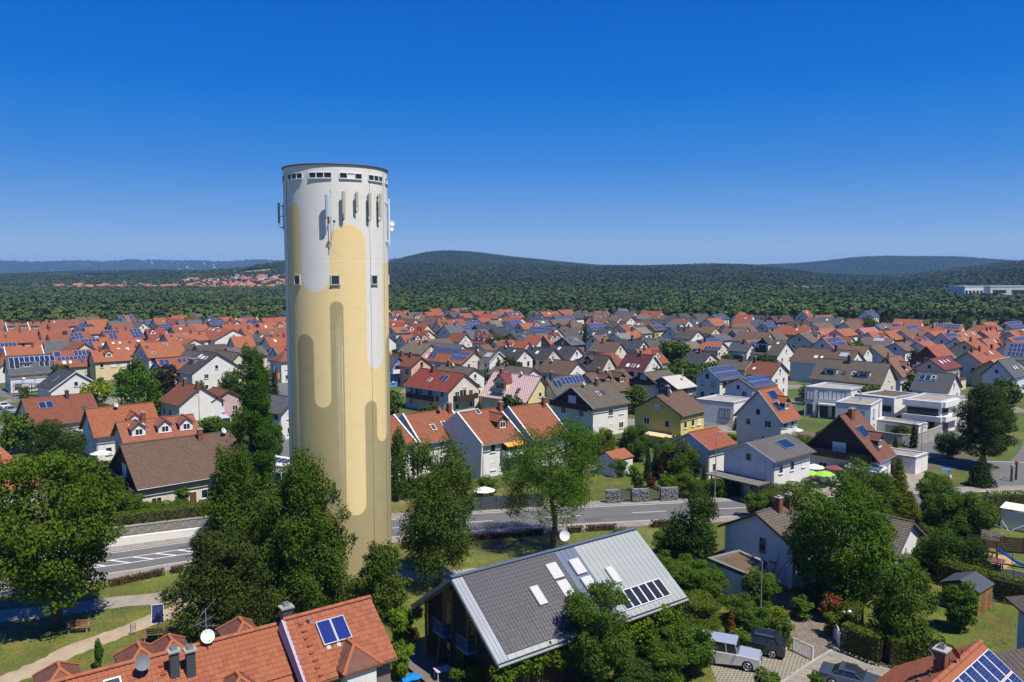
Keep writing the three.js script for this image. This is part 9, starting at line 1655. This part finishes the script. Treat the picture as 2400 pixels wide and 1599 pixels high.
{ const [t, W] = shed('honey-coloured wooden shed with black felt roof on the lawn', 41.0, -69.6, rad(39), 3.4, 1.7, 2.9, 2.2, M.honeyWood, M.slateClad, 'wooden_shed'); for (let i = 0; i < 15; i++) { mesh('board', M._sb ??= new Geo().box(0, 0, 0, 3.08, 0.125, 0.03).build(), M.honeyWood, t).position.set(0, 0.1 + i * 0.135, W.Zw + 0.016); mesh('board', M._sb2 ??= new Geo().box(0, 0, 0, 0.03, 0.125, 2.96).build(), M.honeyWood, t).position.set(W.X + 0.016, 0.1 + i * 0.135, 0); } win(t, W.X + 0.035, 1.45, 0.2, Math.PI / 2, 0.7, 0.6, { frame: M.honeyWood }); mesh('door', new Geo().box(-0.4, 0.95, W.Zw + 0.04, 0.8, 1.85, 0.03), M.wood, t); mesh('ladder', (() => { const g = new Geo(); for (const s of [-0.2, 0.2]) g.bar(V(0.9 + s, 0, W.Zw + 0.5), V(0.9 + s, 1.7, W.Zw + 0.15), 0.05); for (let i = 1; i < 7; i++) g.bar(V(0.7, i * 0.24, W.Zw + 0.5 - i * 0.05), V(1.1, i * 0.24, W.Zw + 0.5 - i * 0.05), 0.03); return g; })(), M.steel, t); }
shed('grey tool shed at the left garden edge', -83.4, -133, rad(30), 4, 1.8, 3.0, 2.2, wallM('greywall'), roofM('darkgrey')); { const [t, W] = shed('white garden shed with orange roof above the road', 15.4, -117.6, rad(42), 4.4, 2.0, 3.6, 2.6, wallM('white'), roofM('orange')); win(t, -1.0, 1.1, W.Zw + 0.01, 0, 0.9, 2.0, { door: true, pane: M.shutter }); win(t, 0.6, 1.1, W.Zw + 0.01, 0, 0.9, 2.0, { door: true, pane: M.shutter }); }
{ const t = thing('firewood_shelter', 'long low shelter with brown felt roof behind the tall hedge', 'shelter', 46.6, 0, -77.4, rad(-40)); mesh('roof', new Geo().box(0, 1.75, 0, 4.4, 0.1, 1.6), std([0.15, 0.06, 0.05]), t); for (const [a, b] of [[-2, -0.6], [2, -0.6], [-2, 0.6], [2, 0.6]]) mesh('post', new Geo().box(a, 0.85, b, 0.1, 1.7, 0.1), M.darkWood, t); mesh('log_pile', new Geo().box(0, 0.6, -0.2, 3.8, 1.2, 0.8), M.wood, t); }
{ // play tower with slide and swing frame
  const t = thing('play_tower', 'wooden play tower with blue slide and swing frame on the sandpit', 'playground', 49.8, 0.03, -80.8, rad(-35)); for (const [a, b] of [[-0.6, -0.6], [0.6, -0.6], [-0.6, 0.6], [0.6, 0.6]]) mesh('post', new Geo().box(a, 1.4, b, 0.11, 2.8, 0.11), M.wood, t); mesh('platform', new Geo().box(0, 1.25, 0, 1.25, 0.08, 1.25), M.wood, t); for (let i = 0; i < 7; i++) for (const k of [1, -1]) mesh('roof_board', new Geo().bar(V(-0.85, 3.25 - i * 0.11, k * (0.05 + i * 0.13)), V(0.85, 3.25 - i * 0.11, k * (0.05 + i * 0.13)), 0.14, 0.03), M.greyWood, t);
  const c = new THREE.CatmullRomCurve3([V(0.6, 1.3, 0), V(1.1, 1.15, 0), V(2.0, 0.6, 0), V(2.7, 0.25, 0), V(3.2, 0.18, 0)]), g = new Geo(), P = c.getPoints(14); for (let i = 0; i < 14; i++) { const a = P[i], b = P[i + 1]; for (const [z0, z1, y0, y1] of [[-0.25, 0.25, 0, 0], [-0.27, -0.25, 0.16, 0], [0.25, 0.27, 0, 0.16]]) g.quad(V(a.x, a.y + y0, z0), V(b.x, b.y + y0, z0), V(b.x, b.y + y1, z1), V(a.x, a.y + y1, z1)); } mesh('slide', g, new THREE.MeshPhysicalMaterial({ color: rgb([0.01, 0.12, 0.5]), roughness: 0.25, side: THREE.DoubleSide }), t);
  mesh('swing_beam', new Geo().bar(V(-0.2, 2.4, -0.7), V(0.6, 2.4, -3.2), 0.1).bar(V(0.6, 2.4, -3.2), V(1.4, 0, -3.4), 0.1).bar(V(0.6, 2.4, -3.2), V(-0.4, 0, -3.2), 0.1), M.wood, t); for (const s of [0.35, 0.7]) { const m = mesh('swing', new Geo().bar(V(0.0 + s * 0.5, 2.38, -1.2 - s), V(0.0 + s * 0.5, 0.5, -1.2 - s), 0.02).box(0.02 + s * 0.5, 0.48, -1.2 - s, 0.2, 0.03, 0.4), M.darkSteel, t); } mesh('ramp', new Geo().bar(V(-1.9, 0.05, 0), V(-0.6, 1.25, 0), 0.9, 0.05), M.darkWood, t); }
{ const t = thing('pergola', 'white-roofed garden pavilion behind the lounger', 'pavilion', 60.2, 0.02, -91.6, rad(-42)); for (const [a, b] of [[-2.1, -1.6], [2.1, -1.6], [-2.1, 1.6], [2.1, 1.6]]) mesh('post', new Geo().box(a, 1.2, b, 0.1, 2.4, 0.1), M.darkSteel, t); for (let i = 0; i < 4; i++) for (let j = 0; j < 2; j++) mesh('roof_panel', new Geo().box(-1.65 + i * 1.1, 2.45, -0.85 + j * 1.7, 1.06, 0.04, 1.64), M.awningWhite, t); mesh('curtain', new Geo().box(-2.12, 1.2, 0, 0.04, 2.1, 3.0), M.awningWhite, t); mesh('curtain', new Geo().box(-0.4, 1.2, 1.62, 3.2, 2.1, 0.04), M.awningWhite, t); }
{ const t = thing('sun_lounger', 'curved wooden lounger on the lawn', 'lounger', 55.5, 0.02, -88.3, rad(70)), c = new THREE.CatmullRomCurve3([V(-1, 0.75, 0), V(-0.55, 0.35, 0), V(-0.1, 0.28, 0), V(0.4, 0.42, 0), V(0.95, 0.12, 0)]); const P = c.getPoints(20); for (let i = 0; i < 20; i++) mesh('slat', new Geo().box(P[i].x, P[i].y, 0, 0.085, 0.03, 0.62), M.paleWood, t); mesh('frame', new Geo().box(-0.5, 0.16, 0.25, 0.06, 0.3, 0.06).box(-0.5, 0.16, -0.25, 0.06, 0.3, 0.06).box(0.45, 0.18, 0.25, 0.06, 0.36, 0.06).box(0.45, 0.18, -0.25, 0.06, 0.36, 0.06), M.paleWood, t); }
{ const t = thing('rotary_dryer', 'rotary clothes dryer with pale folded arms', 'clothes dryer', 56.0, 0.02, -87.6, 0.2); mesh('pole', new Geo().tube(V(0, 0, 0), V(0, 1.6, 0), 0.03, 0.03, 8), M.steel, t); for (let i = 0; i < 4; i++) { const a = i * Math.PI / 2 + 0.3; mesh('arm', new Geo().bar(V(0, 1.0, 0), V(Math.cos(a) * 1.6, 1.75, Math.sin(a) * 1.6), 0.04), std([0.45, 0.65, 0.6]), t); } }
{ const t = thing('trampoline', 'round garden trampoline with dark net', 'trampoline', 48.8, 0.02, -75.4); mesh('bed', new THREE.CylinderGeometry(1.5, 1.5, 0.04, 32).translate(0, 0.7, 0), M.darkSteel, t); mesh('rim', new THREE.TorusGeometry(1.5, 0.05, 6, 32).rotateX(Math.PI / 2).translate(0, 0.72, 0), std([0.4, 0.4, 0.05]), t); for (let i = 0; i < 6; i++) { const a = i / 6 * 6.28; mesh('post', new Geo().tube(V(Math.cos(a) * 1.5, 0, Math.sin(a) * 1.5), V(Math.cos(a) * 1.5, 2.3, Math.sin(a) * 1.5), 0.03, 0.03, 6), M.darkSteel, t); } }
for (const [x, z, h, label] of [[72.2, -113, 2.6, 'carved wooden post with a pale top on the roadside lawn'], [73.5, -114, 2.9, 'taller reddish carved post on the roadside lawn']]) { const t = thing('carved_post', label, 'sculpture', x, 0.02, z); mesh('post', new Geo().tube(V(0, 0, 0), V(0, h * 0.75, 0), 0.16, 0.13, 8), M.darkWood, t); mesh('figure', new Geo().tube(V(0, h * 0.75, 0), V(0, h * 0.9, 0), 0.2, 0.26, 7).tube(V(0, h * 0.9, 0), V(0.1, h, 0), 0.24, 0.1, 7), h > 2.7 ? M.redWood : M.concrete, t); }
{ const t = thing('blue_shelter', 'small bright blue shelter roof on the roadside lawn', 'shelter', 62.2, 0.02, -111.6); mesh('roof', new RoundedBoxGeometry(1.5, 0.16, 0.8, 2, 0.05).translate(-0.4, 2.1, 0), M.bluePlastic, t); mesh('post', new Geo().box(0.2, 1.0, 0, 0.12, 2.0, 0.12), M.bluePlastic, t); mesh('notice_box', new Geo().box(0.35, 1.1, 0.1, 0.3, 0.4, 0.12), M.frame, t); }
{ const t = thing('road_sign', 'dark road sign seen from behind near the crossing', 'sign', 59.0, 0.02, -97.0, 0.4); mesh('pole', new Geo().tube(V(0, 0, 0), V(0, 3.0, 0), 0.035, 0.035, 8), M.steel, t); mesh('plate', new Geo().box(0, 2.6, 0.05, 0.4, 0.9, 0.03), M.darkSteel, t); }
for (const [i, o] of [[0, 0], [1, 0.7]]) structure('crossing_stripe', sheet([[64.3 + o * 0.3, -106.7 - o], [71 + o, -106.6 - o], [71 + o, -106.3 - o], [64.3 + o * 0.3, -106.4 - o]], 0.135), M.paint);
{ const t = thing('blue_sunsail', 'long blue awning frame in the left garden', 'awning', -116.5, 0, -192.5, rad(-4)); mesh('canvas', new Geo().box(0, 3.2, 0, 9.5, 0.08, 2.2), std([0.12, 0.22, 0.42]), t); for (const x of [-4.6, 0, 4.6]) mesh('post', new Geo().tube(V(x, 0, 1), V(x, 3.16, 1), 0.06, 0.06, 6), M.darkSteel, t); }
{ const t = thing('scaffold', 'wooden scaffold at the dormer of the grey house', 'scaffold', -121.6, 0, -198.4, rad(44)); for (const x of [-4, -1.4, 1.4, 4]) for (const z of [0, 0.9]) mesh('pole', new Geo().tube(V(x, 0, z), V(x, 6.4, z), 0.05, 0.05, 6), M.steel, t); for (const y of [2, 4.0]) mesh('boards', new Geo().box(0, y, 0.45, 8.4, 0.06, 0.8), M.paleWood, t); for (const y of [3, 5]) mesh('rail', new Geo().bar(V(-4.2, y, 0.95), V(4.2, y, 0.95), 0.05), M.paleWood, t); }
{ const t = thing('house_flag', 'black, red and yellow flag hanging from a pole by the street', 'flag', -61.8, 0, -205.4); mesh('pole', new Geo().tube(V(0, 0, 0), V(0, 6, 0), 0.05, 0.04, 6), M.frame, t); [[0.012, 0.012, 0.012], [0.5, 0.01, 0.01], [0.75, 0.45, 0.01]].forEach((c, i) => mesh('stripe', new Geo().box(0.35 + i * 0.42, 4.4 - i * 0.5, 0, 0.42, 1.6, 0.03), std(c), t)); }
{ const t = thing('solar_carport', 'white carport with solar modules beside the shaded tower side', 'carport', -34.2, 0, -114.2, rad(-30)); mesh('roof', new Geo().box(0, 2.7, 0, 6, 0.25, 4.4), M.frame, t); for (const [a, b] of [[-2.8, -2], [2.8, -2], [-2.8, 2], [2.8, 2]]) mesh('post', new Geo().box(a, 1.3, b, 0.14, 2.6, 0.14), M.frame, t); for (let i = 0; i < 5; i++) { const m = mesh('solar_module', pvGeo, [M.pvFrame, M.pvCell], t); m.position.set(-2.2 + i * 1.1, 2.95, 0.2); m.rotation.x = 0.15; } }
{ const t = thing('dead_tree', 'bare leafless tree beside the mossy garage', 'tree', 24.4, 0, -72.6); const g = new Geo(), r = rng(44); for (let i = 0; i < 26; i++) { const a = r() * 6.28, h = 1 + 2.4 * r(), b = V(0, h * 0.4, 0), e = V(Math.cos(a) * (0.8 + 1.6 * r()), h + 0.8, Math.sin(a) * (0.8 + 1.6 * r())); g.tube(b, e, 0.035, 0.01, 4); } g.tube(V(0, 0, 0), V(0.1, 2.4, 0), 0.12, 0.05, 6); mesh('trunk', g, M.greyWood, t); }
// ivy and creepers under the long eave of the timber house
{ const t = thing('eave_creeper', 'green creeper growing along the eave of the timber house', 'creeper', 3.05, 0, -61.15, rad(36.3)); const lob = []; const r = rng(3); for (let i = 0; i < 34; i++) lob.push([-9 + i * 0.53, 2.6 + 0.9 * r(), 5.35 + 0.5 * r(), 0.55, 0.5 + 0.5 * r(), 0.45]); mesh('foliage', leaves(lob, 7000, 0.2, 8, [0.085, 0.135, 0.014], { slim: 0.45 }), leafMat, t); mesh('stems', (() => { const g = new Geo(); for (let i = 0; i < 8; i++) g.tube(V(-8 + i * 2.2, 0, 5.4), V(-8 + i * 2.2 + 0.4, 3, 5.4), 0.04, 0.02, 5); return g; })(), M.bark, t); }
renderer.render(scene, camera);
